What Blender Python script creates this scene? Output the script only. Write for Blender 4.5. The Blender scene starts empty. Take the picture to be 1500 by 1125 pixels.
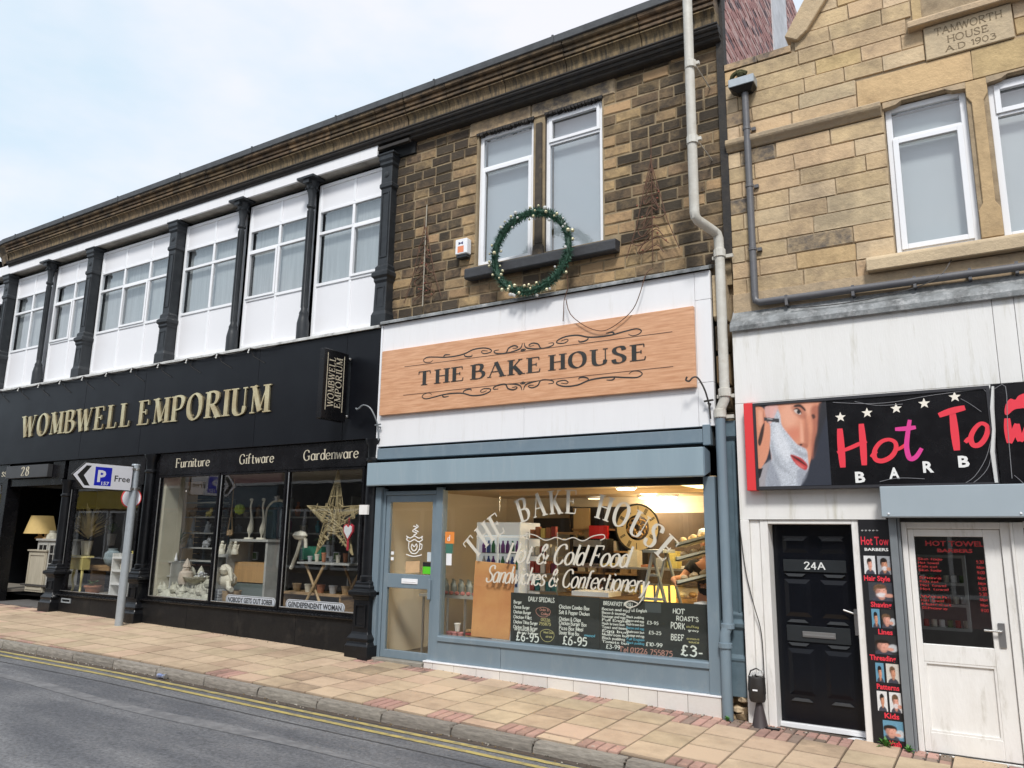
import bpy, bmesh, math, random
import numpy as np
from mathutils import Vector, Matrix
random.seed(7)
R = math.radians
scene = bpy.context.scene
col = scene.collection

# ------------------------------------------------------------------ camera
CAM_Y, CAM_Z, F_PX = -8.75, 1.925, 1129.0
yaw, pitch, roll = R(31.89), R(11.23), R(.836)
fwd = Vector((-math.sin(yaw)*math.cos(pitch), math.cos(yaw)*math.cos(pitch), math.sin(pitch)))
rgt0 = Vector((math.cos(yaw), math.sin(yaw), 0)); up0 = rgt0.cross(fwd)
rgt = math.cos(roll)*rgt0 + math.sin(roll)*up0
upv = -math.sin(roll)*rgt0 + math.cos(roll)*up0
cam_d = bpy.data.cameras.new('camera'); cam = bpy.data.objects.new('camera', cam_d); col.objects.link(cam)
cam_d.sensor_fit = 'HORIZONTAL'; cam_d.sensor_width = 36; cam_d.lens = 36*F_PX/1500
cam_d.clip_start = .05; cam_d.clip_end = 900
m = Matrix((rgt, upv, -fwd)).transposed().to_4x4(); m.translation = (0, CAM_Y, CAM_Z)
cam.matrix_world = m
scene.camera = cam

def W(px, py, Y):
    "metric x, z of a picture point on the real vertical plane y = Y"
    d = fwd*F_PX + rgt*(px-750) - upv*(py-562.5)
    t = (Y-CAM_Y)/d.y
    return d.x*t, CAM_Z + d.z*t

# ------------------------------------------------------------------ world, sun, exposure
SUN_EL, SUN_AZ = R(50), R(154)
world = bpy.data.worlds.new('World'); scene.world = world; world.use_nodes = True
nt = world.node_tree; nt.nodes.clear()
def N(nt, t, **kw):
    n = nt.nodes.new(t)
    for k, v in kw.items(): setattr(n, k, v)
    return n
out = N(nt, 'ShaderNodeOutputWorld'); bg = N(nt, 'ShaderNodeBackground'); bg.inputs[1].default_value = .1
sky = N(nt, 'ShaderNodeTexSky', sky_type='NISHITA'); sky.sun_disc = False
sky.sun_elevation = SUN_EL; sky.sun_rotation = SUN_AZ; sky.dust_density = 2
tc = N(nt, 'ShaderNodeTexCoord'); mp = N(nt, 'ShaderNodeMapping'); mp.inputs['Scale'].default_value = (1, 1, 2.2)
nz = N(nt, 'ShaderNodeTexNoise'); nz.inputs['Scale'].default_value = 1.6; nz.inputs['Detail'].default_value = 6; nz.inputs['Roughness'].default_value = .55
cr = N(nt, 'ShaderNodeValToRGB')
cr.color_ramp.elements[0].position = .42; cr.color_ramp.elements[0].color = (3.5, 4.2, 4.75, 1)
cr.color_ramp.elements[1].position = .6; cr.color_ramp.elements[1].color = (4.75, 4.75, 5.05, 1)
mx = N(nt, 'ShaderNodeMix', data_type='RGBA'); mx.inputs[0].default_value = .9
nt.links.new(tc.outputs['Generated'], mp.inputs[0]); nt.links.new(mp.outputs[0], nz.inputs[0])
nt.links.new(nz.outputs[0], cr.inputs[0]); nt.links.new(sky.outputs[0], mx.inputs[6]); nt.links.new(cr.outputs[0], mx.inputs[7])
nt.links.new(mx.outputs[2], bg.inputs[0]); nt.links.new(bg.outputs[0], out.inputs[0])
sd = bpy.data.lights.new('sun', 'SUN'); sd.energy = 1.5; sd.angle = R(11); sd.color = (1, .97, .93)
sun = bpy.data.objects.new('sun', sd); col.objects.link(sun)
sdir = Vector((math.sin(SUN_AZ)*math.cos(SUN_EL), math.cos(SUN_AZ)*math.cos(SUN_EL), math.sin(SUN_EL)))
sun.rotation_euler = sdir.to_track_quat('Z', 'Y').to_euler(); sun.location = (0, -20, 30)
scene.view_settings.view_transform = 'Standard'; scene.view_settings.look = 'None'
scene.view_settings.gamma = 1; scene.view_settings.use_curve_mapping = False
scene.view_settings.exposure = 1.1
scene.cycles.max_bounces = 8; scene.cycles.transparent_max_bounces = 16; scene.cycles.caustics_reflective = False
scene.cycles.caustics_refractive = False; scene.cycles.use_denoising = True

# ------------------------------------------------------------------ materials
MATS = {}
def mat(name, c, rough=.6, metal=0, var=0, vs=6, dark=None, bump=0, bs=40, rnd=0, stretch=None, spec=.5, dirt=0, dc=(.05,.045,.035), ds=3, emit=0, thr=.5, sh=0):
    """procedural surface: base colour, large noise towards `dark`, per-object variation, dirt patches, fine bump"""
    if name in MATS: return MATS[name]
    m = bpy.data.materials.new(name); m.use_nodes = True; nt = m.node_tree; b = nt.nodes['Principled BSDF']
    L = nt.links.new
    b.inputs['Roughness'].default_value = rough; b.inputs['Metallic'].default_value = metal
    b.inputs['Specular IOR Level'].default_value = spec
    tc = N(nt, 'ShaderNodeTexCoord'); vec = tc.outputs['Object']
    if stretch:
        mp = N(nt, 'ShaderNodeMapping'); mp.inputs['Scale'].default_value = stretch; L(vec, mp.inputs[0]); vec = mp.outputs[0]
    if rnd or True:
        oi = N(nt, 'ShaderNodeObjectInfo')
    if rnd:
        va = N(nt, 'ShaderNodeVectorMath', operation='MULTIPLY_ADD'); va.inputs[1].default_value = (37, 37, 37)
        cx = N(nt, 'ShaderNodeCombineXYZ'); L(oi.outputs['Random'], cx.inputs[0]); L(oi.outputs['Random'], cx.inputs[2])
        L(cx.outputs[0], va.inputs[0]); L(vec, va.inputs[2]); vec = va.outputs[0]
    def mixc(fac, a, bb):
        x = N(nt, 'ShaderNodeMix', data_type='RGBA')
        for s, i in ((fac, 0), (a, 6), (bb, 7)):
            if hasattr(s, 'is_linked'): L(s, x.inputs[i])
            elif i == 0: x.inputs[0].default_value = s
            else: x.inputs[i].default_value = (*s, 1)
        return x.outputs[2]
    cur = c
    if var:
        n = N(nt, 'ShaderNodeTexNoise'); n.inputs['Scale'].default_value = vs; n.inputs['Detail'].default_value = 5; n.inputs['Roughness'].default_value = .65
        L(vec, n.inputs[0])
        mr = N(nt, 'ShaderNodeMapRange'); mr.inputs[1].default_value = .35; mr.inputs[2].default_value = .68; mr.inputs[4].default_value = var
        L(n.outputs[0], mr.inputs[0])
        cur = mixc(mr.outputs[0], cur, dark or tuple(x*.55 for x in c))
    if rnd:
        mr = N(nt, 'ShaderNodeMapRange'); mr.inputs[3].default_value = 1-rnd; mr.inputs[4].default_value = 1+rnd*.7; L(oi.outputs['Random'], mr.inputs[0])
        hs = N(nt, 'ShaderNodeHueSaturation'); L(mr.outputs[0], hs.inputs['Value'])
        mr2 = N(nt, 'ShaderNodeMath', operation='MULTIPLY_ADD'); mr2.inputs[1].default_value = .012; mr2.inputs[2].default_value = .492
        fr = N(nt, 'ShaderNodeMath', operation='FRACT'); ml = N(nt, 'ShaderNodeMath', operation='MULTIPLY'); ml.inputs[1].default_value = 13.7
        L(oi.outputs['Random'], ml.inputs[0]); L(ml.outputs[0], fr.inputs[0]); L(fr.outputs[0], mr2.inputs[0]); L(mr2.outputs[0], hs.inputs['Hue'])
        if hasattr(cur, 'is_linked'): L(cur, hs.inputs['Color'])
        else: hs.inputs['Color'].default_value = (*cur, 1)
        cur = hs.outputs[0]
    if dirt:
        n = N(nt, 'ShaderNodeTexNoise'); n.inputs['Scale'].default_value = ds; n.inputs['Detail'].default_value = 8; n.inputs['Roughness'].default_value = .7
        L(vec, n.inputs[0])
        mr = N(nt, 'ShaderNodeMapRange'); mr.inputs[1].default_value = thr; mr.inputs[2].default_value = thr+.22; mr.inputs[4].default_value = dirt
        L(n.outputs[0], mr.inputs[0]); cur = mixc(mr.outputs[0], cur, dc)
    if hasattr(cur, 'is_linked'): L(cur, b.inputs['Base Color'])
    else: b.inputs['Base Color'].default_value = (*c, 1)
    if bump:
        n = N(nt, 'ShaderNodeTexNoise'); n.inputs['Scale'].default_value = bs; n.inputs['Detail'].default_value = 6
        L(vec, n.inputs[0]); bp = N(nt, 'ShaderNodeBump'); bp.inputs['Strength'].default_value = bump; bp.inputs['Distance'].default_value = .01
        L(n.outputs[0], bp.inputs['Height']); L(bp.outputs[0], b.inputs['Normal'])
        rr = N(nt, 'ShaderNodeMapRange'); rr.inputs[3].default_value = max(0, rough-.08); rr.inputs[4].default_value = min(1, rough+.12)
        L(n.outputs[0], rr.inputs[0]); L(rr.outputs[0], b.inputs['Roughness'])
    if emit:
        b.inputs['Emission Color'].default_value = (*c, 1); b.inputs['Emission Strength'].default_value = emit
    MATS[name] = m
    return m

def glass(name, tint, refl=.06, tr=1.0, wav=0):
    if name in MATS: return MATS[name]
    m = bpy.data.materials.new(name); m.use_nodes = True; nt = m.node_tree; nt.nodes.clear(); L = nt.links.new
    o = N(nt, 'ShaderNodeOutputMaterial'); t = N(nt, 'ShaderNodeBsdfTransparent'); t.inputs[0].default_value = (*tint, 1)
    g = N(nt, 'ShaderNodeBsdfGlossy'); g.inputs['Roughness'].default_value = .012
    fr = N(nt, 'ShaderNodeFresnel'); fr.inputs[0].default_value = 1.5
    ad = N(nt, 'ShaderNodeMath', operation='ADD'); ad.inputs[1].default_value = refl; ad.use_clamp = True
    ge = N(nt, 'ShaderNodeNewGeometry'); iv = N(nt, 'ShaderNodeMath', operation='SUBTRACT'); iv.inputs[0].default_value = 1; L(ge.outputs['Backfacing'], iv.inputs[1]); mm = N(nt, 'ShaderNodeMath', operation='MULTIPLY')
    mx = N(nt, 'ShaderNodeMixShader'); L(fr.outputs[0], ad.inputs[0]); L(ad.outputs[0], mm.inputs[0]); L(iv.outputs[0], mm.inputs[1]); L(mm.outputs[0], mx.inputs[0]); L(t.outputs[0], mx.inputs[1]); L(g.outputs[0], mx.inputs[2])
    if wav:
        tcn = N(nt, 'ShaderNodeTexCoord'); n = N(nt, 'ShaderNodeTexNoise'); n.inputs['Scale'].default_value = 1.3
        L(tcn.outputs['Object'], n.inputs[0]); bp = N(nt, 'ShaderNodeBump'); bp.inputs['Strength'].default_value = wav; bp.inputs['Distance'].default_value = .02
        L(n.outputs[0], bp.inputs['Height']); L(bp.outputs[0], g.inputs['Normal'])
    L(mx.outputs[0], o.inputs[0]); MATS[name] = m
    return m

def block_mat(name, light, dark, bias, edge, eamt=.6, rnd=.15, fine=30, big=1.7, soft=.16, axes='XZ', bump=.7, streak=None):
    "stone with stains that run across neighbouring blocks (world noise), own tone per block and softened, mortar smeared edges"
    m = bpy.data.materials.new(name); m.use_nodes = True; nt = m.node_tree; b = nt.nodes['Principled BSDF']; L = nt.links.new
    ge = N(nt, 'ShaderNodeNewGeometry'); tc = N(nt, 'ShaderNodeTexCoord'); oi = N(nt, 'ShaderNodeObjectInfo'); sx = N(nt, 'ShaderNodeSeparateXYZ'); L(tc.outputs['Object'], sx.inputs[0])
    def math_(op, a, b_=None, c=None, clamp=False):
        n = N(nt, 'ShaderNodeMath', operation=op); n.use_clamp = clamp
        for i, v in enumerate((a, b_, c)):
            if v is None: continue
            if hasattr(v, 'is_linked'): L(v, n.inputs[i])
            else: n.inputs[i].default_value = v
        return n.outputs[0]
    def noise(sc, det=5, vec=None, rough=.6):
        n = N(nt, 'ShaderNodeTexNoise'); n.inputs['Scale'].default_value = sc; n.inputs['Detail'].default_value = det; n.inputs['Roughness'].default_value = rough; L(vec or ge.outputs['Position'], n.inputs[0]); return n.outputs[0]
    def mix(f, a, c):
        x = N(nt, 'ShaderNodeMix', data_type='RGBA'); L(f, x.inputs[0])
        for v, i in ((a, 6), (c, 7)):
            if hasattr(v, 'is_linked'): L(v, x.inputs[i])
            else: x.inputs[i].default_value = (*v, 1)
        return x.outputs[2]
    nb_ = noise(big, 6); nf = noise(fine, 6, rough=.7); nm = noise(big*4.5, 4)
    f = math_('MULTIPLY_ADD', nb_, 2.6, bias-1.3); f = math_('MULTIPLY_ADD', nm, 1.3, math_('SUBTRACT', f, .65)); f = math_('MULTIPLY_ADD', oi.outputs['Random'], .5, math_('SUBTRACT', f, .25)); f = math_('MULTIPLY_ADD', nf, .7, math_('SUBTRACT', f, .35), clamp=True)
    c = mix(f, light, dark)
    hs = N(nt, 'ShaderNodeHueSaturation'); fr = math_('FRACT', math_('MULTIPLY', oi.outputs['Random'], 17.3)); L(math_('MULTIPLY_ADD', fr, 2*rnd, 1-rnd), hs.inputs['Value']); L(math_('MULTIPLY_ADD', oi.outputs['Random'], .014, .493), hs.inputs['Hue']); L(c, hs.inputs['Color']); c = hs.outputs[0]
    def edge_(o):   # 0 at the block's edge, 1 inside
        e = math_('SUBTRACT', 1, math_('ABSOLUTE', math_('MULTIPLY_ADD', o, 2, -1))); return e
    ex = math_('DIVIDE', edge_(sx.outputs[axes[0]]), soft*.7); ez = math_('DIVIDE', edge_(sx.outputs[axes[1]]), soft*1.6)
    e = math_('MINIMUM', ex, ez); e = math_('ADD', e, math_('MULTIPLY_ADD', nm, 1.6, -.8)); e = math_('SUBTRACT', 1, e, clamp=True); e = math_('MULTIPLY', e, eamt)
    c = mix(e, c, edge)
    L(c, b.inputs['Base Color']); b.inputs['Roughness'].default_value = .9; b.inputs['Specular IOR Level'].default_value = .3
    bp = N(nt, 'ShaderNodeBump'); bp.inputs['Strength'].default_value = bump; bp.inputs['Distance'].default_value = .012; L(math_('ADD', nf, math_('MULTIPLY', noise(fine*.3, 3), 1.5)), bp.inputs['Height']); L(bp.outputs[0], b.inputs['Normal'])
    MATS[name] = m
SOOT = (.05, .04, .03)
block_mat('stone_dark', (.23, .16, .09), (.06, .047, .034), .98, (.25, .18, .105), .6, rnd=.2)
block_mat('stone_mid', (.29, .20, .11), (.07, .053, .038), .72, (.29, .205, .12), .6, rnd=.18)
block_mat('stone_tan', (.42, .285, .15), (.12, .088, .06), .32, (.42, .31, .18), .4, rnd=.16)
block_mat('stone_gold', (.61, .45, .265), (.34, .25, .16), .40, (.55, .43, .29), .5, rnd=.05, fine=26)
block_mat('stone_gold_plain', (.60, .43, .23), (.34, .24, .13), .3, (.5, .37, .22), .3, rnd=.06, fine=22)
block_mat('stone_pale', (.64, .49, .31), (.36, .28, .19), .36, (.56, .45, .31), .5, rnd=.05, fine=26)
block_mat('stone_smoked', (.52, .375, .22), (.11, .095, .085), .55, (.50, .39, .26), .6, rnd=.08, fine=26, big=2.6)
DIRTJ = (.17, .13, .095)
block_mat('slab_buff', (.54, .415, .285), (.36, .27, .185), .3, DIRTJ, .5, rnd=.07, fine=60, big=1.3, soft=.05, axes='XY', bump=.4)
block_mat('slab_pink', (.54, .395, .28), (.37, .26, .185), .3, DIRTJ, .5, rnd=.07, fine=60, big=1.3, soft=.05, axes='XY', bump=.4)
block_mat('slab_stained', (.51, .375, .255), (.26, .195, .135), .55, DIRTJ, .6, rnd=.08, fine=60, big=1.6, soft=.06, axes='XY', bump=.4)
block_mat('brick_red', (.46, .28, .225), (.28, .175, .145), .35, DIRTJ, .5, rnd=.16, fine=50, big=2, soft=.1, axes='XY', bump=.4)
block_mat('brick_brown', (.29, .21, .17), (.17, .13, .10), .4, DIRTJ, .5, rnd=.16, fine=50, big=2, soft=.1, axes='XY', bump=.4)
mat('mortar_light', (.33, .255, .155), .95, var=.8, vs=5, dark=(.19, .145, .09), bump=.5, bs=60)
mat('mortar_dark', (.40, .31, .20), .95, var=.8, vs=7, dark=(.20, .15, .095), bump=.5, bs=60)
mat('cornice_stone', (.25, .175, .10), .9, var=1, vs=5, dark=(.04, .034, .028), bump=.8, bs=24, rnd=.25, dirt=.9, dc=(.033, .03, .026), ds=3, thr=.5)
mat('streaked_stone', (.27, .19, .10), .9, var=1, vs=5, dark=(.045, .038, .03), bump=.6, bs=22, rnd=.15, stretch=(5, 1, .9), dirt=.7, dc=(.04, .035, .028), ds=4.5, thr=.5)
mat('soot_black', (.022, .021, .021), .8, var=.6, vs=8, dark=(.055, .045, .035), bump=.6, bs=30)
mat('lead', (.075, .08, .085), .6, var=.8, vs=5, dark=(.04, .042, .045), bump=.5, bs=18)
mat('lead_pale', (.27, .285, .29), .55, var=1, vs=5, dark=(.09, .095, .095), bump=.6, bs=22, dirt=.5, dc=(.6, .6, .6), ds=9)
mat('white_board', (.80, .80, .81), .45, var=.25, vs=1.5, dark=(.70, .70, .71), bump=.1, bs=8, stretch=(3, 1, .35), dirt=.4, dc=(.52, .49, .42), ds=2.5, thr=.54)
mat('upvc', (.82, .83, .85), .32, var=.15, vs=3, dark=(.72, .73, .74), dirt=.12, dc=(.5, .48, .42), ds=7, thr=.6)
mat('white_panel', (.77, .77, .79), .35, var=.2, vs=2, dark=(.75, .755, .77), dirt=.1, dc=(.55, .53, .5), ds=3, thr=.58)
mat('render_white', (.79, .785, .765), .75, var=.5, vs=1.6, dark=(.70, .685, .65), bump=.3, bs=30, stretch=(2.6, 1, .3), dirt=.75, dc=(.42, .39, .28), ds=2.6, thr=.55)
mat('timber_white', (.80, .79, .765), .6, var=.5, vs=4, dark=(.69, .67, .63), bump=.25, bs=30, stretch=(2, 2, .5), dirt=.65, dc=(.42, .39, .32), ds=5, thr=.55)
mat('iron_black', (.006, .0065, .008), .3, spec=.35, var=.6, vs=5, dark=(.012, .013, .015), bump=.3, bs=20)
mat('iron_grey', (.030, .034, .038), .42, spec=.35, var=.7, vs=6, dark=(.013, .015, .018), bump=.3, bs=18, dirt=.3, dc=(.2, .19, .17), ds=8, thr=.6)
mat('gloss_black', (.004, .004, .005), .24, spec=.3, var=.5, vs=3, dark=(.015, .015, .017), bump=.08, bs=6)
mat('fascia_black', (.005, .0055, .008), .34,  var=.6, vs=1.2, dark=(.010, .012, .015), bump=.15, bs=2, spec=.2, dirt=.25, dc=(.03, .03, .03), ds=2, thr=.6)
mat('board_black', (.006, .006, .007), .5, spec=.3, var=.5, vs=3, dark=(.018, .017, .016), bump=.2, bs=20, dirt=.6, dc=(.05, .044, .038), ds=2.5, thr=.55)
mat('metal_letter', (.80, .72, .46), .28, metal=.7, var=.9, vs=2.6, dark=(.50, .36, .18))
mat('cream_letter', (.55, .5, .38), .5)
mat('blue_grey', (.175, .232, .275), .42, var=.45, vs=2.2, dark=(.14, .19, .228), bump=.15, bs=12, stretch=(1.5, 1.5, .6), dirt=.45, dc=(.27, .31, .33), ds=4, thr=.53)
mat('blue_grey_box', (.28, .365, .415), .4, var=.5, vs=1.3, dark=(.23, .305, .355), stretch=(3, 1, .3), bump=.06, bs=5, dirt=.35, dc=(.42, .46, .48), ds=3, thr=.54)
mat('blue_iron', (.115, .17, .205), .42, var=.6, vs=5, dark=(.07, .105, .13), bump=.3, bs=20, dirt=.3, dc=(.2, .25, .28), ds=7, thr=.56)
mat('gap_black', (.008, .009, .01), .8)
mat('grey_post', (.2, .22, .235), .45, var=.3, vs=4)
mat('shutter_grey', (.36, .42, .46), .4, var=.4, vs=1.4, dark=(.3, .355, .39), bump=.06, bs=5)
mat('tile_white', (.70, .68, .645), .25, var=.35, vs=8, dark=(.6, .57, .52), rnd=.06, dirt=.35, dc=(.3, .26, .2), ds=6, thr=.58)
mat('grout', (.33, .3, .25), .9, var=.5, vs=20)
mat('joint_earth', (.10, .075, .058), .95, var=.8, vs=18, dark=(.05, .04, .032), bump=.6, bs=90)
mat('kerb_stone', (.34, .31, .265), .85, var=.9, vs=8, dark=(.155, .14, .12), bump=.6, bs=40, rnd=.2, dirt=.4, dc=(.11, .1, .07), ds=5, thr=.53)
mat('gutter_stone', (.42, .38, .34), .85, var=.9, vs=9, dark=(.13, .12, .11), bump=.6, bs=40, rnd=.2, dirt=.6, dc=(.08, .075, .07), ds=6, thr=.5)
mat('yellow_paint', (.46, .37, .12), .75, var=.8, vs=10, dark=(.33, .27, .11), bump=.3, bs=90, dirt=.85, dc=(.13, .12, .10), ds=9, thr=.46)
mat('wood_sign', (.72, .415, .245), .42, var=1, vs=3.2, dark=(.52, .25, .125), stretch=(.8, 1, 12), bump=.15, bs=30, dirt=.5, dc=(.46, .21, .11), ds=2.2, thr=.52)
mat('sign_ink', (.022, .022, .02), .42, var=.6, vs=3, dark=(.05, .05, .045))
mat('galvanised', (.42, .46, .49), .4, metal=.35, var=.5, vs=14, dark=(.33, .37, .4), bump=.2, bs=25)
mat('white_pipe', (.60, .585, .53), .5, var=.6, vs=7, dark=(.43, .40, .34), bump=.3, bs=25, dirt=.4, dc=(.3, .22, .12), ds=6, thr=.56)
mat('grey_pipe', (.105, .105, .115), .4, var=.5, vs=5, dark=(.15, .145, .14), bump=.2, bs=20)
glass('shop_glass', (.98, .99, .99), .10, wav=.04)
glass('bakery_glass', (.97, .97, .95), .015, wav=.03)
glass('upper_glass', (.92, .94, .95), .20, wav=.25)
mat('blind', (.60, .61, .60), .8, var=.6, vs=4, dark=(.38, .39, .39), stretch=(6, 1, .3))  # stretched noise paints the shade of vertical curtain folds
mat('blind_light', (.70, .72, .71), .8, var=.35, vs=1.5, dark=(.60, .62, .62))
mat('blind_dim', (.60, .63, .65), .8, var=.35, vs=1.5, dark=(.50, .54, .57))
mat('vinyl', (.60, .57, .49), .5)
mat('leaf', (.05, .12, .035), .6, var=.7, vs=20, dark=(.025, .07, .02), rnd=.2)
mat('leaf_pale', (.16, .24, .09), .6, var=.7, vs=20, dark=(.07, .13, .04), rnd=.2)
mat('garland', (.02, .075, .042), .6, var=.8, vs=25, dark=(.01, .035, .022))
mat('garland_tip', (.06, .18, .12), .55, var=.6, vs=25, dark=(.02, .09, .05))
mat('bauble', (.62, .58, .38), .25, metal=.4)
mat('terracotta', (.45, .19, .10), .8, var=.5, vs=8)
mat('twig', (.46, .37, .20), .8, var=.7, vs=12, dark=(.26, .2, .1))
mat('rust', (.15, .075, .045), .85, var=.7, vs=12, dark=(.05, .03, .022))
mat('wire_dark', (.035, .032, .03), .6)
mat('steel', (.55, .55, .54), .3, metal=.9)

# ------------------------------------------------------------------ mesh helpers
class MB:
    def __init__(s): s.v = []; s.f = []; s.m = []
    def add(s, vs, fs, mi=0):
        n = len(s.v); s.v += [tuple(v) for v in vs]; s.f += [tuple(n+i for i in f) for f in fs]; s.m += [mi]*len(fs); return s
    def box(s, x0, x1, y0, y1, z0, z1, mi=0):
        return s.add([(x, y, z) for z in (z0, z1) for y in (y0, y1) for x in (x0, x1)],
                     [(0, 2, 3, 1), (4, 5, 7, 6), (0, 1, 5, 4), (2, 6, 7, 3), (0, 4, 6, 2), (1, 3, 7, 5)], mi)
    def prism(s, pts, y0, y1, mi=0):
        n = len(pts)
        return s.add([(p[0], y0, p[1]) for p in pts]+[(p[0], y1, p[1]) for p in pts],
                     [tuple(range(n)), tuple(range(2*n-1, n-1, -1))]+[(i, i+n, (i+1) % n+n, (i+1) % n) for i in range(n)], mi)
    def xprism(s, pts, x0, x1, mi=0):
        n = len(pts)
        return s.add([(x0, p[0], p[1]) for p in pts]+[(x1, p[0], p[1]) for p in pts],
                     [tuple(range(n)), tuple(range(2*n-1, n-1, -1))]+[(i, i+n, (i+1) % n+n, (i+1) % n) for i in range(n)], mi)
    def zprism(s, pts, z0, z1, mi=0):
        n = len(pts)
        return s.add([(p[0], p[1], z0) for p in pts]+[(p[0], p[1], z1) for p in pts],
                     [tuple(range(n)), tuple(range(2*n-1, n-1, -1))]+[(i, i+n, (i+1) % n+n, (i+1) % n) for i in range(n)], mi)
    def tube(s, path, r, n=8, mi=0, close=False):
        P = [Vector(p) for p in path]; k = len(P); base = len(s.v); rs = r if isinstance(r, (list, tuple)) else [r]*k
        up = None
        for i, p in enumerate(P):
            if close: t = P[(i+1) % k]-P[i-1]
            else: t = P[min(i+1, k-1)]-P[max(i-1, 0)]
            if t.length < 1e-9: t = Vector((0, 0, 1))
            t.normalize()
            if up is None: up = t.orthogonal().normalized()
            else:
                up = up-t*up.dot(t)
                up = up.normalized() if up.length > 1e-6 else t.orthogonal().normalized()
            b = t.cross(up)
            for j in range(n):
                a = 2*math.pi*j/n; s.v.append(tuple(p+(up*math.cos(a)+b*math.sin(a))*rs[i]))
        for i in range(k if close else k-1):
            for j in range(n):
                a0 = base+i*n; a1 = base+((i+1) % k)*n
                s.f.append((a0+j, a0+(j+1) % n, a1+(j+1) % n, a1+j)); s.m.append(mi)
        if not close:
            s.f.append(tuple(base+j for j in range(n))); s.f.append(tuple(base+(k-1)*n+j for j in reversed(range(n)))); s.m += [mi, mi]
        return s
    def lathe(s, prof, cx, cy, n=12, mi=0, cz=0):
        base = len(s.v); k = len(prof)
        for r, z in prof:
            for j in range(n):
                a = 2*math.pi*(j+.5)/n; s.v.append((cx+r*math.cos(a), cy+r*math.sin(a), cz+z))
        for i in range(k-1):
            for j in range(n):
                s.f.append((base+i*n+j, base+i*n+(j+1) % n, base+(i+1)*n+(j+1) % n, base+(i+1)*n+j)); s.m.append(mi)
        s.f.append(tuple(base+j for j in reversed(range(n)))); s.f.append(tuple(base+(k-1)*n+j for j in range(n))); s.m += [mi, mi]
        return s
    def ball(s, c, r, n=8, mi=0, sc=(1, 1, 1)):
        base = len(s.v); k = max(3, n//2)
        s.v.append((c[0], c[1], c[2]+r*sc[2]))
        for i in range(1, k):
            a = math.pi*i/k
            for j in range(n):
                b = 2*math.pi*j/n; s.v.append((c[0]+r*sc[0]*math.sin(a)*math.cos(b), c[1]+r*sc[1]*math.sin(a)*math.sin(b), c[2]+r*sc[2]*math.cos(a)))
        s.v.append((c[0], c[1], c[2]-r*sc[2])); e = len(s.v)-1
        for j in range(n):
            s.f.append((base, base+1+j, base+1+(j+1) % n)); s.m.append(mi)
            for i in range(k-2):
                q = base+1+i*n; s.f.append((q+j, q+n+j, q+n+(j+1) % n, q+(j+1) % n)); s.m.append(mi)
            q = base+1+(k-2)*n; s.f.append((q+j, e, q+(j+1) % n)); s.m.append(mi)
        return s
    def quadstack(s, cx, cy, prof, mi=0):
        "square moulded post: prof = [(half width x, half depth y, z)]"
        base = len(s.v); k = len(prof)
        for hx, hy, z in prof:
            s.v += [(cx-hx, cy-hy, z), (cx+hx, cy-hy, z), (cx+hx, cy+hy, z), (cx-hx, cy+hy, z)]
        for i in range(k-1):
            for j in range(4):
                s.f.append((base+i*4+j, base+i*4+(j+1) % 4, base+i*4+4+(j+1) % 4, base+i*4+4+j)); s.m.append(mi)
        s.f += [tuple(base+j for j in (3, 2, 1, 0)), tuple(base+(k-1)*4+j for j in range(4))]; s.m += [mi, mi]
        return s
    def build(s, name, mats, parent=None, label=None, smooth=False, bevel=0, kind=None):
        me = bpy.data.meshes.new(name)
        off = Vector((0, 0, 0))
        p = parent
        while p is not None: off += p.location; p = p.parent
        me.from_pydata([(v[0]-off.x, v[1]-off.y, v[2]-off.z) for v in s.v], [], s.f)
        if not isinstance(mats, (list, tuple)): mats = [mats]
        for k in mats: me.materials.append(MATS[k] if isinstance(k, str) else k)
        me.polygons.foreach_set('material_index', s.m)
        bm = bmesh.new(); bm.from_mesh(me); bmesh.ops.recalc_face_normals(bm, faces=bm.faces); bm.to_mesh(me); bm.free()
        if smooth: me.polygons.foreach_set('use_smooth', [True]*len(me.polygons)); me.set_sharp_from_angle(angle=R(38))
        me.update()
        o = bpy.data.objects.new(name, me); col.objects.link(o); o.parent = parent
        if bevel:
            b = o.modifiers.new('bevel', 'BEVEL'); b.width = bevel; b.segments = 1; b.limit_method = 'ANGLE'; b.angle_limit = R(40)
        if label: o['label'] = label
        if kind: o['kind'] = kind
        return o
def thing(name, label, cat, loc=(0, 0, 0), group=None):
    o = bpy.data.objects.new(name, None); o.location = loc; o.empty_display_size = .1; col.objects.link(o)
    o['label'] = label; o['category'] = cat
    if group: o['group'] = group
    return o
def tag(o, label, cat, group=None):
    o['label'] = label; o['category'] = cat
    if group: o['group'] = group
    return o
def solo(mb, name, mats, label, cat, group=None, **kw):
    "a thing that is one mesh: origin moved to its base"
    xs = [v[0] for v in mb.v]; ys = [v[1] for v in mb.v]; z0 = min(v[2] for v in mb.v)
    c = Vector(((min(xs)+max(xs))/2, (min(ys)+max(ys))/2, z0))
    mb.v = [(v[0]-c.x, v[1]-c.y, v[2]-c.z) for v in mb.v]
    o = mb.build(name, mats, **kw); o.location = c
    return tag(o, label, cat, group)
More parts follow.
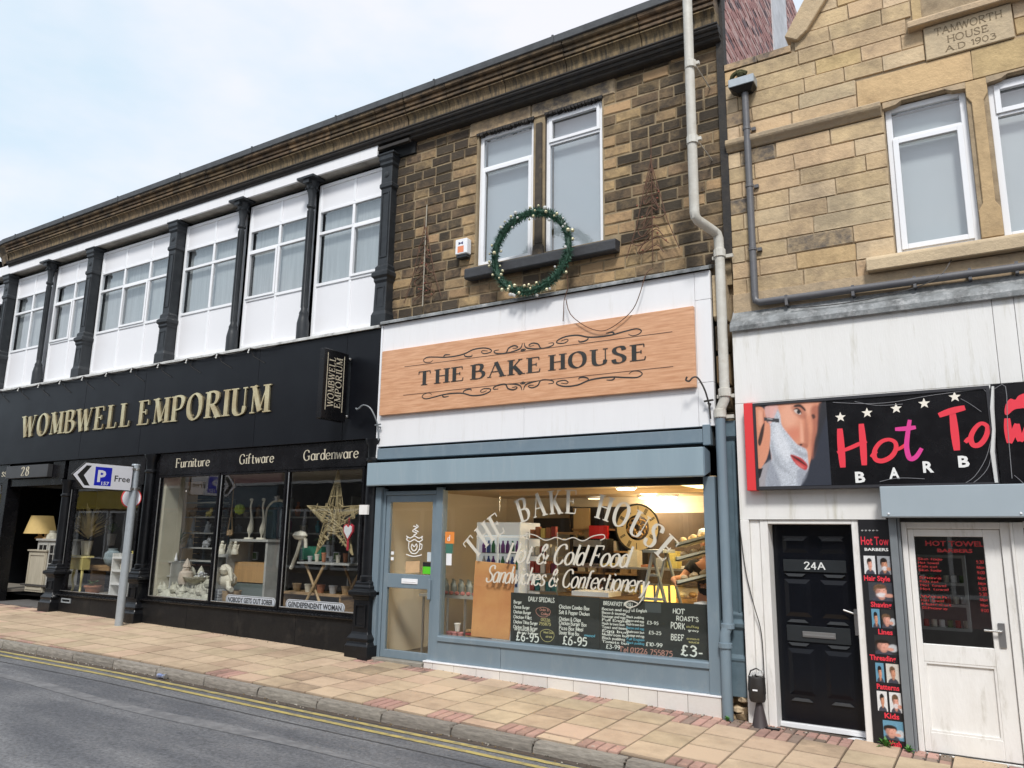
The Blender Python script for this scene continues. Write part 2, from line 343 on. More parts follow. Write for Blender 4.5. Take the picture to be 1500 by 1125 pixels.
# unit blocks shared by stones, bricks, slabs
def unit_block(name, axis, ch=(.035, .08), jit=.02, seed=0):
    rr = random.Random(seed); me = bpy.data.meshes.new(name)
    j = lambda: rr.uniform(-jit, jit)
    a, b = ch
    v = [(0, 1, 0), (1, 1, 0), (1, 1, 1), (0, 1, 1), (0+abs(j())*.3, .3, 0), (1-abs(j())*.3, .3, 0), (1, .3, 1-abs(j())), (0, .3, 1-abs(j())),
         (a+j()*.5, 0, b+j()), (1-a+j()*.5, 0, b+j()), (1-a+j()*.5, 0, 1-b+j()), (a+j()*.5, 0, 1-b+j())]
    f = [(3, 2, 1, 0), (8, 9, 10, 11), (4, 5, 9, 8), (5, 6, 10, 9), (6, 7, 11, 10), (7, 4, 8, 11), (0, 1, 5, 4), (1, 2, 6, 5), (2, 3, 7, 6), (3, 0, 4, 7)]
    if axis == 'z':   # face up
        v = [(x, z, -y) for x, y, z in v]
    me.from_pydata(v, [], f)
    bm = bmesh.new(); bm.from_mesh(me); bmesh.ops.recalc_face_normals(bm, faces=bm.faces); bm.to_mesh(me); bm.free()
    return me
UB = {}
def block(name, parent, x, y, z, sx, sy, sz, m, axis='y', ch=(.03, .06), rot=0, jit=.02):
    key = (axis, m, random.randrange(3), ch)
    if key not in UB:
        me = unit_block(name, axis, ch, jit, seed=len(UB)); me.materials.append(MATS[m]); UB[key] = me
    o = bpy.data.objects.new(name, UB[key]); col.objects.link(o); o.parent = parent
    off = Vector((0, 0, 0)); p = parent
    while p is not None: off += p.location; p = p.parent
    o.location = Vector((x, y-(sy if axis == 'z' else 0), z))-off; o.scale = (sx, sy, sz)
    if rot: o.rotation_euler = rot
    return o

# ------------------------------------------------------------------ lettering: an own pen font (stroke skeletons)
G = {
'A': 'Lt.s 0,0 33,100|Lk.e 33,100 68,0|Lt 14,36 54,36', 'B': 'Lk.se 10,0 10,100|Cc 10,99 34,99 50,92 52,76 44,58 30,53 10,53|Cc 30,53 48,50 60,38 60,20 46,4 28,1 10,1',
'C': 'Cc 62,76 54,94 36,100 14,86 4,50 14,14 36,0 54,6 63,24', 'D': 'Lk.se 10,0 10,100|Cc 10,99 36,99 58,84 66,50 58,16 36,1 10,1',
'E': 'Lk.se 10,0 10,100|Lt 10,98 52,98|Lt 10,2 55,2|Lt 10,52 40,52|Lt 52,98 53,80|Lt 55,2 58,22|Lt 40,62 40,42',
'F': 'Lk.se 10,0 10,100|Lt 10,98 52,98|Lt 10,52 40,52|Lt 52,98 53,80|Lt 40,62 40,42', 'G': 'Cc 62,76 54,94 36,100 14,86 4,50 14,14 36,0 54,6 62,14|Lk 62,42 62,6|Lt 48,42 72,42',
'H': 'Lk.se 10,0 10,100|Lk.se 62,0 62,100|Lt 10,52 62,52', 'I': 'Lk.se 10,0 10,100', 'J': 'Cc 30,100 30,40 28,10 16,0 4,8', 'K': 'Lk.se 10,0 10,100|Lt.e 10,36 56,100|Lk.e 25,56 62,0',
'L': 'Lk.se 10,0 10,100|Lt 10,2 52,2|Lt 52,2 55,24', 'M': 'Lt.s 8,0 11,100|Lk.s 11,100 44,6|Lt 44,6 76,100|Lk.se 78,0 76,100', 'N': 'Lt.s 10,0 10,100|Lk.s 10,100 60,0|Lt.e 60,0 60,100',
'O': 'Oc 36,100 62,84 70,50 62,16 36,0 10,16 2,50 10,84', 'P': 'Lk.se 10,0 10,100|Cc 10,99 38,99 56,90 58,72 48,52 30,46 10,46', 'Q': 'Oc 36,100 62,84 70,50 62,16 36,0 10,16 2,50 10,84|Lk 40,20 68,-14',
'R': 'Lk.se 10,0 10,100|Cc 10,99 36,99 54,90 56,72 46,55 30,50 10,50|Lk.e 30,50 64,0', 'S': 'Cc 50,78 44,95 28,100 12,93 7,76 16,60 40,44 51,28 46,8 28,0 10,6 4,24',
'T': 'Lk.s 34,0 34,100|Lt 2,98 66,98|Lt 2,98 1,78|Lt 66,98 67,78', 'U': 'Ck.s 10,100 10,30 18,6 38,0 56,8 62,30|Lt.e 62,28 62,100', 'V': 'Lk.s 2,100 34,0|Lt.e 34,0 64,100',
'W': 'Lk.s 2,100 28,0|Lt 28,0 48,96|Lk 48,96 70,0|Lt.e 70,0 94,100', 'X': 'Lk.se 2,100 60,0|Lt.se 2,0 58,100', 'Y': 'Lk.s 2,100 32,48|Lt.e 32,48 62,100|Lk.e 32,48 32,0', 'Z': 'Lt 4,98 56,98|Lk 56,98 2,2|Lt 2,2 58,2',
'a': 'Oc 23,62 38,50 42,31 38,11 23,0 8,9 3,31 8,52|Lk.e 44,61 44,1', 'b': 'Lk.e 8,1 8,100|Oc 27,62 42,52 47,31 42,10 27,0 12,11 8,31 12,50', 'c': 'Cc 40,48 33,60 22,62 8,50 3,30 8,10 22,0 33,3 41,13',
'd': 'Oc 23,62 38,50 42,31 38,11 23,0 8,9 3,31 8,52|Lk.s 44,100 44,1', 'e': 'Cc 5,33 44,36 38,55 24,62 8,51 3,30 8,9 23,0 35,4 42,14', 'f': 'Cc 36,94 28,100 19,94 16,80 16,40|Lk.e 16,60 16,1|Lt 4,60 32,60',
'g': 'Oc 23,62 38,50 42,31 38,11 23,2 8,11 3,31 8,52|Cc 44,60 44,0 42,-22 26,-30 8,-24', 'h': 'Lk.se 8,1 8,100|Cc 8,44 18,58 30,62 40,54 42,36|Lk.e 42,40 42,1', 'i': 'Lk.se 8,60 8,1|Lk 8,82 8,90',
'j': 'Cc 12,60 12,0 8,-24 -4,-26|Lk 12,82 12,90', 'k': 'Lk.se 8,1 8,100|Lt 8,26 38,60|Lk.e 18,38 42,1', 'l': 'Lk.se 8,1 8,100', 'm': 'Lk.se 8,60 8,1|Cc 8,44 16,58 26,62 34,54 36,36|Lk.e 36,40 36,1|Cc 36,44 44,58 54,62 62,54 64,36|Lk.e 64,40 64,1',
'n': 'Lk.se 8,60 8,1|Cc 8,44 18,58 30,62 40,54 42,36|Lk.e 42,40 42,1', 'o': 'Oc 25,62 41,52 47,31 41,10 25,0 9,10 3,31 9,52', 'p': 'Lk.se 8,60 8,-30|Oc 27,62 42,52 47,31 42,10 27,0 12,11 8,31 12,50', 'q': 'Oc 23,62 38,50 42,31 38,11 23,0 8,9 3,31 8,52|Lk.e 44,61 44,-30',
'r': 'Lk.se 8,60 8,1|Cc 8,42 16,56 26,62 34,58', 's': 'Cc 34,49 28,60 18,62 8,56 8,44 20,34 34,24 34,8 20,0 9,3 4,13', 't': 'Lk 16,84 16,14|Cc 16,18 19,4 27,0 36,6|Lt 3,60 32,60', 'u': 'Lk.s 8,60 8,20|Cc 8,24 10,6 20,0 32,4 40,16|Lk.s 42,60 42,1',
'v': 'Lk.s 2,60 22,1|Lt.e 22,1 42,60', 'w': 'Lk.s 2,60 18,1|Lt 18,1 32,56|Lk 32,56 46,1|Lt.e 46,1 62,60', 'x': 'Lk.se 2,60 40,1|Lt.se 2,1 38,60', 'y': 'Lk.s 2,60 22,1|Cc 42,60 22,2 12,-22 0,-26', 'z': 'Lt 3,58 38,58|Lk 38,58 2,3|Lt 2,3 40,3',
'0': 'Oc 26,100 44,84 50,50 44,16 26,0 8,16 2,50 8,84', '1': 'Lk.s 20,0 20,100|Lt 20,99 4,84', '2': 'Cc 4,76 10,94 26,100 44,92 46,72 30,44 4,2|Lt 4,2 50,2|Lt 50,2 52,18', '3': 'Cc 6,88 22,100 42,92 42,70 22,54|Cc 22,54 46,48 50,24 36,2 16,0 3,12',
'4': 'Lk.s 38,0 38,100|Lt 38,99 2,30|Lt 2,30 54,30', '5': 'Lt 44,98 12,98|Lt 12,98 8,58|Cc 8,58 28,64 46,52 48,28 34,4 16,0 3,10', '6': 'Cc 42,92 24,88 8,60 3,30 10,6 26,0 44,10 46,34 34,54 18,54 6,40', '7': 'Lt 3,98 50,98|Lk 50,98 18,0',
'8': 'Oc 26,100 43,88 42,68 26,54 10,68 9,88|Oc 26,54 46,42 48,16 26,0 4,16 6,42', '9': 'Cc 46,62 32,46 12,48 4,70 12,94 28,100 44,88 48,60 40,24 24,4 10,2',
'£': 'Cc 50,84 40,100 24,96 18,76 22,44 16,12 4,2|Ct 4,4 24,8 40,0 54,8|Lt 6,48 38,48', '&': 'Cc 64,0 40,32 20,62 16,80 26,98 38,88 34,70 12,42 4,20 14,2 34,0 54,22 62,46',
'-': 'Lt 4,36 32,36', "'": 'Lk 6,98 4,78', '.': 'Lk 6,0 6,8', '(': 'Cc 20,110 6,80 4,40 18,-6', ')': 'Cc 4,110 18,80 20,40 6,-6', '_': 'Lt 0,-8 60,-8', '+': 'Lt 4,40 36,40|Lt 20,20 20,60', ',': 'Lk 6,6 2,-12', '*': 'Lk 6,46 6,54',
}
def catmull(P, n=5, closed=False):
    out = []; k = len(P); rng = range(k) if closed else range(k-1)
    for i in rng:
        g = (lambda q: P[q % k]) if closed else (lambda q: P[min(max(q, 0), k-1)])
        p0, p1, p2, p3 = g(i-1), g(i), g(i+1), g(i+2)
        for t in range(n):
            t /= n
            out.append(tuple(.5*(2*p1[d]+(p2[d]-p0[d])*t+(2*p0[d]-5*p1[d]+4*p2[d]-p3[d])*t*t+(3*p1[d]-p0[d]-3*p2[d]+p3[d])*t**3) for d in range(len(p1))))
    if not closed: out.append(tuple(P[-1]))
    return out
class St:   # pen style, unit = cap height
    def __init__(s, thick=.17, thin=.05, serif=.0, slant=0, gap=.12, jit=0, rnd=False, space=.4, sub=5):
        s.thick, s.thin, s.serif, s.slant, s.gap, s.jit, s.rnd, s.space, s.sub = thick, thin, serif, slant, gap, jit, rnd, space, sub
ROMAN = St(.20, .05, .085, gap=.32, space=.55); ROMAN_LIGHT = St(.14, .06, .06, gap=.24); BOOK = St(.12, .06, .045, gap=.13)
SCRIPT = St(.14, .06, 0, slant=.42, gap=.09, rnd=True, space=.3); CHALK = St(.14, .14, 0, slant=.05, gap=.16, jit=.05, rnd=False, space=.35, sub=3)
def ribbon(mb, pts, ws, fn, d0, d1, mi, closed=False):
    k = len(pts); L = []; Rr = []
    for i in range(k):
        a = pts[i-1] if (i > 0 or closed) else pts[i]; b = pts[(i+1) % k] if (i < k-1 or closed) else pts[i]
        dx, dy = b[0]-a[0], b[1]-a[1]; l = math.hypot(dx, dy) or 1; nx, ny = -dy/l, dx/l; w = ws[i]/2
        L.append((pts[i][0]+nx*w, pts[i][1]+ny*w)); Rr.append((pts[i][0]-nx*w, pts[i][1]-ny*w))
    base = len(mb.v)
    for i in range(k):
        mb.v += [fn(*L[i], d1), fn(*Rr[i], d1)]
    if d1 != d0:
        for i in range(k): mb.v += [fn(*L[i], d0), fn(*Rr[i], d0)]
    for i in range(k if closed else k-1):
        j = (i+1) % k; a, b, c, d = base+2*i, base+2*i+1, base+2*j+1, base+2*j
        mb.f.append((a, b, c, d)); mb.m.append(mi)
        if d1 != d0:
            o = 2*k; mb.f += [(a, a+o, d+o, d), (b, b+o, c+o, c)]; mb.m += [mi, mi]
    if d1 != d0 and not closed:
        o = 2*k
        for q in (base, base+2*k-2): mb.f.append((q, q+1, q+1+o, q+o)); mb.m.append(mi)
_layer = [0]
def glyph(mb, ch, fn, st, d0=0, d1=.002, mi=0, rr=random):
    "draw one glyph in a unit frame (cap height 1, origin left bottom); returns its width"
    g = G.get(ch) or G.get(ch.upper())
    if not g: return .3
    wmax = 0
    for s in g.split('|'):
        fl, *pp = s.split(' '); P = [tuple(float(q)/100 for q in p.split(',')) for p in pp]
        wmax = max(wmax, max(p[0] for p in P)); _layer[0] = (_layer[0]+1) % 7; dl = _layer[0]*.00025
        if st.jit: P = [(x+rr.uniform(-st.jit, st.jit)*.6, y+rr.uniform(-st.jit, st.jit)) for x, y in P]
        closed = fl[0] == 'O'
        Q = catmull(P, st.sub, closed) if fl[0] in 'CO' else P
        n = len(Q); ws = []
        for i in range(n):
            a = Q[i-1] if (i > 0 or closed) else Q[0]; b = Q[(i+1) % n] if (i < n-1 or closed) else Q[-1]
            dx, dy = b[0]-a[0], b[1]-a[1]; l = math.hypot(dx, dy) or 1
            if fl[1] == 'c' or (fl[1] == 'k' and fl[0] == 'C'): w = st.thin+(st.thick-st.thin)*abs(-dx/l*.22+dy/l*.975)**1.6
            else: w = st.thick if fl[1] == 'k' else st.thin
            ws.append(w)
        sl = lambda p: (p[0]+p[1]*st.slant, p[1])
        ribbon(mb, [sl(q) for q in Q], ws, fn, d0, d1+dl, mi, closed)
        if st.serif and '.' in fl:
            for c_ in fl.split('.')[1]:
                p = Q[0] if c_ == 's' else Q[-1]; h = st.thin*.9; hw = st.serif+(st.thick if fl[1] == 'k' else st.thin)/2
                yy = p[1]+(h/2 if p[1] < .5 else -h/2)
                ribbon(mb, [sl((p[0]-hw, yy)), sl((p[0]+hw, yy))], [h, h], fn, d0, d1+dl+.0001, mi)
    return wmax
def text_width(s, st):
    w = 0
    for ch in s:
        if ch == ' ': w += st.space; continue
        g = G.get(ch) or G.get(ch.upper()); w += max(float(p.split(',')[0]) for t in g.split('|') for p in t.split(' ')[1:])/100+st.gap
    return w-st.gap
def write(mb, s, fn, st, h=1, width=None, d0=0, d1=.002, mi=0, per=None, seed=3):
    "lay a line of text; fn(u, v, depth) -> point; u runs 0..width, v 0..h"
    rr = random.Random(seed); tw = text_width(s, st); kx = (width/tw) if width else h; x = 0
    for ch in s:
        if ch == ' ': x += st.space; continue
        b = MB() if per else mb
        w = glyph(b, ch, lambda u, v, d, x=x: fn((x+u)*kx, v*h, d), st, d0, d1, mi, rr)
        if per: per(b, ch)
        x += w+st.gap
    return mb
def plane(x, z, y): return lambda u, v, d: (x+u, y-d, z+v)
def slopeplane(p0, p1, y):   # baseline from p0 to p1 (x, z)
    dx, dz = p1[0]-p0[0], p1[1]-p0[1]; l = math.hypot(dx, dz); dx /= l; dz /= l
    return lambda u, v, d: (p0[0]+dx*u-dz*v, y-d, p0[1]+dz*u+dx*v), l
def sans(mb, s, fn, h, width, d=.002, mi=0, bold=.02):
    "plain lettering with the built-in font, laid through fn(u, v, depth)"
    cu = bpy.data.curves.new('t', 'FONT'); cu.body = s; cu.size = 1; cu.offset = bold; cu.resolution_u = 2
    o = bpy.data.objects.new('t', cu); col.objects.link(o)
    dg = bpy.context.evaluated_depsgraph_get(); me = bpy.data.meshes.new_from_object(o.evaluated_get(dg))
    xs = [v.co.x for v in me.vertices]; ys = [v.co.y for v in me.vertices]
    x0, x1 = min(xs), max(xs); y0 = min(0, min(ys)) if False else 0; cap = .73
    k = width/(x1-x0) if width else h/cap
    mb.add([fn((v.co.x-x0)*k, v.co.y*h/cap, d) for v in me.vertices], [tuple(p.vertices) for p in me.polygons], mi)
    bpy.data.objects.remove(o); bpy.data.curves.remove(cu); bpy.data.meshes.remove(me)
    return mb
def poly(mb, pts, fn, d, mi):
    "flat printed shape, pts in the frame of fn"
    mb.add([fn(u, v, d) for u, v in pts], [tuple(range(len(pts)))], mi)

KN = [(-60, .75), (-30, .5), (-17, .36), (-13, .31), (-9.9, .262), (-4.5, .10), (-1, -.02), (2, -.11), (30, -.9), (60, -1.6)]
def zg(x):
    for (a, b), (c, d) in zip(KN, KN[1:]):
        if x <= c: return b+(d-b)*(x-a)/(c-a)
    return KN[-1][1]
def yk(x): return max(-1.83+.04*x, -3.2) if x < 0 else -1.83
def pz(x, y): return zg(x)+.025*y
# ================================================================== GROUND
def strip(name, xs, ys, zf, m, label=None, parent=None, kind='structure'):
    b = MB()
    for x in xs:
        b.v += [(x, y(x) if callable(y) else y, zf(x, y(x) if callable(y) else y)) for y in ys]
    n = len(ys)
    for i in range(len(xs)-1):
        for j in range(n-1): b.f.append((i*n+j, i*n+j+1, (i+1)*n+j+1, (i+1)*n+j)); b.m.append(0)
    o = b.build(name, m, parent, label, kind=kind, smooth=True)
    return o
XS = [-60, -45, -30, -24, -20]+[-19+.5*i for i in range(46)]+[6, 10, 20, 40, 60]
def zr(x, y):   # road surface: gutter level at the kerb, slight crown
    t = yk(x)-y
    return zg(x)+.025*yk(x)-.105+min(t, 3.3)*.028-max(0, t-3.3)*.028
def asphalt():
    m = bpy.data.materials.new('asphalt'); m.use_nodes = True; nt = m.node_tree; b = nt.nodes['Principled BSDF']; L = nt.links.new
    tc = N(nt, 'ShaderNodeTexCoord'); mp = N(nt, 'ShaderNodeMapping'); mp.inputs['Scale'].default_value = (.45, 1.5, 1); L(tc.outputs['Object'], mp.inputs[0])
    n1 = N(nt, 'ShaderNodeTexNoise'); n1.inputs['Scale'].default_value = 1.6; n1.inputs['Detail'].default_value = 6; L(mp.outputs[0], n1.inputs[0])
    n2 = N(nt, 'ShaderNodeTexNoise'); n2.inputs['Scale'].default_value = 30; n2.inputs['Detail'].default_value = 10; n2.inputs['Roughness'].default_value = .8; L(tc.outputs['Object'], n2.inputs[0])
    v = N(nt, 'ShaderNodeTexVoronoi'); v.inputs['Scale'].default_value = 150; L(tc.outputs['Object'], v.inputs[0])
    c1 = N(nt, 'ShaderNodeValToRGB'); c1.color_ramp.elements[0].position = .4; c1.color_ramp.elements[0].color = (.095, .098, .108, 1); c1.color_ramp.elements[1].position = .68; c1.color_ramp.elements[1].color = (.165, .166, .172, 1); L(n1.outputs[0], c1.inputs[0])
    c2 = N(nt, 'ShaderNodeValToRGB'); c2.color_ramp.elements[0].position = .36; c2.color_ramp.elements[0].color = (.5, .5, .5, 1); c2.color_ramp.elements[1].position = .66; c2.color_ramp.elements[1].color = (1.6, 1.6, 1.6, 1); L(n2.outputs[0], c2.inputs[0])
    mu = N(nt, 'ShaderNodeMix', data_type='RGBA', blend_type='MULTIPLY'); mu.inputs[0].default_value = 1; L(c1.outputs[0], mu.inputs[6]); L(c2.outputs[0], mu.inputs[7])
    L(mu.outputs[2], b.inputs['Base Color']); b.inputs['Roughness'].default_value = .8
    bp = N(nt, 'ShaderNodeBump'); bp.inputs['Strength'].default_value = .5; bp.inputs['Distance'].default_value = .006; L(v.outputs[0], bp.inputs['Height']); L(bp.outputs[0], b.inputs['Normal'])
    MATS['asphalt'] = m
asphalt()
strip('ground', [-300, -60, 60, 300], [-200, -14, 40, 200], lambda x, y: KN[0][1]*0+(-.025*max(-60, min(60, x)))-.9, 'asphalt')
strip('road', XS, [lambda x: yk(x)+.06, lambda x: yk(x)-.6, -4, -5.2, -6.5, -8.05], zr, 'asphalt')
strip('far_pavement', XS, [-8.0, -14], lambda x, y: zr(x, -8)+.11, 'joint_earth')
b = MB()
# gutter stones, yellow lines
gut = strip('gutter', XS, [lambda x: yk(x)+.03, lambda x: yk(x)-.115], lambda x, y: zr(x, y)+.004, 'joint_earth')
x = -18.2
while x < 1.5:
    w = random.uniform(.5, .9); xm = x+w/2
    ang = math.atan2(zg(x+w)-zg(x), w)
    block('gutter_stone', gut, x, yk(xm)-.005, zr(xm, yk(xm)-.06)-.012, w-.012, .105, .024, 'gutter_stone', 'z', (.02, .06), rot=(0, -ang, math.atan(.04)))
    x += w
for k, (a, c) in enumerate(((.155, .235), (.345, .42))):
    strip('yellow_line', XS, [lambda x: yk(x)-a, lambda x: yk(x)-c], lambda x, y: zr(x, y)+.006, 'yellow_paint', label='outer line of the double yellow lines' if k else 'inner line of the double yellow lines, next to the kerb')
strip('worn_track', XS, [lambda x: yk(x)-1.18+.05*math.sin(x*1.7), lambda x: yk(x)-1.36+.06*math.sin(x*1.1+1)], lambda x, y: zr(x, y)+.004, mat('worn_asphalt', (.21, .21, .215), .85, var=.9, vs=9, dark=(.12, .12, .125), bump=.5, bs=60, dirt=.9, dc=(.11, .112, .12), ds=5, thr=.45), label='paler scuffed track along the road')
strip('road_seam', XS, [lambda x: yk(x)-.66, lambda x: yk(x)-.685], lambda x, y: zr(x, y)+.0035, mat('seam_tar', (.04, .04, .042), .7, var=.8, vs=12, dark=(.1, .1, .1)), label='thin dark tar seam in the road')
# pavement
pav = strip('pavement', XS, [.9, .2, 0, lambda x: (yk(x)+.1)*.5, lambda x: yk(x)+.05], lambda x, y: pz(x, y)-.014, 'joint_earth')
kerb = strip('kerb', XS, [lambda x: yk(x)+.12, lambda x: yk(x)+.012, ], lambda x, y: pz(x, y)-.03, 'joint_earth')
x = -18.5
while x < 1.6:
    w = .915+random.uniform(-.03, .03)
    if x < -2.9 or True:
        ang = math.atan2(zg(x+w)-zg(x), w)
        block('kerbstone', kerb, x, yk(x)+.13, pz(x, yk(x))+.0, w-.014, .135, .17, 'kerb_stone', 'z', (.012, .09), rot=(0, -ang, math.atan(.04)), jit=.03)
    x += w
def slab(name, x, y, w, l, m, dz=0):
    ang = math.atan2(zg(x+w)-zg(x), w)
    block(name, pav, x, y, pz(x, y)+dz, w, l, .05, m, 'z', (.012, .012) if name == 'paving_slab' else (.05, .04), rot=(math.atan(.025)+random.uniform(-.004, .004), -ang+random.uniform(-.003, .003), random.uniform(-.006, .006)), jit=.006)
PW = .43
nb = 0; i = 0; x = -3.55-PW*34
while x < 1.2:
    A = (round((x+3.55)/PW) % 2 == 0)
    w = PW
    yend = yk(x+w/2)+.14
    y = -.30 if A else -.11
    wall = 0.04
    edge = [y]
    # upper gap
    gap = wall-y
    if x > -3.95 and x < -2.0 and not A: y = -.49; gap = wall-y
    elif not A: y = wall; gap = 0
    if gap > .12:
        rows = [min(.2, gap)] + ([gap-.2] if gap > .27 else [])
        yy = wall
        for r_ in rows:
            if x < -8.6 and x > -16: break
            nx = 4 if r_ > .12 else 2
            for k in range(nx):
                slab('paving_brick', x+k*w/nx+.006, yy-.004, w/nx-.012, r_-.012, 'brick_red' if random.random() < .8 else 'brick_brown'); nb += 1
            yy -= r_
        if x < -8.6 and x > -16: y = wall
    while y-yend > (.2 if A else .04):
        l = min(PW, y-yend)
        if l < .36:
            if A: break
        if l > .44-.0 and False: pass
        mm = random.choices(['slab_buff', 'slab_pink', 'slab_stained'], [.66, .26, .08])[0]
        slab('paving_slab', x+.006, y-.005, w-.011, l-.011, mm, random.uniform(-.002, .003)); y -= l
    rem = y-yend
    if rem > .05:
        nx = 4 if x > -9 else 2
        for k in range(nx): slab('paving_brick', x+k*w/nx+.005, y-.004, w/nx-.012, rem-.01, 'brick_red'); nb += 1
    x += PW

b = MB(); rr = random.Random(90)
for k in range(260):
    x = rr.uniform(-17, .8); y = rr.uniform(yk(x)+.15, .0); r_ = rr.uniform(.008, .022); z = pz(x, y)+.006
    b.add([(x+math.cos(a)*r_*rr.uniform(.7, 1.2), y+math.sin(a)*r_*rr.uniform(.7, 1.2), z) for a in [math.pi/3*j for j in range(6)]], [tuple(range(6))], rr.randrange(2))
b.build('chewing_gum', [mat('gum_dark', (.10, .09, .08), .8), mat('gum_pale', (.42, .38, .33), .8)], None, kind='stuff')
b = MB()
for k in range(900):
    w_ = rr.random() < .5; x = rr.uniform(-17, 1.2); y = (-.02-abs(rr.gauss(0, .03))) if w_ else yk(x)-.01-abs(rr.gauss(0, .05)); z = (pz(x, y) if w_ else zr(x, y))+.007; s_ = rr.uniform(.004, .014)
    if -7.9 > x > -8.2: continue
    b.add([(x-s_, y, z), (x+s_*.6, y-s_, z), (x+s_, y+s_*.5, z), (x, y, z+s_*.8)], [(0, 1, 3), (1, 2, 3), (2, 0, 3)], rr.randrange(3))
b.build('grit', [mat('grit_dark', (.07, .06, .045), .9), mat('grit_leaf', (.16, .11, .05), .9), mat('grit_pale', (.4, .37, .31), .9)], None, kind='stuff')

# ================================================================== EMPORIUM (corner shop block)
E0 = Vector((-14, 0, .3))
emp = thing('shop_building', 'long curved-end shop building with white panelled upper windows above a black shopfront', 'building', E0)
EX0, EX1 = -20.9, -7.86
b = MB()
b.box(EX0, EX1, .42, .5, 5.1, 9.0); b.box(EX0, EX1-.0, .5, 8.5, 5.1, 8.6); b.box(EX0, EX1, 4.6, 8.5, .2, 5.1)
b.box(EX1-.06, EX1+.03, .2, 4.6, .1, 5.1); b.box(EX0-.1, EX0, .1, 8.5, .1, 8.6)
b.build('wall', 'iron_black', emp, label='dark backing wall behind the windows')
b = MB(); b.box(EX0, EX1-.07, .12, 4.59, .3, .36); b.build('interior_floor', 'board_black', emp)
b = MB(); b.box(EX0, EX1-.07, .30, 4.59, 3.0, 3.05); b.build('interior_ceiling', mat('ceiling_grey', (.3, .3, .29), .8), emp)
b = MB(); b.box(EX0, EX1-.07, 3.4, 3.5, .37, 2.99); b.build('interior_wall', mat('wall_dark', (.20, .185, .17), .8, var=.6, vs=2), emp)

def bars(b, x0, x1, z0, z1, y0, y1, fw, xs=(), zs=(), mw=None, mi=0):
    mw = mw or fw
    b.box(x0, x0+fw, y0, y1, z0, z1, mi).box(x1-fw, x1, y0, y1, z0, z1, mi)
    b.box(x0+fw, x1-fw, y0, y1, z0, z0+fw, mi).box(x0+fw, x1-fw, y0, y1, z1-fw, z1, mi)
    zz = [z0+fw]+[z for z in zs]+[z1-fw]
    for z in zs: b.box(x0+fw, x1-fw, y0+.002, y1-.002, z-mw/2, z+mw/2, mi)
    for x in xs:
        lo = z0+fw
        for z in list(zs)+[None]:
            hi = (z-mw/2) if z is not None else z1-fw
            b.box(x-mw/2, x+mw/2, y0+.003, y1-.003, lo, hi, mi)
            if z is not None: lo = z+mw/2
def window(parent, x0, x1, z0, z1, y, xs, zs, fw=.055, mw=.05, fm='upvc', gm='upper_glass', bm='blind', casements=(), panels=(), name='window', depth=.07, blind=True, cs=.05, pm='white_panel', label=None):
    b = MB(); bars(b, x0, x1, z0, z1, y, y+depth, fw, xs, zs, mw)
    w = b.build(name, fm, parent, label, bevel=.006)
    cx = [x0+fw]+[v for x in xs for v in (x-mw/2, x+mw/2)]+[x1-fw]; cz = [z0+fw]+[v for z in zs for v in (z-mw/2, z+mw/2)]+[z1-fw]
    for i in range(len(cx)//2):
        for j in range(len(cz)//2):
            a, c, d, e = cx[2*i], cx[2*i+1], cz[2*j], cz[2*j+1]
            if (i, j) in panels:
                q = MB(); q.box(a, c, y+.022, y+.05, d, e); q.build('panel', pm, w); continue
            if (i, j) in casements:
                q = MB(); bars(q, a-.012, c+.012, d-.012, e+.012, y-.018, y-.001, cs); q.build('casement', fm, w, bevel=.005)
                q = MB(); bars(q, a+.001, c-.001, d+.001, e-.001, y+.0, y+.03, cs-.014); q.build('casement_lining', fm, w)
            q = MB(); q.box(a, c, y+.032, y+.040, d, e); q.build('pane', gm, w)
    if blind:
        q = MB(); q.box(x0+fw, x1-fw, y+.125, y+.13, z0+fw, z1-fw); q.build('blind', bm, w)
    return w
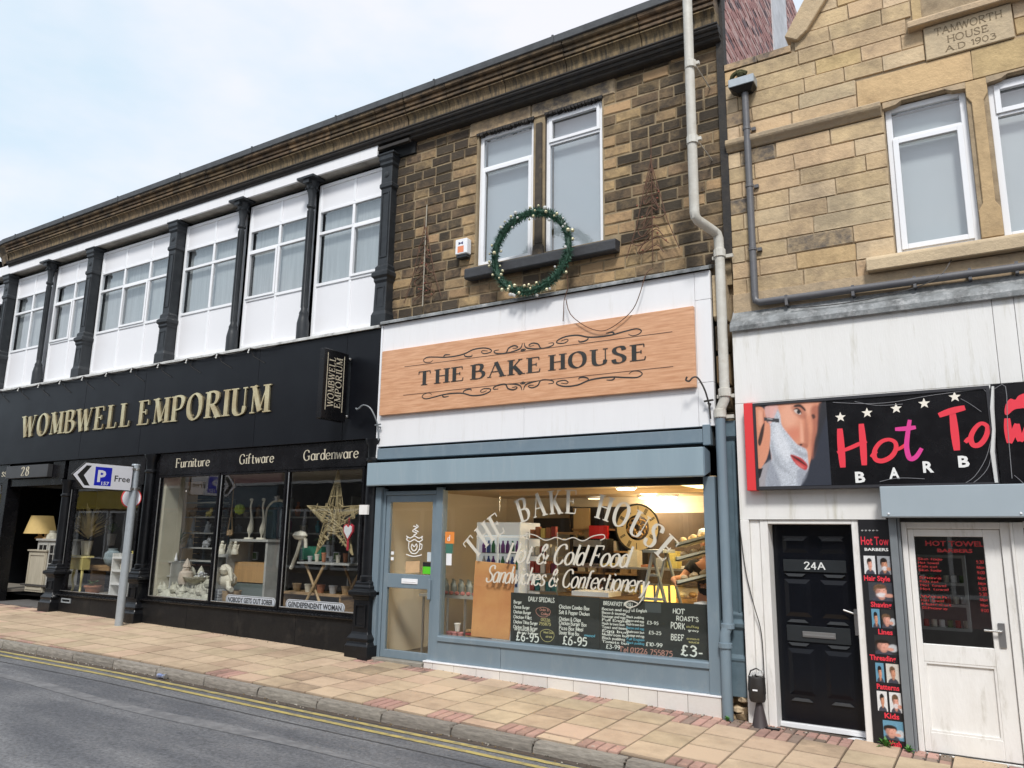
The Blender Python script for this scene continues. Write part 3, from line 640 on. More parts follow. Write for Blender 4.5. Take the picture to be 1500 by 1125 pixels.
# upper bays: (x0, x1, inner mullions, casement cells)
ZT, ZA, ZB, ZS, Z0 = 7.96, 7.46, 7.045, 6.11, 5.20
bays = [(-20.85, -20.14, [-20.5], []), (-19.86, -18.24, [-19.05], []), (-18.08, -16.52, [-17.25], [(0, 1)]), (-16.25, -13.60, [-15.35, -14.45], [(1, 1)]),
        (-13.33, -11.58, [-12.42], []), (-11.42, -9.76, [-10.58], [(0, 1)]), (-9.62, -8.02, [-8.78], [(1, 1)])]
for x0, x1, xs, cas in bays:
    n = len(xs)+1
    window(emp, x0, x1, Z0, ZT, .20, xs, [ZS, ZB, ZA], casements=[(i, 1) for i, _ in cas], panels=[(i, 0) for i in range(n)]+[(i, 3) for i in range(n)], fw=.06, mw=.055, cs=.045)
for p_ in (-20.0, -16.385, -13.465, -7.90):   # heavy iron pilasters
    b = MB(); y = .07
    hw = .105
    b.quadstack(p_, y+.04, [(.15, .15, 5.12), (.15, .15, 5.3), (.125, .13, 5.36), (.12, .12, 5.82), (.135, .14, 5.86), (.135, .14, 5.9), (.165, .17, 5.93), (.165, .17, 5.99), (.13, .13, 6.03), (.13, .13, 6.09), (hw, .10, 6.13),
        (hw, .10, 7.42), (.13, .12, 7.45), (.13, .12, 7.5), (.11, .105, 7.53), (.11, .105, 7.8), (.13, .13, 7.84), (.13, .13, 7.88), (.145, .15, 7.92), (.145, .15, 7.99), (.175, .165, 8.0), (.175, .165, 8.03)])
    o = b.build('pilaster', 'iron_grey', emp, bevel=.006)
    b = MB()
    bars(b, p_-.075, p_+.075, 6.25, 7.36, y-.072, y-.055, .018); bars(b, p_-.08, p_+.08, 5.42, 5.76, y-.092, y-.075, .018)
    b.lathe([(.055, 0), (.05, .012), (.02, .02)], 0, 0, 8); 
    k = 24
    b.v[-k:] = [(p_+v[0], y-.062-v[2], 7.665+v[1]) for v in b.v[-k:]]
    b.build('moulding', 'iron_grey', o)
for p_ in (-18.16, -11.50, -9.69):   # slender iron columns with flared heads
    b = MB(); y = .09
    b.lathe([(.105, 5.12), (.105, 5.42), (.09, 5.5), (.075, 5.58), (.08, 5.6), (.055, 5.66), (.048, 7.5), (.075, 7.52), (.075, 7.56), (.055, 7.58), (.055, 7.68), (.075, 7.8), (.1, 7.9), (.12, 7.97), (.125, 8.0)], p_, y, 12)
    b.box(p_-.2, p_+.2, y-.19, y+.1, 8.0, 8.04); b.box(p_-.07, p_+.07, y-.16, y-.02, 7.93, 8.0)
    o = b.build('column', 'iron_grey', emp, smooth=True)
    b = MB()
    for k in range(8): b.box(p_-.012, p_+.012, -.066, -.045, 5.7, 7.45)
    b.v = []; b.f = []; b.m = []
    for k in range(8):
        a = math.pi*2*k/8; c_, s_ = math.cos(a)*.052, math.sin(a)*.052
        b.tube([(p_+c_, y+s_, 5.7), (p_+c_, y+s_, 7.46)], .009, 4)
        b.ball((p_+math.cos(a)*.1, y+math.sin(a)*.1, 7.86), .026, 6)
    b.build('fluting', 'iron_grey', o)
# white eaves board in lengths, grey soffit
xx = [-20.9, -18.9, -16.3, -13.9, -11.4, -8.12]
for a, c in zip(xx, xx[1:]):
    b = MB(); b.box(a+.004, c-.004, .0, .04, 8.045, 8.292); b.build('eaves_board', 'white_board', emp, bevel=.004)
b = MB(); b.box(-20.9, -8.12, .041, .30, 8.052, 8.08); b.build('soffit', mat('soffit_grey', (.4, .38, .34), .7, var=.7, vs=3, dirt=.5), emp)
b = MB(); b.box(-8.12, -7.42, .12, .2, 7.98, 8.2); b.build('eaves_gap_shade', 'gap_black', emp, label='black fill painting the shade of the gap where the white board ends')  # solid black box, its colour stands for the shade in the recess
b = MB(); b.box(-20.95, -2.44, .05, .5, 8.19, 8.28); b.box(-8.1, -7.45, -.02, .05, 8.13, 8.18); b.build('eaves_beam', 'soot_black', emp)
# cornice stones (run over both shops); one object per stone
def cornice(par, x0, x1):
    x = x0
    while x < x1-.05:
        w = min(random.uniform(.75, 1.15), x1-x)
        if x1-x-w < .35: w = x1-x
        g_ = .006
        b = MB(); b.xprism([(.2, 8.35), (-.05, 8.35), (-.055, 8.43), (-.065, 8.47), (-.085, 8.50), (-.11, 8.52), (-.125, 8.525), (-.125, 8.54), (.2, 8.54)], x+g_, x+w-g_)
        b.build('frieze_stone', 'streaked_stone', par)
        b = MB(); j = random.uniform(-.006, .006)
        b.xprism([(.2, 8.543), (-.09+j, 8.543), (-.09+j, 8.562), (-.145+j, 8.565), (-.15+j, 8.60), (-.12+j, 8.605), (-.12+j, 8.625), (-.165+j, 8.63), (-.175+j, 8.66), (-.185+j, 8.665), (-.15+j, 8.672), (-.15+j, 8.69), (-.19+j, 8.70), (-.21+j, 8.715), (-.215+j, 8.752), (.2, 8.754)], x+g_, x+w-g_)
        b.build('cornice_stone', 'cornice_stone', par)
        x += w
def lead_cap(par, x0, x1):
    b = MB(); b.xprism([(.3, 8.756), (-.225, 8.756), (-.24, 8.765), (-.245, 8.865), (-.21, 8.885), (.3, 8.93)], x0, x1)
    o = b.build('parapet_cap', 'lead', par, label='grey lead capping')
    x = x0+.6
    while x < x1:
        b = MB(); b.box(x, x+.03, -.252, -.21, 8.76, 8.88); b.build('lead_roll', 'lead', o); x += 2.1
def black_band(par, x0, x1, m='soot_black'):
    b = MB(); b.xprism([(.2, 8.235), (-.02, 8.235), (-.03, 8.255), (-.03, 8.275), (-.055, 8.28), (-.07, 8.30), (-.07, 8.325), (-.085, 8.33), (-.085, 8.347), (.2, 8.348)], x0, x1)
    b.build('string_moulding', m, par)
cornice(emp, -19.95, -7.44); lead_cap(emp, -20.0, -7.43); black_band(emp, -20.0, -7.43)
b = MB()
for i in range(6):   # corner turns away from the street in short facets
    a0, a1 = R(15*i), R(15*i+15)
    c = (-19.95, 1.2)
    for (r0, z0_, r1, z1_) in ((1.25, 8.35, 1.31, 8.54), (1.29, 8.543, 1.36, 8.64), (1.33, 8.642, 1.41, 8.752)):
        P = [(c[0]-math.sin(a)*r, c[1]-math.cos(a)*r) for a in (a0, a1) for r in (r0, r1)]
        b.add([(P[0][0], P[0][1], z0_), (P[2][0], P[2][1], z0_), (P[3][0], P[3][1], z1_), (P[1][0], P[1][1], z1_)], [(0, 1, 2, 3)])
    P = [(c[0]-math.sin(a)*1.0, c[1]-math.cos(a)*1.0) for a in (a0, a1)]
    Q = [(c[0]-math.sin(a)*1.41, c[1]-math.cos(a)*1.41) for a in (a0, a1)]
    b.add([(*Q[0], 8.752), (*Q[1], 8.752), (*P[1], 8.76), (*P[0], 8.76)], [(0, 1, 2, 3)])
b.build('corner_cornice', 'cornice_stone', emp)
b = MB()
pr = [(1.42, 8.756), (1.44, 8.765), (1.445, 8.865), (1.4, 8.885), (.9, 8.93)]
for i in range(6):
    for (r0, z0_), (r1, z1_) in zip(pr, pr[1:]):
        A = [R(15*i), R(15*i+15)]
        P = [(-19.95-math.sin(a)*r, 1.2-math.cos(a)*r, z) for a in A for r, z in ((r0, z0_), (r1, z1_))]
        b.add(P, [(0, 2, 3, 1)])
b.build('corner_lead', 'lead', emp)
# fascia boards
for a, c in ((-20.9, -15.9), (-15.9, -13.85), (-13.85, -10.6), (-10.6, -8.55), (-8.55, -7.86)):
    b = MB(); b.box(a+.003, c-.003, -.0, .12, 3.362, 5.075); b.build('fascia_panel', 'fascia_black', emp, bevel=.003)
b = MB(); b.xprism([(.22, 5.17), (.22, 5.13), (-.03, 5.078), (-.05, 5.078), (-.05, 5.112), (-.03, 5.13)], EX0, EX1); b.build('capping', mat('capping_white', (.62, .62, .6), .5, var=.6, vs=6, dirt=.5, ds=6), emp)
b = MB(); b.box(EX0, EX1, .13, .4, 3.3, 5.07); b.build('fascia_core', 'gap_black', emp)
def px_rect(x0, x1, zb, y): return lambda u, v, d: (x0+u, y-d, zb+v)
def letters(par, s, x0, x1, z0, z1, y, st, m, d=.03, name='letter', fn=None):
    f = fn or px_rect(x0, x1, z0, y)
    def per(b, ch): b.build(name, m, par)
    write(None, s, f, st, h=z1-z0, width=x1-x0, d1=d, d0=0 if d > .01 else d, per=per)
letters(emp, 'WOMBWELL', -18.22, -14.22, 3.935, 4.405, -.004, ROMAN, 'metal_letter')
letters(emp, 'EMPORIUM', -13.90, -10.30, 3.935, 4.41, -.004, ROMAN, 'metal_letter')
# shopfront head boards, glazing and risers
for a, c, z in ((-13.2, -8.06, 2.955), (-16.3, -13.65, 2.80), (-16.9, -16.45, 3.0), (EX0, -18.7, 2.95)):
    b = MB(); b.box(a, c, .05, .14, z, 3.355); b.build('head_board', 'gloss_black', emp)
for s, a, c in (('Furniture', -12.72, -11.77), ('Giftware', -10.97, -10.12), ('Gardenware', -9.42, -8.24)):
    b = MB(); write(b, s, px_rect(a, c, 3.085, .049), BOOK, h=.165, width=c-a); b.build('lettering', 'cream_letter', emp)
b = MB(); write(b, 'ss', px_rect(0, 0, 3.10, .049), BOOK, h=.16, width=.2); b.v = [(v[0]-19.02, v[1], v[2]) for v in b.v]; b.build('lettering', 'cream_letter', emp)
nb_ = MB(); nb_.box(-18.62, -16.9, -.06, .049, 3.03, 3.30); nbo = nb_.build('number_board', mat('number_board', (.05, .05, .052), .4, var=.5, vs=4), emp, bevel=.006)
b = MB(); write(b, '28', px_rect(0, 0, 3.075, -.063), ROMAN, h=.19, width=.3); b.v = [(v[0]-17.95, v[1], v[2]) for v in b.v]; b.build('lettering', 'cream_letter', nbo)
glz = [(-16.13, -13.72, .70, 2.80), (-13.2, -11.47, .745, 2.955), (-11.45, -9.80, .745, 2.955), (-9.78, -8.10, .745, 2.955), (EX0, -18.82, .70, 2.95)]
for x0, x1, z0, z1 in glz:
    w = window(emp, x0, x1, z0, z1, .06, [], [], fw=.045, fm='gloss_black', gm='shop_glass', blind=False, name='shop_window')
    q = MB(); q.tube([(x0+.05, .055, z0+.045), (x0+.05, .055, z1-.045)], .008, 6); q.tube([(x0+.05, .05, z0+.05), (x1-.05, .05, z0+.05)], .009, 6); q.build('bead', 'steel', w)
def riser(x0, x1, zt):
    n = max(1, round((x1-x0)/1.4)); w = (x1-x0)/n
    for i in range(n):
        a = x0+i*w; zb = zg(a)-.1
        b = MB(); b.box(a+.003, a+w-.003, .02, .1, zb, zt); b.build('riser_panel', 'board_black', emp, bevel=.004)
    b = MB(); b.xprism([(.16, zt), (-.02, zt), (-.03, zt+.012), (-.03, zt+.03), (.05, zt+.045), (.16, zt+.045)], x0, x1); b.build('window_sill', 'gloss_black', emp)
riser(-16.2, -13.6, .655); riser(-13.3, -8.0, .70); riser(EX0, -18.75, .655)
b = MB(); bars(b, -15.88, -15.56, .53, .615, -.0, .02, .022); o = b.build('air_vent', 'galvanised', emp)
b = MB()
for k in range(5): b.box(-15.86, -15.58, .012, .018, .555+k*.01, .559+k*.01)
b.build('louvre', 'gap_black', o)
for p_, zt in ((-16.2, 2.95), (-13.42, 3.35), (-7.90, 3.35)):   # cast iron shopfront columns with pedestals
    zb = zg(p_); b = MB(); y = .03
    b.quadstack(p_, y, [(.215, .19, zb-.1), (.215, .19, zb+.17), (.20, .17, zb+.2), (.185, .16, zb+.235), (.20, .17, zb+.25), (.20, .17, zb+.275), (.16, .13, zb+.33), (.15, .12, zb+.36), (.145, .115, 1.0), (.16, .13, 1.02),
        (.16, .13, 1.04), (.21, .18, 1.07), (.21, .18, 1.125), (.16, .13, 1.15), (.16, .13, 1.19), (.14, .11, 1.21), (.14, .11, 1.25), (.105, .07, 1.28)])
    o = b.build('pedestal', 'iron_black', emp, bevel=.006)
    b = MB(); bars(b, p_-.105, p_+.105, zb+.42, .94, y-.135, y-.115, .022); b.build('moulding', 'iron_black', o)
    b = MB(); b.lathe([(.115, 1.27), (.115, 1.33), (.095, 1.35), (.09, zt-.35), (.11, zt-.33), (.11, zt-.3), (.09, zt-.28), (.1, zt-.1), (.14, zt-.03), (.14, zt)], p_, y, 14); b.build('column', 'iron_black', emp, smooth=True)
    b = MB(); b.box(p_-.25, p_+.25, .08, .14, zb-.1, zt); b.build('backboard', 'gloss_black', emp)
# recessed doorway
b = MB(); zb = zg(-17.7)
b.box(-18.86, -18.64, .02, .32, zb-.1, 3.02); b.box(-18.64, -16.5, .06, .3, 2.86, 3.02); b.build('door_frame', 'gloss_black', emp, bevel=.006)
b = MB(); b.box(-18.64, -16.45, -.02, 1.2, zb-.1, zb+.03); b.build('door_step', mat('step_grey', (.12, .115, .11), .8, var=.6, vs=6), emp)
b = MB(); b.box(-18.55, -16.55, 1.0, 1.05, zb+.03, .72); b.build('riser_panel', 'gap_black', emp)
b = MB(); b.box(-18.6, -16.5, .55, 1.6, .72, .76); b.build('display_floor', mat('display_dark', (.06, .055, .05), .7), emp)
b = MB(); b.box(-16.2, -8.0, .12, 2.2, .60, .66); b.box(EX0, -18.7, .12, 1.4, .58, .64); b.build('display_floor', mat('display_floor', (.28, .25, .21), .7, var=.5, vs=5), emp)
b = MB(); b.box(-13.19, -13.10, .16, .55, .66, 2.95); b.build('side_wall', mat('cream_wall', (.56, .52, .40), .8, var=.3, vs=3), emp)
tw0, tw1 = W(258, 760, 1.35)[0], W(293, 760, 1.35)[0]; b = MB(); b.box(tw0, tw1, 1.35, 1.4, .66, 2.95); b.build('side_wall', mat('tan_wall', (.50, .38, .25), .8, var=.3, vs=3), emp)
# festoon cable along the fascia top
o = thing('festoon_cable', 'black cable of tiny unlit bulbs strung along the top of the black fascia', 'string lights', (-14, -.06, 5.07))
b = MB(); pth = []; k = 0; xs_ = [-19.4+.86*i for i in range(12)]
for a, c in zip(xs_, xs_[1:]):
    for t in range(5):
        t /= 5; pth.append((a+(c-a)*t, -.075, 5.085-.05*4*t*(1-t)))
b.tube(pth, .009, 5); b.build('cable', 'wire_dark', o)
for a in xs_[:-1]:
    b = MB(); b.tube([(a, -.075, 5.08), (a, -.09, 5.03)], .012, 6); b.ball((a, -.092, 5.01), .018, 6); b.build('bulb', mat('bulb_glass', (.6, .6, .58), .15), o)
    b = MB(); b.tube([(a, -.06, 5.1), (a+.05, -.012, 4.95), (a+.35, -.012, 4.80)], .006, 4); b.build('stay_wire', 'wire_dark', o)

# projecting sign
ps = thing('projecting_sign', 'black hanging sign box reading WOMBWELL EMPORIUM sideways, beside the white fascia', 'sign', (-8.38, -.01, 3.6))
sx0 = -8.40; dy = -.62
b = MB(); b.box(sx0-.10, sx0+.0, dy, -.10, 3.62, 4.70); b.build('sign_box', 'gloss_black', ps, bevel=.008)
b = MB(); b.box(sx0-.07, sx0-.03, -.10, -.004, 3.70, 4.66); b.build('mounting_rail', 'iron_grey', ps, bevel=.005)
for z in (3.72, 4.63):
    b = MB(); b.ball((sx0-.015, -.06, z), .025, 8); b.build('bolt', 'steel', ps)
# face towards +x carries the lettering, read bottom to top
fr = lambda x, yb, z0: (lambda u, v, d: (x+d, yb-v, z0+u))
b = MB(); rr_ = lambda y0: (lambda u, v, d: (sx0+.001+d, y0-v, 3.80+u))
write(b, 'WOMBWELL', (lambda u, v, d: (sx0+.001+d, -.385-v, 3.82+u)), ROMAN_LIGHT, h=.125, width=.76)
write(b, 'EMPORIUM', (lambda u, v, d: (sx0+.001+d, -.235-v, 3.82+u)), ROMAN_LIGHT, h=.125, width=.76)
for yy in (-.545, -.195): b.box(sx0+.001, sx0+.004, yy-.006, yy+.006, 3.76, 4.64)
b.v = [(v[0], v[1], v[2]) for v in b.v]
b.build('lettering', 'cream_letter', ps)
b = MB(); b.prism([(sx0-.11, 3.95), (sx0-.20, 4.06), (sx0-.11, 4.17)], -.40, -.38); b.build('arrow', 'white_board', ps)
# ================================================================== BAKERY BUILDING
bak = thing('bakery_building', 'narrow two storey sooty stone building in the middle with a grey blue bakery shopfront', 'building', (-5.1, 0, .1))
BX0, BX1 = -7.83, -2.445
def punched(b, x0, x1, z0, z1, y0, y1, holes):
    "wall slab with rectangular openings (holes in one band of height)"
    hz0 = holes[0][2]; hz1 = holes[0][3]
    b.box(x0, x1, y0, y1, z0, hz0).box(x0, x1, y0, y1, hz1, z1)
    x = x0
    for h in holes: b.box(x, h[0], y0, y1, hz0, hz1); x = h[1]
    b.box(x, x1, y0, y1, hz0, hz1)
wl = MB(); punched(wl, BX0, BX1, 4.95, 8.3, .168, .45, [(-6.21, -5.24, 5.85, 7.95), (-5.05, -4.14, 5.85, 7.95)])
wall = wl.build('stone_wall', 'mortar_light', bak)
b = MB(); b.box(BX0, BX1, .45, 9, 4.95, 8.6); b.box(BX0+.0, BX1, 3.6, 9, .0, 4.95); b.box(BX0+.0, BX0+.08, .1, 3.6, .0, 4.95); b.box(BX1-.14, BX1, .25, 3.6, .0, 4.95)
b.build('inner_wall', 'mortar_dark', bak)
# stones, course by course
zc = 5.24; ch = .1605; row = 0
def stone_tone(x, z):
    d = 9
    if 5.7 < z < 8.1: d = min(abs(x+6.22), abs(x+4.10))
    p = .10
    if d < .26: p = .92
    if z > 7.98: p = .8
    if z < 5.62 and -6.6 < x < -3.1: p = .92
    if x < -7.62: p = .5
    if -4.1 < x < -3.0 and z < 6.0: p = max(p, .5)
    if x > -2.62: p = .35
    r_ = random.random()
    if r_ < p*.72: return 'stone_tan'
    if r_ < p*.72+.27: return 'stone_mid'
    return 'stone_dark'
zones = []
while zc < 8.17:
    z1 = min(zc+ch, 8.185)
    segs = []
    if zc > 5.60 and zc < 7.93: segs = [(-7.83, -6.23), (-4.125, BX1)]
    elif zc >= 7.93: segs = [(-7.43 if zc > 7.95 else -7.83, -6.38), (-3.93, BX1)]
    else: segs = [(-7.83, BX1)]
    if 5.58 < zc < 5.8: segs = [(-7.83, -6.30), (-3.89, BX1)]
    for a, c in segs:
        x = a; first = True
        while x < c-.02:
            w = random.uniform(.20, .40)
            if first: w = .16+.22*(row % 2)+random.uniform(0, .05)
            if c-x-w < .16: w = c-x
            if w > .5: w = w/2
            first = False
            m_ = stone_tone(x+w/2, zc)
            block('stone', wall, x+.008, .153+random.uniform(-.006, .006), zc+.007, w-.016, .04, z1-zc-.014, m_, 'y', (.035, .085), jit=.07)
            x += w
    zc += ch; row += 1
for a, c in ((-6.375, -5.28), (-5.27, -3.935)):   # big lintel
    block('lintel_stone', wall, a+.004, .146, 7.955, c-a-.008, .05, .225, 'stone_smoked', 'y', (.01, .04))
b = MB(); x = -6.24
while x < -4.14:   # ragged dark mortar drips over the frames
    w = random.uniform(.03, .07)
    if not (-5.25 < x < -5.07): b.prism([(x, 7.975), (x+w, 7.975), (x+w*.9, 7.945-random.uniform(0, .03)), (x+w*.2, 7.945-random.uniform(0, .03))], .135, .24)
    x += w
b.build('ragged_seal', 'soot_black', wall)
b = MB(); b.box(-6.275, -6.212, .20, .24, 5.80, 7.95); b.build('reveal', 'soot_black', wall)
b = MB(); x = 5.8
for k in range(14): b.box(-6.262, -6.235, .194, .2, 5.85+k*.148, 5.862+k*.148)
b.build('reveal_joint', 'mortar_light', wall)
b = MB(); b.prism([(-5.235, 5.81), (-5.045, 5.81), (-5.045, 7.95), (-5.235, 7.95)], .18, .30); b.prism([(-5.20, 5.98), (-5.08, 5.98), (-5.09, 7.85), (-5.19, 7.85)], .135, .18)
b.prism([(-5.235, 5.80), (-5.045, 5.80), (-5.055, 5.94), (-5.08, 5.98), (-5.20, 5.98), (-5.225, 5.94)], .13, .18)
b.build('mullion_stone', mat('mullion_stone', (.075, .06, .045), .9, var=.8, vs=6, dark=(.03, .027, .024), bump=.5, bs=30, dirt=.7, dc=(.33, .23, .12), ds=3, thr=.55), wall, bevel=.01)
b = MB(); b.xprism([(.17, 5.79), (.17, 5.625), (.03, 5.61), (.0, 5.625), (.0, 5.755), (.02, 5.775)], -6.30, -3.895); b.build('window_sill', mat('sill_slate', (.045, .047, .052), .6, var=.6, vs=7, bump=.5, bs=20, dirt=.4, dc=(.16, .14, .11), ds=7, thr=.58), wall, bevel=.008)
window(bak, -6.205, -5.24, 5.80, 7.945, .215, [], [7.40], fw=.06, mw=.05, casements=[(0, 0)], bm='blind_dim', cs=.055)
window(bak, -5.05, -4.145, 5.80, 7.945, .215, [], [7.50], fw=.06, mw=.05, casements=[(0, 1)], bm='blind_dim', cs=.05)
b = MB(); b.box(-7.83, -7.43, .45, .5, 7.9, 8.2); b.build('recess_back', 'brick_brown', bak)
block('end_stone', wall, -7.80, .15, 8.03, .36, .2, .10, 'stone_pale', 'y')
# cornice over the bakery, with an extra small moulding below
cornice(bak, -7.43, -2.445); lead_cap(bak, -7.42, -2.42); black_band(bak, -7.425, -2.43)
b = MB(); b.xprism([(.2, 8.175), (.06, 8.175), (.03, 8.19), (.02, 8.215), (.0, 8.222), (.0, 8.232), (.2, 8.233)], -7.43, -2.435); b.build('bed_moulding', 'soot_black', bak)
# brick gable side wall seen above the next house
side = MB(); side.box(BX1-.25, BX1, .19, 9.4, 5.2, 12.2); sw = side.build('side_wall', 'mortar_light', bak, label='side wall of old red brick above the neighbouring roof')
b = MB(); rr = random.Random(5)
z = 7.6; row = 0
while z < 12.1:
    y = .2+(.115 if row % 2 else 0)
    while y < 5.6:
        w = .215
        t = rr.random()
        b.box(BX1-.02, BX1+.012+rr.uniform(-.005, .005), y, min(y+w, 9.3), z, z+.062, 0 if t < .5 else (1 if t < .85 else 2))
        y += .227
    z += .075; row += 1
b.build('brickwork', [mat('old_brick', (.46, .25, .23), .9, var=.8, vs=9, dark=(.32, .16, .15), bump=.4, bs=40), mat('old_brick_pale', (.58, .40, .37), .9, var=.8, vs=9, dark=(.44, .28, .26), bump=.4), mat('old_brick_grey', (.2, .14, .15), .9, var=.6, vs=9)], sw, kind='stuff')
b = MB(); b.box(BX1-.06, BX1+.035, .10, .235, 5.3, 8.9); b.build('corner_stone', 'soot_black', bak)
def side_y(px, py):
    d = fwd*F_PX+rgt*(px-750)-upv*(py-562.5); return CAM_Y+d.y*(BX1/d.x)
b = MB(); b.box(BX1+.014, BX1+.03, side_y(1129, 30), side_y(1150, 30), 7.6, 12); b.build('lime_wash', mat('lime', (.66, .66, .68), .8, var=.6, vs=5), bak, label='white washed stripe on the brick side wall')
# lead flashing over the shop sign
b = MB(); b.xprism([(.165, 5.245), (.165, 5.20), (-.045, 5.118), (-.055, 5.118), (-.055, 5.15), (-.04, 5.165)], BX0, -2.66)
fl = b.build('flashing', 'lead_pale', bak)
# white sign fascia
for a, c, z0, z1 in ((-7.80, -5.252, 3.225, 5.117), (-5.248, -2.86, 3.225, 5.117), (-2.856, -2.665, 3.225, 3.742), (-2.856, -2.665, 3.746, 4.756), (-2.856, -2.665, 4.76, 5.117)):
    b = MB(); b.box(a, c, .0, .06, z0, z1); b.build('fascia_panel', 'white_board', bak, bevel=.003)
b = MB(); b.box(-7.83, -2.67, .06, .3, 3.0, 5.1); b.build('fascia_core', 'gap_black', bak)
b = MB(); b.box(-7.835, -7.803, -.012, .08, 3.03, 5.11); b.build('edge_trim', 'upvc', bak)
# stones left visible right of the fascia
for z, h, m_, dx in ((4.50, .58, 'stone_pale', .0), (4.12, .34, 'stone_mid', 0), (3.72, .37, 'stone_tan', 0), (3.42, .27, 'stone_mid', 0)):
    block('stone', wall, -2.655, .10 if h < .5 else .04, z, .15, .2, h, m_, 'y')
# wooden name board
bs_ = thing('shop_sign', 'wide wood effect name board reading THE BAKE HOUSE on the white fascia', 'sign', (-5.3, -.03, 3.68))
b = MB(); b.box(-7.755, -2.862, -.06, -.003, 3.69, 4.68); b.build('board', 'wood_sign', bs_, bevel=.004)
b = MB()
for z in (3.962, 4.393): b.box(-7.30, -3.13, -.0625, -.0601, z-.004, z+.004)
b.build('printed_line', mat('print_brown', (.12, .06, .035), .6), bs_)
def seg(s, x0, x1, z0=4.082, z1=4.29): letters(bs_, s, x0, x1, z0, z1, -.060, ROMAN, 'sign_ink', d=.006)
seg('THE', -7.02, -6.22); seg('BAKE', -6.07, -4.97); seg('HOUSE', -4.82, -3.48)
def to_board(P, sx=550, sy=440, k=6): return [W(sx+u/k, sy+v/k, -.062) for u, v in P]
scr = [[(505, 525), (480, 545), (440, 545), (422, 525), (455, 500), (530, 498), (610, 500), (700, 490), (780, 470), (860, 432), (950, 418), (1010, 430), (1015, 452), (960, 468), (930, 455), (945, 440), (985, 445)],
       [(655, 476), (615, 478), (600, 495), (620, 503)], [(785, 462), (782, 485), (810, 495), (845, 490), (848, 475)], [(1085, 435), (1048, 442), (1045, 458), (1080, 468), (1145, 462), (1170, 420), (1215, 398), (1248, 405), (1240, 418), (1205, 420)],
       [(1150, 462), (1220, 445), (1275, 420), (1292, 375)], [(1275, 437), (1292, 445), (1300, 438), (1292, 430), (1277, 436)]]
cxb = W(766.5, 510, -.06)[0]; czb = 4.18
b = MB()
for s_ in scr:
    P = to_board(s_); P = catmull(P, 4)
    n = len(P); ws = [.007+.012*math.sin(math.pi*i/(n-1)) for i in range(n)]
    for mx_ in (1, -1):
        for mz in (1, -1):
            Q = [(cxb+(p[0]-cxb)*mx_, czb+(p[1]-czb)*mz+(.0 if mz == 1 else .005)) for p in P]
            _layer[0] = (_layer[0]+1) % 7
            ribbon(b, Q, ws, lambda u, v, d: (u, -.060-d, v), 0, .002+_layer[0]*.0003, 0)
b.build('scrollwork', 'sign_ink', bs_)
# curly iron brackets at both ends of the sign
def bracket(P, y0, label, m_):
    o = thing('scroll_bracket', label, 'bracket', (P[0][0], y0, min(p[1] for p in P)))
    b = MB(); Q = catmull([(x, y, z) for x, y, z in [(p[0], p[2], p[1]) for p in P]], 4); b.tube(Q, .011, 6)
    b.build('arm', m_, o, smooth=True)
    e = P[-3]
    b = MB(); b.tube([(e[0]-.05, e[2], e[1]+.005), (e[0]+.06, e[2], e[1]+.015)], .012, 6); b.build('cross_bar', m_, o)
    b = MB(); b.tube([(e[0], e[2]+.002, e[1]-.02), (e[0], -.002, e[1]-.02)], .014, 6); b.build('wall_fixing', m_, o)
bracket([(-2.915, 3.79, -.2), (-2.93, 3.75, -.2), (-2.89, 3.735, -.2), (-2.85, 3.775, -.19), (-2.80, 3.77, -.16), (-2.74, 3.64, -.12), (-2.715, 3.50, -.07), (-2.71, 3.42, -.05), (-2.705, 3.30, -.04)], -.03, 'black iron scroll bracket at the right end of the wooden bakery sign', 'wire_dark')
bracket([(-8.09, 3.785, -.18), (-8.12, 3.81, -.18), (-8.07, 3.80, -.18), (-7.98, 3.85, -.17), (-7.86, 3.80, -.15), (-7.78, 3.66, -.12), (-7.765, 3.54, -.07), (-7.765, 3.44, -.05), (-7.762, 3.32, -.04)], -.03, 'thin iron scroll bracket curling over the black fascia left of the wooden sign', 'grey_post')
# roller shutter head
b = MB(); b.box(-7.775, -2.812, -.035, .2, 3.03, 3.19); b.build('head_rail', 'blue_grey', bak, bevel=.006)
b = MB(); b.box(-2.81, -2.72, -.03, .1, 3.0, 3.24); b.build('rail_end', 'blue_grey', bak, bevel=.006)
b = MB(); b.xprism([(-.15, 2.97), (-.15, 2.64), (-.135, 2.628), (.1, 2.70), (.1, 2.93)], -7.86, -2.772); b.build('shutter_box', 'blue_grey_box', bak, bevel=.008)
b = MB(); b.xprism([(-.149, 2.968), (-.149, 2.645), (.05, 2.705), (.05, 2.93)], -2.771, -2.755); b.build('shutter_box_end', 'blue_grey', bak)
b = MB(); b.box(-7.70, -2.8, .10, .2, 2.56, 3.0); b.build('shutter_gap_shade', 'gap_black', bak)  # black sheet paints the shade in the gap behind the shutter box
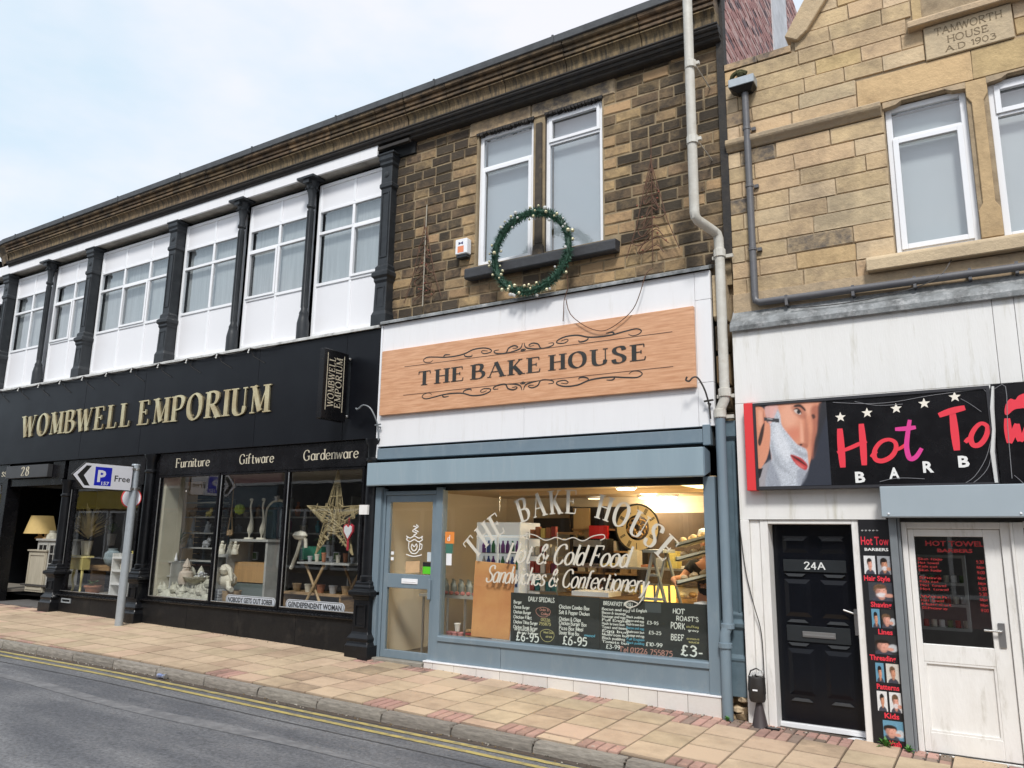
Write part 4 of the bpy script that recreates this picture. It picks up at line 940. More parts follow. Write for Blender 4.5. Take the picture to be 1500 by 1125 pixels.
# frame posts, stall riser
b = MB(); b.box(-7.80, -7.69, .0, .14, zg(-7.7)-.05, 2.62); b.box(-7.688, -7.64, .05, .14, zg(-7.7)-.0, 2.6); b.build('door_post', 'blue_grey', bak, bevel=.004)
b = MB(); b.box(-6.70, -6.585, .035, .16, .258, 2.60); b.build('door_post', 'blue_grey', bak, bevel=.004)
b = MB(); b.box(-2.835, -2.70, -.0, .14, .268, 2.64); b.build('door_post', 'blue_grey', bak, bevel=.004, label='right hand post of the bakery window')
b = MB(); b.box(-2.835, -2.79, .055, .12, .60, 2.56); b.build('window_jamb', 'blue_grey', bak)
b = MB(); b.xprism([(.14, .605), (.01, .60), (-.0, .585), (-.0, .53), (.14, .53)], -6.585, -2.836); b.build('window_sill', 'blue_grey', bak, bevel=.004)
for a, c in ((-6.585, -5.575), (-5.569, -2.836)):
    b = MB(); b.box(a, c, .022, .14, .268, .529); b.build('riser_panel', 'blue_grey', bak, bevel=.003)
b = MB(); b.box(-6.79, -2.70, -.03, .14, .246, .266); b.build('riser_trim', 'upvc', bak, bevel=.003)
b = MB(); b.box(-6.78, -2.705, -.008, .14, -.1, .245); pl = b.build('plinth', 'grout', bak)
x = -6.78
edges = [-6.78, -6.63, -6.275, -5.917, -5.556, -5.208, -4.86, -4.503, -4.145, -3.79, -3.435, -3.082, -2.705]
for a, c in zip(edges, edges[1:]):
    block('tile', pl, a+.003, -.02, -.06, c-a-.006, .015, .304, 'tile_white', 'y', (.004, .004), jit=.002)
b = MB(); b.box(-7.79, -6.80, -.05, .16, zg(-7.3)-.1, zg(-7.3)+.045); b.build('door_step', mat('step_stone', (.28, .26, .22), .85, var=.6, vs=8, bump=.4), bak, bevel=.01)
# big window glass in three butt-jointed panes
for a, c in ((-6.584, -5.665), (-5.661, -4.43), (-4.426, -2.836)):
    b = MB(); b.box(a, c, .085, .095, .606, 2.58); b.build('pane', 'bakery_glass', bak)
# door
dr = MB(); y0, y1 = .06, .115
X0, X1 = -7.63, -6.705; zb = zg(-7.2)+.05
dr.box(X0, X0+.075, y0, y1, zb, 2.50).box(X1-.075, X1, y0, y1, zb, 2.50).box(X0+.075, X1-.075, y0, y1, zb, zb+.11).box(X0+.075, X1-.075, y0, y1, 2.40, 2.50).box(X0+.075, X1-.075, y0-.004, y1, 1.19, 1.385)
door = dr.build('door', 'blue_grey', bak, label='half glazed grey blue shop door', bevel=.005)
b = MB(); b.box(X0-.01, X1+.0, .04, .14, 2.503, 2.56); b.build('door_head', 'blue_grey', bak, bevel=.004)
for z0, z1 in ((zb+.11, 1.19), (1.385, 2.40)):
    b = MB(); b.box(X0+.075, X1-.075, .085, .092, z0, z1); b.build('pane', 'bakery_glass', door)
b = MB(); b.box(-7.28, -6.99, .045, .056, 1.255, 1.325); b.box(-7.25, -7.02, .04, .045, 1.28, 1.29); b.build('letter_box', 'upvc', door, bevel=.003)
b = MB(); b.box(-6.80, -6.75, .03, .056, 1.06, 1.33); b.build('door_handle', 'blue_grey', door, bevel=.004)
# vinyl steaming cup crest
b = MB(); cf = lambda u, v, d: (-7.10+u, .082-d, 1.86+v)
for P in ([(-.03, .20), (.03, .18), (-.04, .13), (.04, .10), (-.02, .07)], [(.02, .22), (.06, .19), (0, .15), (.07, .12)],
          [(-.15, .06), (-.08, .03), (0, .06), (.08, .03), (.15, .06)], [(-.15, .01), (-.08, -.02), (0, .01), (.08, -.02), (.15, .01)], [(-.15, .06), (-.13, .035), (-.15, .01)], [(.15, .06), (.13, .035), (.15, .01)],
          [(-.10, -.03), (-.095, -.12), (-.04, -.18), (.04, -.18), (.095, -.12), (.10, -.03)], [(-.14, -.2), (0, -.225), (.14, -.2)], [(.10, -.05), (.14, -.06), (.13, -.12), (.08, -.13)], [(-.04, -.05), (0, -.09), (.04, -.05), (.05, -.11), (0, -.15), (-.05, -.11), (-.04, -.05)]):
    Q = catmull(P, 5); _layer[0] = (_layer[0]+1) % 7
    ribbon(b, Q, [.014]*len(Q), cf, 0, .001+_layer[0]*.0003, 0)
b.build('cup_emblem', mat('vinyl_white', (.78, .78, .76), .5), door)
def sheet(name, x0, x1, z0, z1, y, m, par, tilt=0):
    b = MB(); b.prism([(x0, z0), (x1, z0+tilt), (x1, z1+tilt), (x0, z1)], y, y+.003); return b.build(name, m, par)
sheet('notice', -7.24, -6.99, 1.40, 1.56, .08, mat('paper_tan', (.60, .40, .22), .7, var=.4, vs=9), door, .015)
sheet('notice', -6.93, -6.785, 1.40, 1.50, .08, mat('green_label', (.10, .55, .02), .5), door); sheet('notice', -6.93, -6.785, 1.50, 1.56, .08, 'gap_black', door)
sheet('notice', -6.86, -6.785, 1.57, 1.70, .081, mat('paper_blue', (.55, .62, .66), .6, var=.3, vs=9), door)
for z in (1.57, 1.65): sheet('notice', -7.52, -7.47, z, z+.045, .08, 'upvc', door)
# stickers in the window corner
sheet('sticker', -6.555, -6.40, 1.825, 1.985, .08, mat('sticker_orange', (.75, .25, .05), .5), bak)
b = MB(); write(b, 'd', px_rect(-6.51, 0, 1.86, .079), BOOK, h=.08); b.build('sticker_mark', 'upvc', bak)
for k in range(5): pass
sheet('sticker', -6.54, -6.42, 1.69, 1.822, .08, mat('sticker_green', (.05, .16, .12), .5), bak); sheet('sticker', -6.525, -6.435, 1.53, 1.688, .08, 'upvc', bak)
# painted window lettering, arched
b = MB(); ac, az, ar = -4.68, .43, 1.95
def arch(u, v, d, L=[0]):
    a = R(138.5)-u/ar; r = ar-.15+v
    return (ac+math.cos(a)*r, .082-d, az+math.sin(a)*r)
write(b, 'THE BAKE HOUSE', arch, St(.19, .05, .085, gap=.38, space=.9), h=.30, width=R(138.5-43.5)*ar)
b.build('window_lettering', 'vinyl', bak, label='arched window lettering THE BAKE HOUSE')
b = MB(); f1, l1 = slopeplane((-5.56, 1.60), (-3.84, 1.585), .0818)
write(b, 'Hot & Cold Food', f1, SCRIPT, h=.25, width=1.72)
f2, l2 = slopeplane((-5.87, 1.335), (-3.55, 1.30), .0818); write(b, 'Sandwiches & Confectionery', f2, SCRIPT, h=.22, width=2.28)
for P in ([(-3.62, 1.26), (-3.70, 1.16), (-3.82, 1.12), (-3.86, 1.17), (-3.78, 1.20), (-3.68, 1.17)], [(-5.2, 1.90), (-5.26, 1.93), (-5.24, 1.97), (-5.1, 1.95), (-4.95, 1.89), (-4.80, 1.93), (-4.68, 1.90), (-4.55, 1.93), (-4.42, 1.89), (-4.28, 1.95), (-4.14, 1.97), (-4.12, 1.93), (-4.18, 1.90)],
          [(-6.03, 1.93), (-5.6, 1.925), (-5.25, 1.93)]):
    Q = catmull(P, 5); ribbon(b, Q, [.012]*len(Q), lambda u, v, d: (u, .0818-d, v), 0, .001, 0)
b.build('window_lettering', 'vinyl', bak, label='script lettering Hot & Cold Food, Sandwiches & Confectionery')

# interior shell
warm = mat('warm_wall', (.76, .66, .50), .8, var=.3, vs=1.2, dark=(.68, .57, .42)); ceil = mat('warm_ceiling', (.70, .50, .27), .8, var=.2, vs=1)
b = MB(); b.box(-7.72, -2.72, .15, 3.55, 2.62, 2.66); b.build('interior_ceiling', ceil, bak)
b = MB(); b.box(-7.72, -2.72, 3.48, 3.55, .1, 2.62); b.build('interior_wall', warm, bak)
b = MB(); b.box(-7.74, -7.69, .16, 3.48, .1, 2.62); b.build('interior_wall', warm, bak)
b = MB(); b.box(-2.74, -2.70, .16, 3.48, .1, 2.62); b.build('interior_wall', warm, bak)
b = MB(); b.box(-7.69, -2.74, .15, 3.48, .20, .24); b.build('interior_floor', mat('shop_floor', (.12, .10, .08), .5, var=.4, vs=2), bak)
b = MB(); b.xprism([(1.55, 2.62), (1.55, 2.56), (1.7, 2.56), (1.7, 2.62)], -6.6, -2.75); b.build('ceiling_beam', ceil, bak)
b = MB(); b.box(-5.6, -3.4, 3.43, 3.475, 1.2, 2.35); b.build('wall_board', mat('dark_boarding', (.12, .085, .06), .7, var=.6, vs=3), bak)
def ray_z(px, py, z):
    d = fwd*F_PX+rgt*(px-750)-upv*(py-562.5); t = (z-CAM_Z)/d.z; return d.x*t, CAM_Y+d.y*t
lamp_w = mat('lamp_glow', (1, .86, .58), .5, emit=7)
for i, (px, py) in enumerate(((917, 716), (950, 723), (980, 728), (984, 734), (905, 734))):
    x, y = ray_z(px, py, 2.585); y = min(y, 3.2)
    o = thing('ceiling_lamp', ['round ceiling lamp nearest the top of the bakery window', 'second round ceiling lamp inside the bakery, counted from the left front', 'third round ceiling lamp, just left of the bright panel', 'fourth round ceiling lamp, lowest of the lit row in view', 'dimmer round ceiling lamp furthest left at the back of the bakery'][i], 'ceiling lamp', (x, y, 2.59), group='round ceiling lamps in the bakery')
    b = MB(); b.lathe([(.13, 2.585), (.15, 2.6), (.15, 2.619)], x, y, 20); b.build('housing', 'upvc', o)
    b = MB(); b.lathe([(.118, 2.572), (.122, 2.5845)], x, y, 20); b.build('diffuser', lamp_w if i < 4 else mat('lamp_dim', (1, .7, .38), .5, emit=1.5), o)
    if i < 4:
        ld = bpy.data.lights.new('lamp_light', 'POINT'); ld.energy = 7; ld.color = (1, .84, .60); ld.shadow_soft_size = .12
        lo = bpy.data.objects.new('lamp_light', ld); lo.location = (x, y, 2.45); col.objects.link(lo); lo.parent = o; lo.location = (0, 0, -.14)
o = thing('light_panel', 'glowing yellow ceiling light panel at the right top corner of the bakery window', 'ceiling lamp', (-3.1, 1.2, 2.60))
b = MB(); b.box(-3.35, -2.80, .55, 1.35, 2.60, 2.619); b.build('frame', 'upvc', o); b = MB(); b.box(-3.33, -2.82, .57, 1.33, 2.592, 2.599); b.build('diffuser', mat('panel_glow', (1, .85, .42), .5, emit=1.6), o)
ld = bpy.data.lights.new('panel_light', 'AREA'); ld.energy = 12; ld.color = (1, .82, .5); ld.size = .5
lo = bpy.data.objects.new('panel_light', ld); col.objects.link(lo); lo.parent = o; lo.location = (0, -.2, -.02)
b = MB(); b.lathe([(.04, 2.6), (.045, 2.619)], -7.2, .75, 12); 
solo(b, 'spot_lamp', mat('spot_glow', (1, .9, .7), .5, emit=6), 'tiny lit spotlight in the ceiling behind the bakery door', 'ceiling lamp')

# ---- downpipes
wp = thing('downpipe', 'off white rainwater pipe down the right edge of the sooty wall, blue at the bottom', 'pipe', (-2.62, 0, 0))
b = MB(); b.tube([(-2.80, -.45, 9.1), (-2.80, -.45, 8.95)] if False else [(-2.80, -.46, 9.3), (-2.805, -.46, 8.60), (-2.81, -.10, 8.0), (-2.815, .06, 7.8)], .06, 12)
ptx, ptz = W(1009, 0, -.42); pbx, pbz = W(1017.5, 318, -.42)
b = MB(); b.tube([(ptx-.02, -.42, ptz+.4), (pbx, -.42, pbz+.06), (pbx+.004, -.41, pbz+.01), (pbx+.02, -.37, pbz-.025), (-2.575, -.07, 5.57), (-2.55, -.02, 5.545), (-2.54, .0, 5.49), (-2.535, -.0, 5.30), (-2.54, -.0, 3.60), (-2.545, 0, 3.52), (-2.60, 0, 3.40), (-2.605, 0, 3.30)], .058, 12)
b.build('upper_pipe', 'white_pipe', wp, smooth=True)
for k, z in enumerate((7.62, 6.62)):
    x = pbx+(ptx-pbx)*(z-pbz)/(ptz-pbz); b = MB(); b.lathe([(.066, z-.05), (.072, z-.045), (.072, z+.045), (.066, z+.05)], x, -.42, 12); b.build('pipe_collar', 'white_pipe', wp)
    b = MB(); b.tube([(x+.05, -.42, z), (x+.06, .15, z-.02)], .008, 6); b.box(x+.04, x+.11, -.44, -.40, z-.02, z+.02); b.build('pipe_bracket', 'white_pipe', wp)
for x, z in ((-2.535, 5.30), (-2.54, 3.60), (-2.605, 3.36)):
    b = MB(); b.lathe([(.066, z-.05), (.072, z-.045), (.072, z+.045), (.066, z+.05)], x, .03 if x < -2.7 else 0, 12); b.box(x+.05, x+.15, .02, .06, z-.055, z-.015); b.box(x-.1, x-.05, .02, .06, z-.055, z-.015); b.build('pipe_collar', 'white_pipe', wp)
b = MB(); b.tube([(-2.605, 0, 3.32), (-2.605, 0, 1.05), (-2.61, -.01, 1.0), (-2.635, -.03, .92), (-2.635, -.03, -.0)], .058, 12); b.build('lower_pipe', 'blue_grey', wp, smooth=True, label='lower length painted grey blue')
for z in (1.0, .80): 
    b = MB(); b.lathe([(.064, z-.03), (.074, z-.025), (.074, z+.025), (.064, z+.03)], -2.61 if z > .9 else -2.635, -.0 if z > .9 else -.03, 12); b.build('pipe_collar', 'blue_grey', wp)
# moulded blue pilaster behind the pipe
b = MB(); p_ = -2.58
b.quadstack(p_, .14, [(.125, .07, .26), (.125, .07, .62), (.13, .08, .64), (.13, .08, .66), (.11, .05, .70), (.11, .05, .96), (.135, .08, .99), (.135, .09, 1.03), (.11, .05, 1.07), (.12, .06, 1.12), (.10, .04, 1.15), (.10, .04, 3.05), (.13, .08, 3.1), (.13, .08, 3.28)])
pi = b.build('pilaster', 'blue_iron', bak, bevel=.006)
b = MB(); b.tube([(-2.67, .10, 1.15), (-2.67, .10, 3.02)], .016, 6); b.tube([(-2.50, .10, 1.15), (-2.50, .10, 3.02)], .016, 6); b.build('bead', 'blue_iron', pi)
b = MB(); b.box(-2.71, -2.44, .2, .26, -.1, 3.4); b.build('pilaster_back', 'mortar_dark', bak)
rub = MB(); rr = random.Random(3)
for k in range(16):
    x = -2.69+rr.random()*.22; z = -.02+rr.random()*.26; r_ = rr.uniform(.03, .07)
    s = MB(); s.ball((x, .13+rr.uniform(-.03, .03), z), r_, 7, sc=(1.1, .8, .75)); s.v = [(v[0]+rr.uniform(-.008, .008), v[1]+rr.uniform(-.008, .008), v[2]+rr.uniform(-.008, .008)) for v in s.v]
    s.build('rubble_stone', random.choice(['stone_mid', 'stone_tan', 'stone_dark', 'stone_pale']), bak)

# ---- wreath
wx, wz, wr = -5.10, 5.77, .565
wt = thing('christmas_wreath', 'large green tinsel wreath with gold baubles hanging over the double window sill', 'wreath', (wx, -.12, wz-wr))
b = MB(); rr = random.Random(11)
def wp_(a, r=0, y=0): return (wx+math.cos(a)*(wr+r)*1.04, -.12+y, wz+math.sin(a)*(wr+r)*1.0)
b.tube([wp_(2*math.pi*i/40) for i in range(40)], .045, 8, 0, close=True)
for i in range(4200):
    a = rr.random()*2*math.pi; t = rr.random()*2*math.pi; c = wp_(a)
    dr_ = Vector((math.cos(a)*math.cos(t), math.sin(t), math.sin(a)*math.cos(t)))+Vector((rr.uniform(-.5, .5), rr.uniform(-.5, .5), rr.uniform(-.5, .5))); dr_.normalize()
    L_ = rr.uniform(.055, .11); p0 = Vector(c)+dr_*.03; p1 = Vector(c)+dr_*L_; s = dr_.orthogonal().normalized()*rr.uniform(.004, .008)
    b.add([p0-s, p0+s, p1+s*.3], [(0, 1, 2)], 0 if rr.random() < .6 else 1)
b.build('greenery', ['garland', 'garland_tip'], wt)
for i in range(56):
    a = rr.random()*2*math.pi; t = rr.uniform(-1.9, 1.9); c = wp_(a, math.sin(t)*.085, -math.cos(t)*.09); b = MB(); b.ball(c, rr.choice([.016, .019, .023, .028]), 8); b.build('bauble', 'bauble' if i % 3 else 'bulb_glass', wt, smooth=True)
b = MB(); b.tube([(-4.56, -.10, 5.5), (-4.55, -.06, 5.2), (-4.60, -.085, 5.0), (-4.61, -.09, 4.72)], .006, 5); b.tube(catmull([(-4.57, -.09, 5.02), (-4.50, -.095, 4.80), (-4.30, -.095, 4.62), (-4.12, -.095, 4.53), (-3.98, -.095, 4.52), (-3.8, -.095, 4.6), (-3.62, -.095, 4.74), (-3.52, -.09, 4.95), (-3.45, -.07, 5.18), (-3.42, .1, 5.3)], 3), .006, 5)
solo(b, 'loose_cable', 'rust', 'thin slack cable looping from below the wreath over the top of the wooden sign', 'cable')
# ---- alarm box
o = thing('alarm_box', 'white burglar alarm box with small printed panel on the sooty wall, left of the wreath', 'alarm', (-6.39, .1, 5.97))
b = MB(); b.box(-6.50, -6.285, .03, .15, 6.03, 6.27); b.build('cover', 'upvc', o, bevel=.012)
b = MB(); b.box(-6.485, -6.30, .05, .15, 5.985, 6.03); b.build('base', 'iron_grey', o)
b = MB(); poly(b, [(0, 0), (.11, 0), (.11, .1), (0, .1)], px_rect(-6.45, 0, 6.055, .0285), .0, 0); poly(b, [(0, 0), (.04, .02), (.08, 0), (.08, .05), (.04, .03), (0, .05)], px_rect(-6.435, 0, 6.175, .0285), .0, 1)
b.build('label', [mat('print_orange', (.75, .25, .12), .6), mat('print_navy', (.03, .03, .12), .6)], o)
# ---- rusty wire christmas trees on the wall
def wire_tree(cx, z0, h, w, label, seed, pole):
    o = thing('wire_tree', label, 'decoration', (cx, .09, z0)); rr = random.Random(seed)
    b = MB(); b.tube([(cx+.0, .10, z0-.1), (cx+.01, .10, z0+h)], .011 if pole else .006, 5); b.build('stem', mat('tree_pole', (.33, .30, .24), .7) if pole else 'rust', o)
    b = MB()
    for k in range(11):
        z = z0+h*.75*(1-k/11)**1.0; ww = w*(1-(z-z0)/(h*.82))*rr.uniform(.55, 1.05); s = rr.choice((-1, 1))
        b.tube(catmull([(cx, .10, z+h*.10), (cx+s*ww*.35, .09, z+.06+rr.uniform(-.03, .03)), (cx+s*ww*.75, .085, z+rr.uniform(-.08, .05)), (cx+s*ww*.5, .09, z-.08), (cx-s*ww*.2, .1, z-.04+rr.uniform(-.05, .05)), (cx-s*ww*.6, .09, z-.12)], 3), .007, 5)
    for s in (-1, 1): b.tube([(cx, .1, z0+h*.8), (cx+s*w*.28, .09, z0+h*.5), (cx+s*w*.5, .09, z0+h*.25), (cx+s*w*.85, .09, z0+.0)], .006, 5)
    b.build('wire_branches', 'rust', o)
    for k in range(8):
        b = MB(); zz = z0+rr.random()*h*.6; b.ball((cx+rr.uniform(-1, 1)*w*.5, .085, zz), .014, 6); b.build('bulb', mat('old_bulb', (.25, .08, .05), .4), o)
wire_tree(-7.13, 5.45, 1.55, .42, 'rusty wire tree outline with a pale stem on the wall left of the alarm box', 4, True)
wire_tree(-3.42, 5.50, 1.60, .42, 'rusty wire tree outline on the wall between upper window and white pipe', 9, False)
# ================================================================== BARBER BUILDING (Tamworth House)
bar = thing('barber_building', 'golden sandstone gabled house at the right with a white rendered ground floor', 'building', (-.6, 0, 0))
CX0, CX1 = -2.425, 3.2
wb = MB()
holes = [(-.66, .135, 4.95, 6.745), (.335, 1.15, 4.95, 6.745)]
punched(wb, CX0, CX1, 4.40, 7.74, .135, .45, holes)
wb.prism([(-1.60, 7.74), (CX1, 7.74), (CX1, 11.5), (.9, 11.5), (-1.30, 8.34), (-1.60, 8.0)], .135, .45)
bw = wb.build('stone_wall', 'mortar_dark', bar)
b = MB(); b.box(CX0, CX1, .45, 8, 4.0, 7.5); b.build('inner_wall', 'mortar_dark', bar)
b = MB(); b.add([(CX0, .45, 7.5), (CX1, .45, 7.5), (CX1, 8, 8.2), (CX0, 8, 8.2)], [(0, 1, 2, 3)]); b.build('roof', 'lead', bar)
def courses(z0, z1, n, xa, xb, wmin, wmax, gable=False):
    hh = (z1-z0)/n
    for i in range(n):
        z = z0+i*hh; segs = [(xa, xb)] if not callable(xa) else xa(z, hh)
        for a, c in segs:
            x = a; first = True
            while x < c-.02:
                w = random.uniform(wmin, wmax)
                if first and abs(a-CX0) < .01: w = .16+.16*(i % 2)
                first = False
                if c-x-w < .2: w = c-x
                m_ = random.choices(['stone_gold', 'stone_pale', 'stone_smoked', 'stone_gold_plain'], [.58, .26, .08, .08])[0]
                block('stone', bw, x+.004, .118+random.uniform(-.005, .005), z+.004, w-.008, .04, hh-.008, m_, 'y', (.012, .035), jit=.03)
                x += w
courses(4.78, 6.615, 9, CX0, -.665, .34, .72)
courses(4.78, 4.985, 1, -.665, CX1, .4, .6) if False else None
courses(6.77, 7.735, 5, lambda z, h: [(CX0, -.92), (.95+.25, CX1)] if z < 7.1 else ([(CX0, -.20), (.63, CX1)] if z < 7.5 else [(CX0, -.36), (.74, CX1)]), None, .34, .8)
courses(7.735, 10.4, 13, lambda z, h: [(max(-1.56, -1.56+(z-7.95)*.70), -.30 if z > 7.6 else CX1)], None, .34, .7)
courses(7.735, 10.4, 13, lambda z, h: [(.70, CX1)], None, .34, .7)
courses(5.0, 6.74, 8, lambda z, h: [(1.16, CX1)], None, .34, .7)
block('lintel_stone', bw, -.915, .108, 6.775, 1.13, .05, .345, 'stone_gold_plain', 'y', (.006, .02))
block('lintel_stone', bw, .22, .108, 6.775, 1.0, .05, .345, 'stone_gold_plain', 'y', (.006, .02))
for a, c in ((-.665, .14), (.33, 1.155)):   # chamfered window heads
    b = MB(); b.prism([(a, 6.772), (c, 6.772), (c, 6.70), (c-.13, 6.715), (c-.19, 6.75), (a+.19, 6.75), (a+.13, 6.715), (a, 6.70)], .112, .26); b.build('window_head', 'stone_smoked', bw)
b = MB(); b.prism([(.137, 5.03), (.333, 5.03), (.333, 6.772), (.137, 6.772)], .19, .30); b.prism([(.137, 5.0), (.333, 5.0), (.333, 5.30), (.29, 5.38), (.29, 6.52), (.333, 6.60), (.333, 6.77), (.137, 6.77), (.137, 6.60), (.18, 6.52), (.18, 5.38), (.137, 5.30)], .112, .19)
b.build('mullion_stone', 'stone_gold_plain', bw, bevel=.006)
b = MB(); b.xprism([(.14, 6.77), (.14, 6.62), (.10, 6.62), (.085, 6.64), (.07, 6.66), (.04, 6.69), (.03, 6.71), (.03, 6.755), (.05, 6.768)], CX0, -.68); b.build('string_course', 'stone_smoked', bw, bevel=.006)
window(bar, -.655, .135, 4.985, 6.735, .20, [], [6.35], fw=.065, mw=.045, casements=[(0, 0)], bm='blind_light', cs=.06)
window(bar, .335, 1.15, 4.985, 6.735, .20, [], [6.35], fw=.065, mw=.045, casements=[(0, 1)], bm='blind_light', cs=.055)
window(bar, -.20, .72, 7.60, 9.2, .2, [.26], [], fw=.065, bm='blind_light')
for a, c in ((-.29, -.2), (.72, .80)):
    b = MB(); b.box(a, c, .118, .2, 7.63, 9.3); b.build('jamb_stone', 'stone_gold_plain', bw)
b = MB(); b.xprism([(.2, 7.635), (.2, 7.53), (-.0, 7.53), (-.0, 7.60), (.03, 7.625)], -.345, .86); b.build('window_sill', 'stone_smoked', bw, bevel=.008)
b = MB(); b.xprism([(.2, 4.98), (.2, 4.80), (-.0, 4.80), (-.0, 4.93), (.03, 4.965)], -.95, 1.6); b.build('window_sill', 'stone_pale', bw, bevel=.01)
# date stone with cut letters
b = MB(); b.box(-.195, .625, .085, .134, 7.125, 7.525); pq = b.build('date_stone', 'stone_pale', bw, bevel=.008)
cut = mat('cut_letter', (.2, .15, .09), .9)
b = MB(); CUT = St(.09, .09, .04, gap=.16, jit=.0)
write(b, 'TAMWORTH', px_rect(-.09, 0, 7.39, .0845), CUT, h=.085, width=.62); write(b, 'HOUSE', px_rect(.02, 0, 7.27, .0845), CUT, h=.08, width=.38); write(b, 'A.D 1903', px_rect(.0, 0, 7.165, .0845), CUT, h=.065, width=.46)
b.build('cut_lettering', cut, pq)
# parapet and gable copings
x = CX0
while x < -1.62:
    w = min(.42, -1.60-x); block('coping_stone', bw, x+.003, .10, 7.742, w-.006, .3, .09, 'stone_smoked', 'y', (.01, .05)); x += w
b = MB(); b.prism([(-1.66, 7.93), (-1.52, 7.84), (-1.40, 7.93), (-1.16, 8.27), (.65, 10.87), (.42, 10.99), (-1.40, 8.36)], .055, .45); b.build('gable_coping', 'stone_gold', bw, bevel=.01)
# lead over the render, white ground floor
b = MB(); b.xprism([(.135, 4.62), (.135, 4.52), (-.035, 4.30), (-.05, 4.30), (-.055, 4.36), (-.03, 4.42), (.06, 4.50)], -2.44, CX1); b.build('flashing', 'lead_pale', bar, bevel=.01)
b = MB(); b.box(CX0, CX1, .10, .2, 4.42, 4.79); b.build('base_stones', 'stone_smoked', bar)
b = MB(); b.box(CX0, CX1, .12, .5, 4.0, 4.42); b.build('fascia_core', 'mortar_dark', bar)
for a, c in ((-2.425, .155), (.159, .34), (.344, CX1)):
    b = MB(); b.box(a, c, .0, .1, 3.46, 4.33); b.build('render_panel', 'render_white', bar, bevel=.003)
b = MB(); b.box(-2.425, -.95, .0, .12, 2.155, 3.457); b.box(-.95, CX1, .0, .12, 2.48, 3.457); b.build('render_panel', 'render_white', bar)
b = MB(); b.box(-2.425, -2.33, -.01, .12, zg(-2.4)-.1, 2.152); b.box(-2.328, -2.225, .03, .14, zg(-2.4)-.1, 2.15); b.build('render_pier', 'timber_white', bar, bevel=.006)
b = MB(); b.box(-.95, CX1, .12, .5, 2.1, 3.4); b.box(.12, CX1, 2.9, 3.0, 0-.2, 2.2); b.box(-2.4, CX1, 3.0, 3.1, -.2, 4.5); b.box(-2.43, -2.39, .2, 3, -.1, 4.4); b.build('inner_wall', 'wall_dark', bar)
b = MB(); b.box(-1.2, CX1, .2, 3, -.12, -.08); b.build('interior_floor', 'board_black', bar)
# black front door
b = MB(); zd = .03; b.box(-2.22, -2.135, .02, .27, zg(-2.2)-.06, 2.15); b.box(-1.285, -1.215, .02, .27, zg(-1.2)-.06, 2.15); b.box(-2.135, -1.285, .02, .27, 2.105, 2.15); b.build('door_frame', 'timber_white', bar, bevel=.006)
b = MB(); b.box(-2.135, -1.285, .10, .25, zd-.09, zd-.045); b.box(-2.135, -1.285, .17, .25, zd-.03, zd+.02); b.build('door_sill', 'upvc', bar, bevel=.004)
dm = mat('door_black', (.005, .006, .009), .2, spec=.3, var=.5, vs=3, bump=.05, bs=5)
b = MB(); b.box(-2.13, -1.29, .215, .26, zd+.022, 2.103); bd = b.build('front_door', dm, bar, label='glossy black panelled front door numbered 24A', bevel=.004)
b = MB()
def raised(b, x0, x1, z0, z1, y, d=.014, s=.045):
    b.add([(x0, y, z0), (x1, y, z0), (x1, y, z1), (x0, y, z1), (x0+s, y-d, z0+s), (x1-s, y-d, z0+s), (x1-s, y-d, z1-s), (x0+s, y-d, z1-s)], [(0, 1, 5, 4), (1, 2, 6, 5), (2, 3, 7, 6), (3, 0, 4, 7), (4, 5, 6, 7)])
for a, c in ((-2.03, -1.76), (-1.66, -1.39)):
    for z0, z1 in ((.33, .80), (1.13, 1.52), (1.80, 1.98)): b = MB(); raised(b, a, c, z0, z1, .2149); b.build('door_panel', dm, bd)
mat('door_sheen', (.05, .055, .06), .25)  # lighter tone paints the sheen along the door's panel bevels
for a, c in ((-2.02, -1.80), (-1.62, -1.40)):
    for z, s in ((1.93, 1), (1.58, -1), (1.07, 1), (.86, -1), (.27, 1)):
        b = MB(); b.prism([(a, z), (c, z), (c-.04, z+.03*s), (a+.04, z+.03*s)][::1], .196, .2145); b.build('sheen_strip', 'door_sheen', bd)
mat('door_panel_grey', (.022, .026, .029), .35, var=.5, vs=5)
for z0, z1 in ((1.60, 1.73), (.875, 1.04)):
    b = MB(); b.box(-2.03, -1.39, .200, .2145, z0, z1); b.build('cross_panel', 'door_panel_grey', bd, bevel=.004)
b = MB(); write(b, '24A', px_rect(-1.81, 0, 1.63, .199), St(.13, .13, 0, gap=.15), h=.075, width=.21, d1=.004); b.build('door_number', mat('chalk_white', (.72, .74, .72), .6), bd)
b = MB(); b.box(-1.865, -1.535, .188, .1995, .925, .985); b.box(-1.855, -1.545, .183, .188, .935, .955); b.build('letter_box', 'steel', bd, bevel=.003)
b = MB(); b.box(-1.345, -1.305, .195, .2145, .98, 1.24); b.tube([(-1.325, .19, 1.19), (-1.345, .165, 1.20), (-1.44, .16, 1.23)], .011, 8); b.build('door_handle', 'steel', bd, bevel=.003)
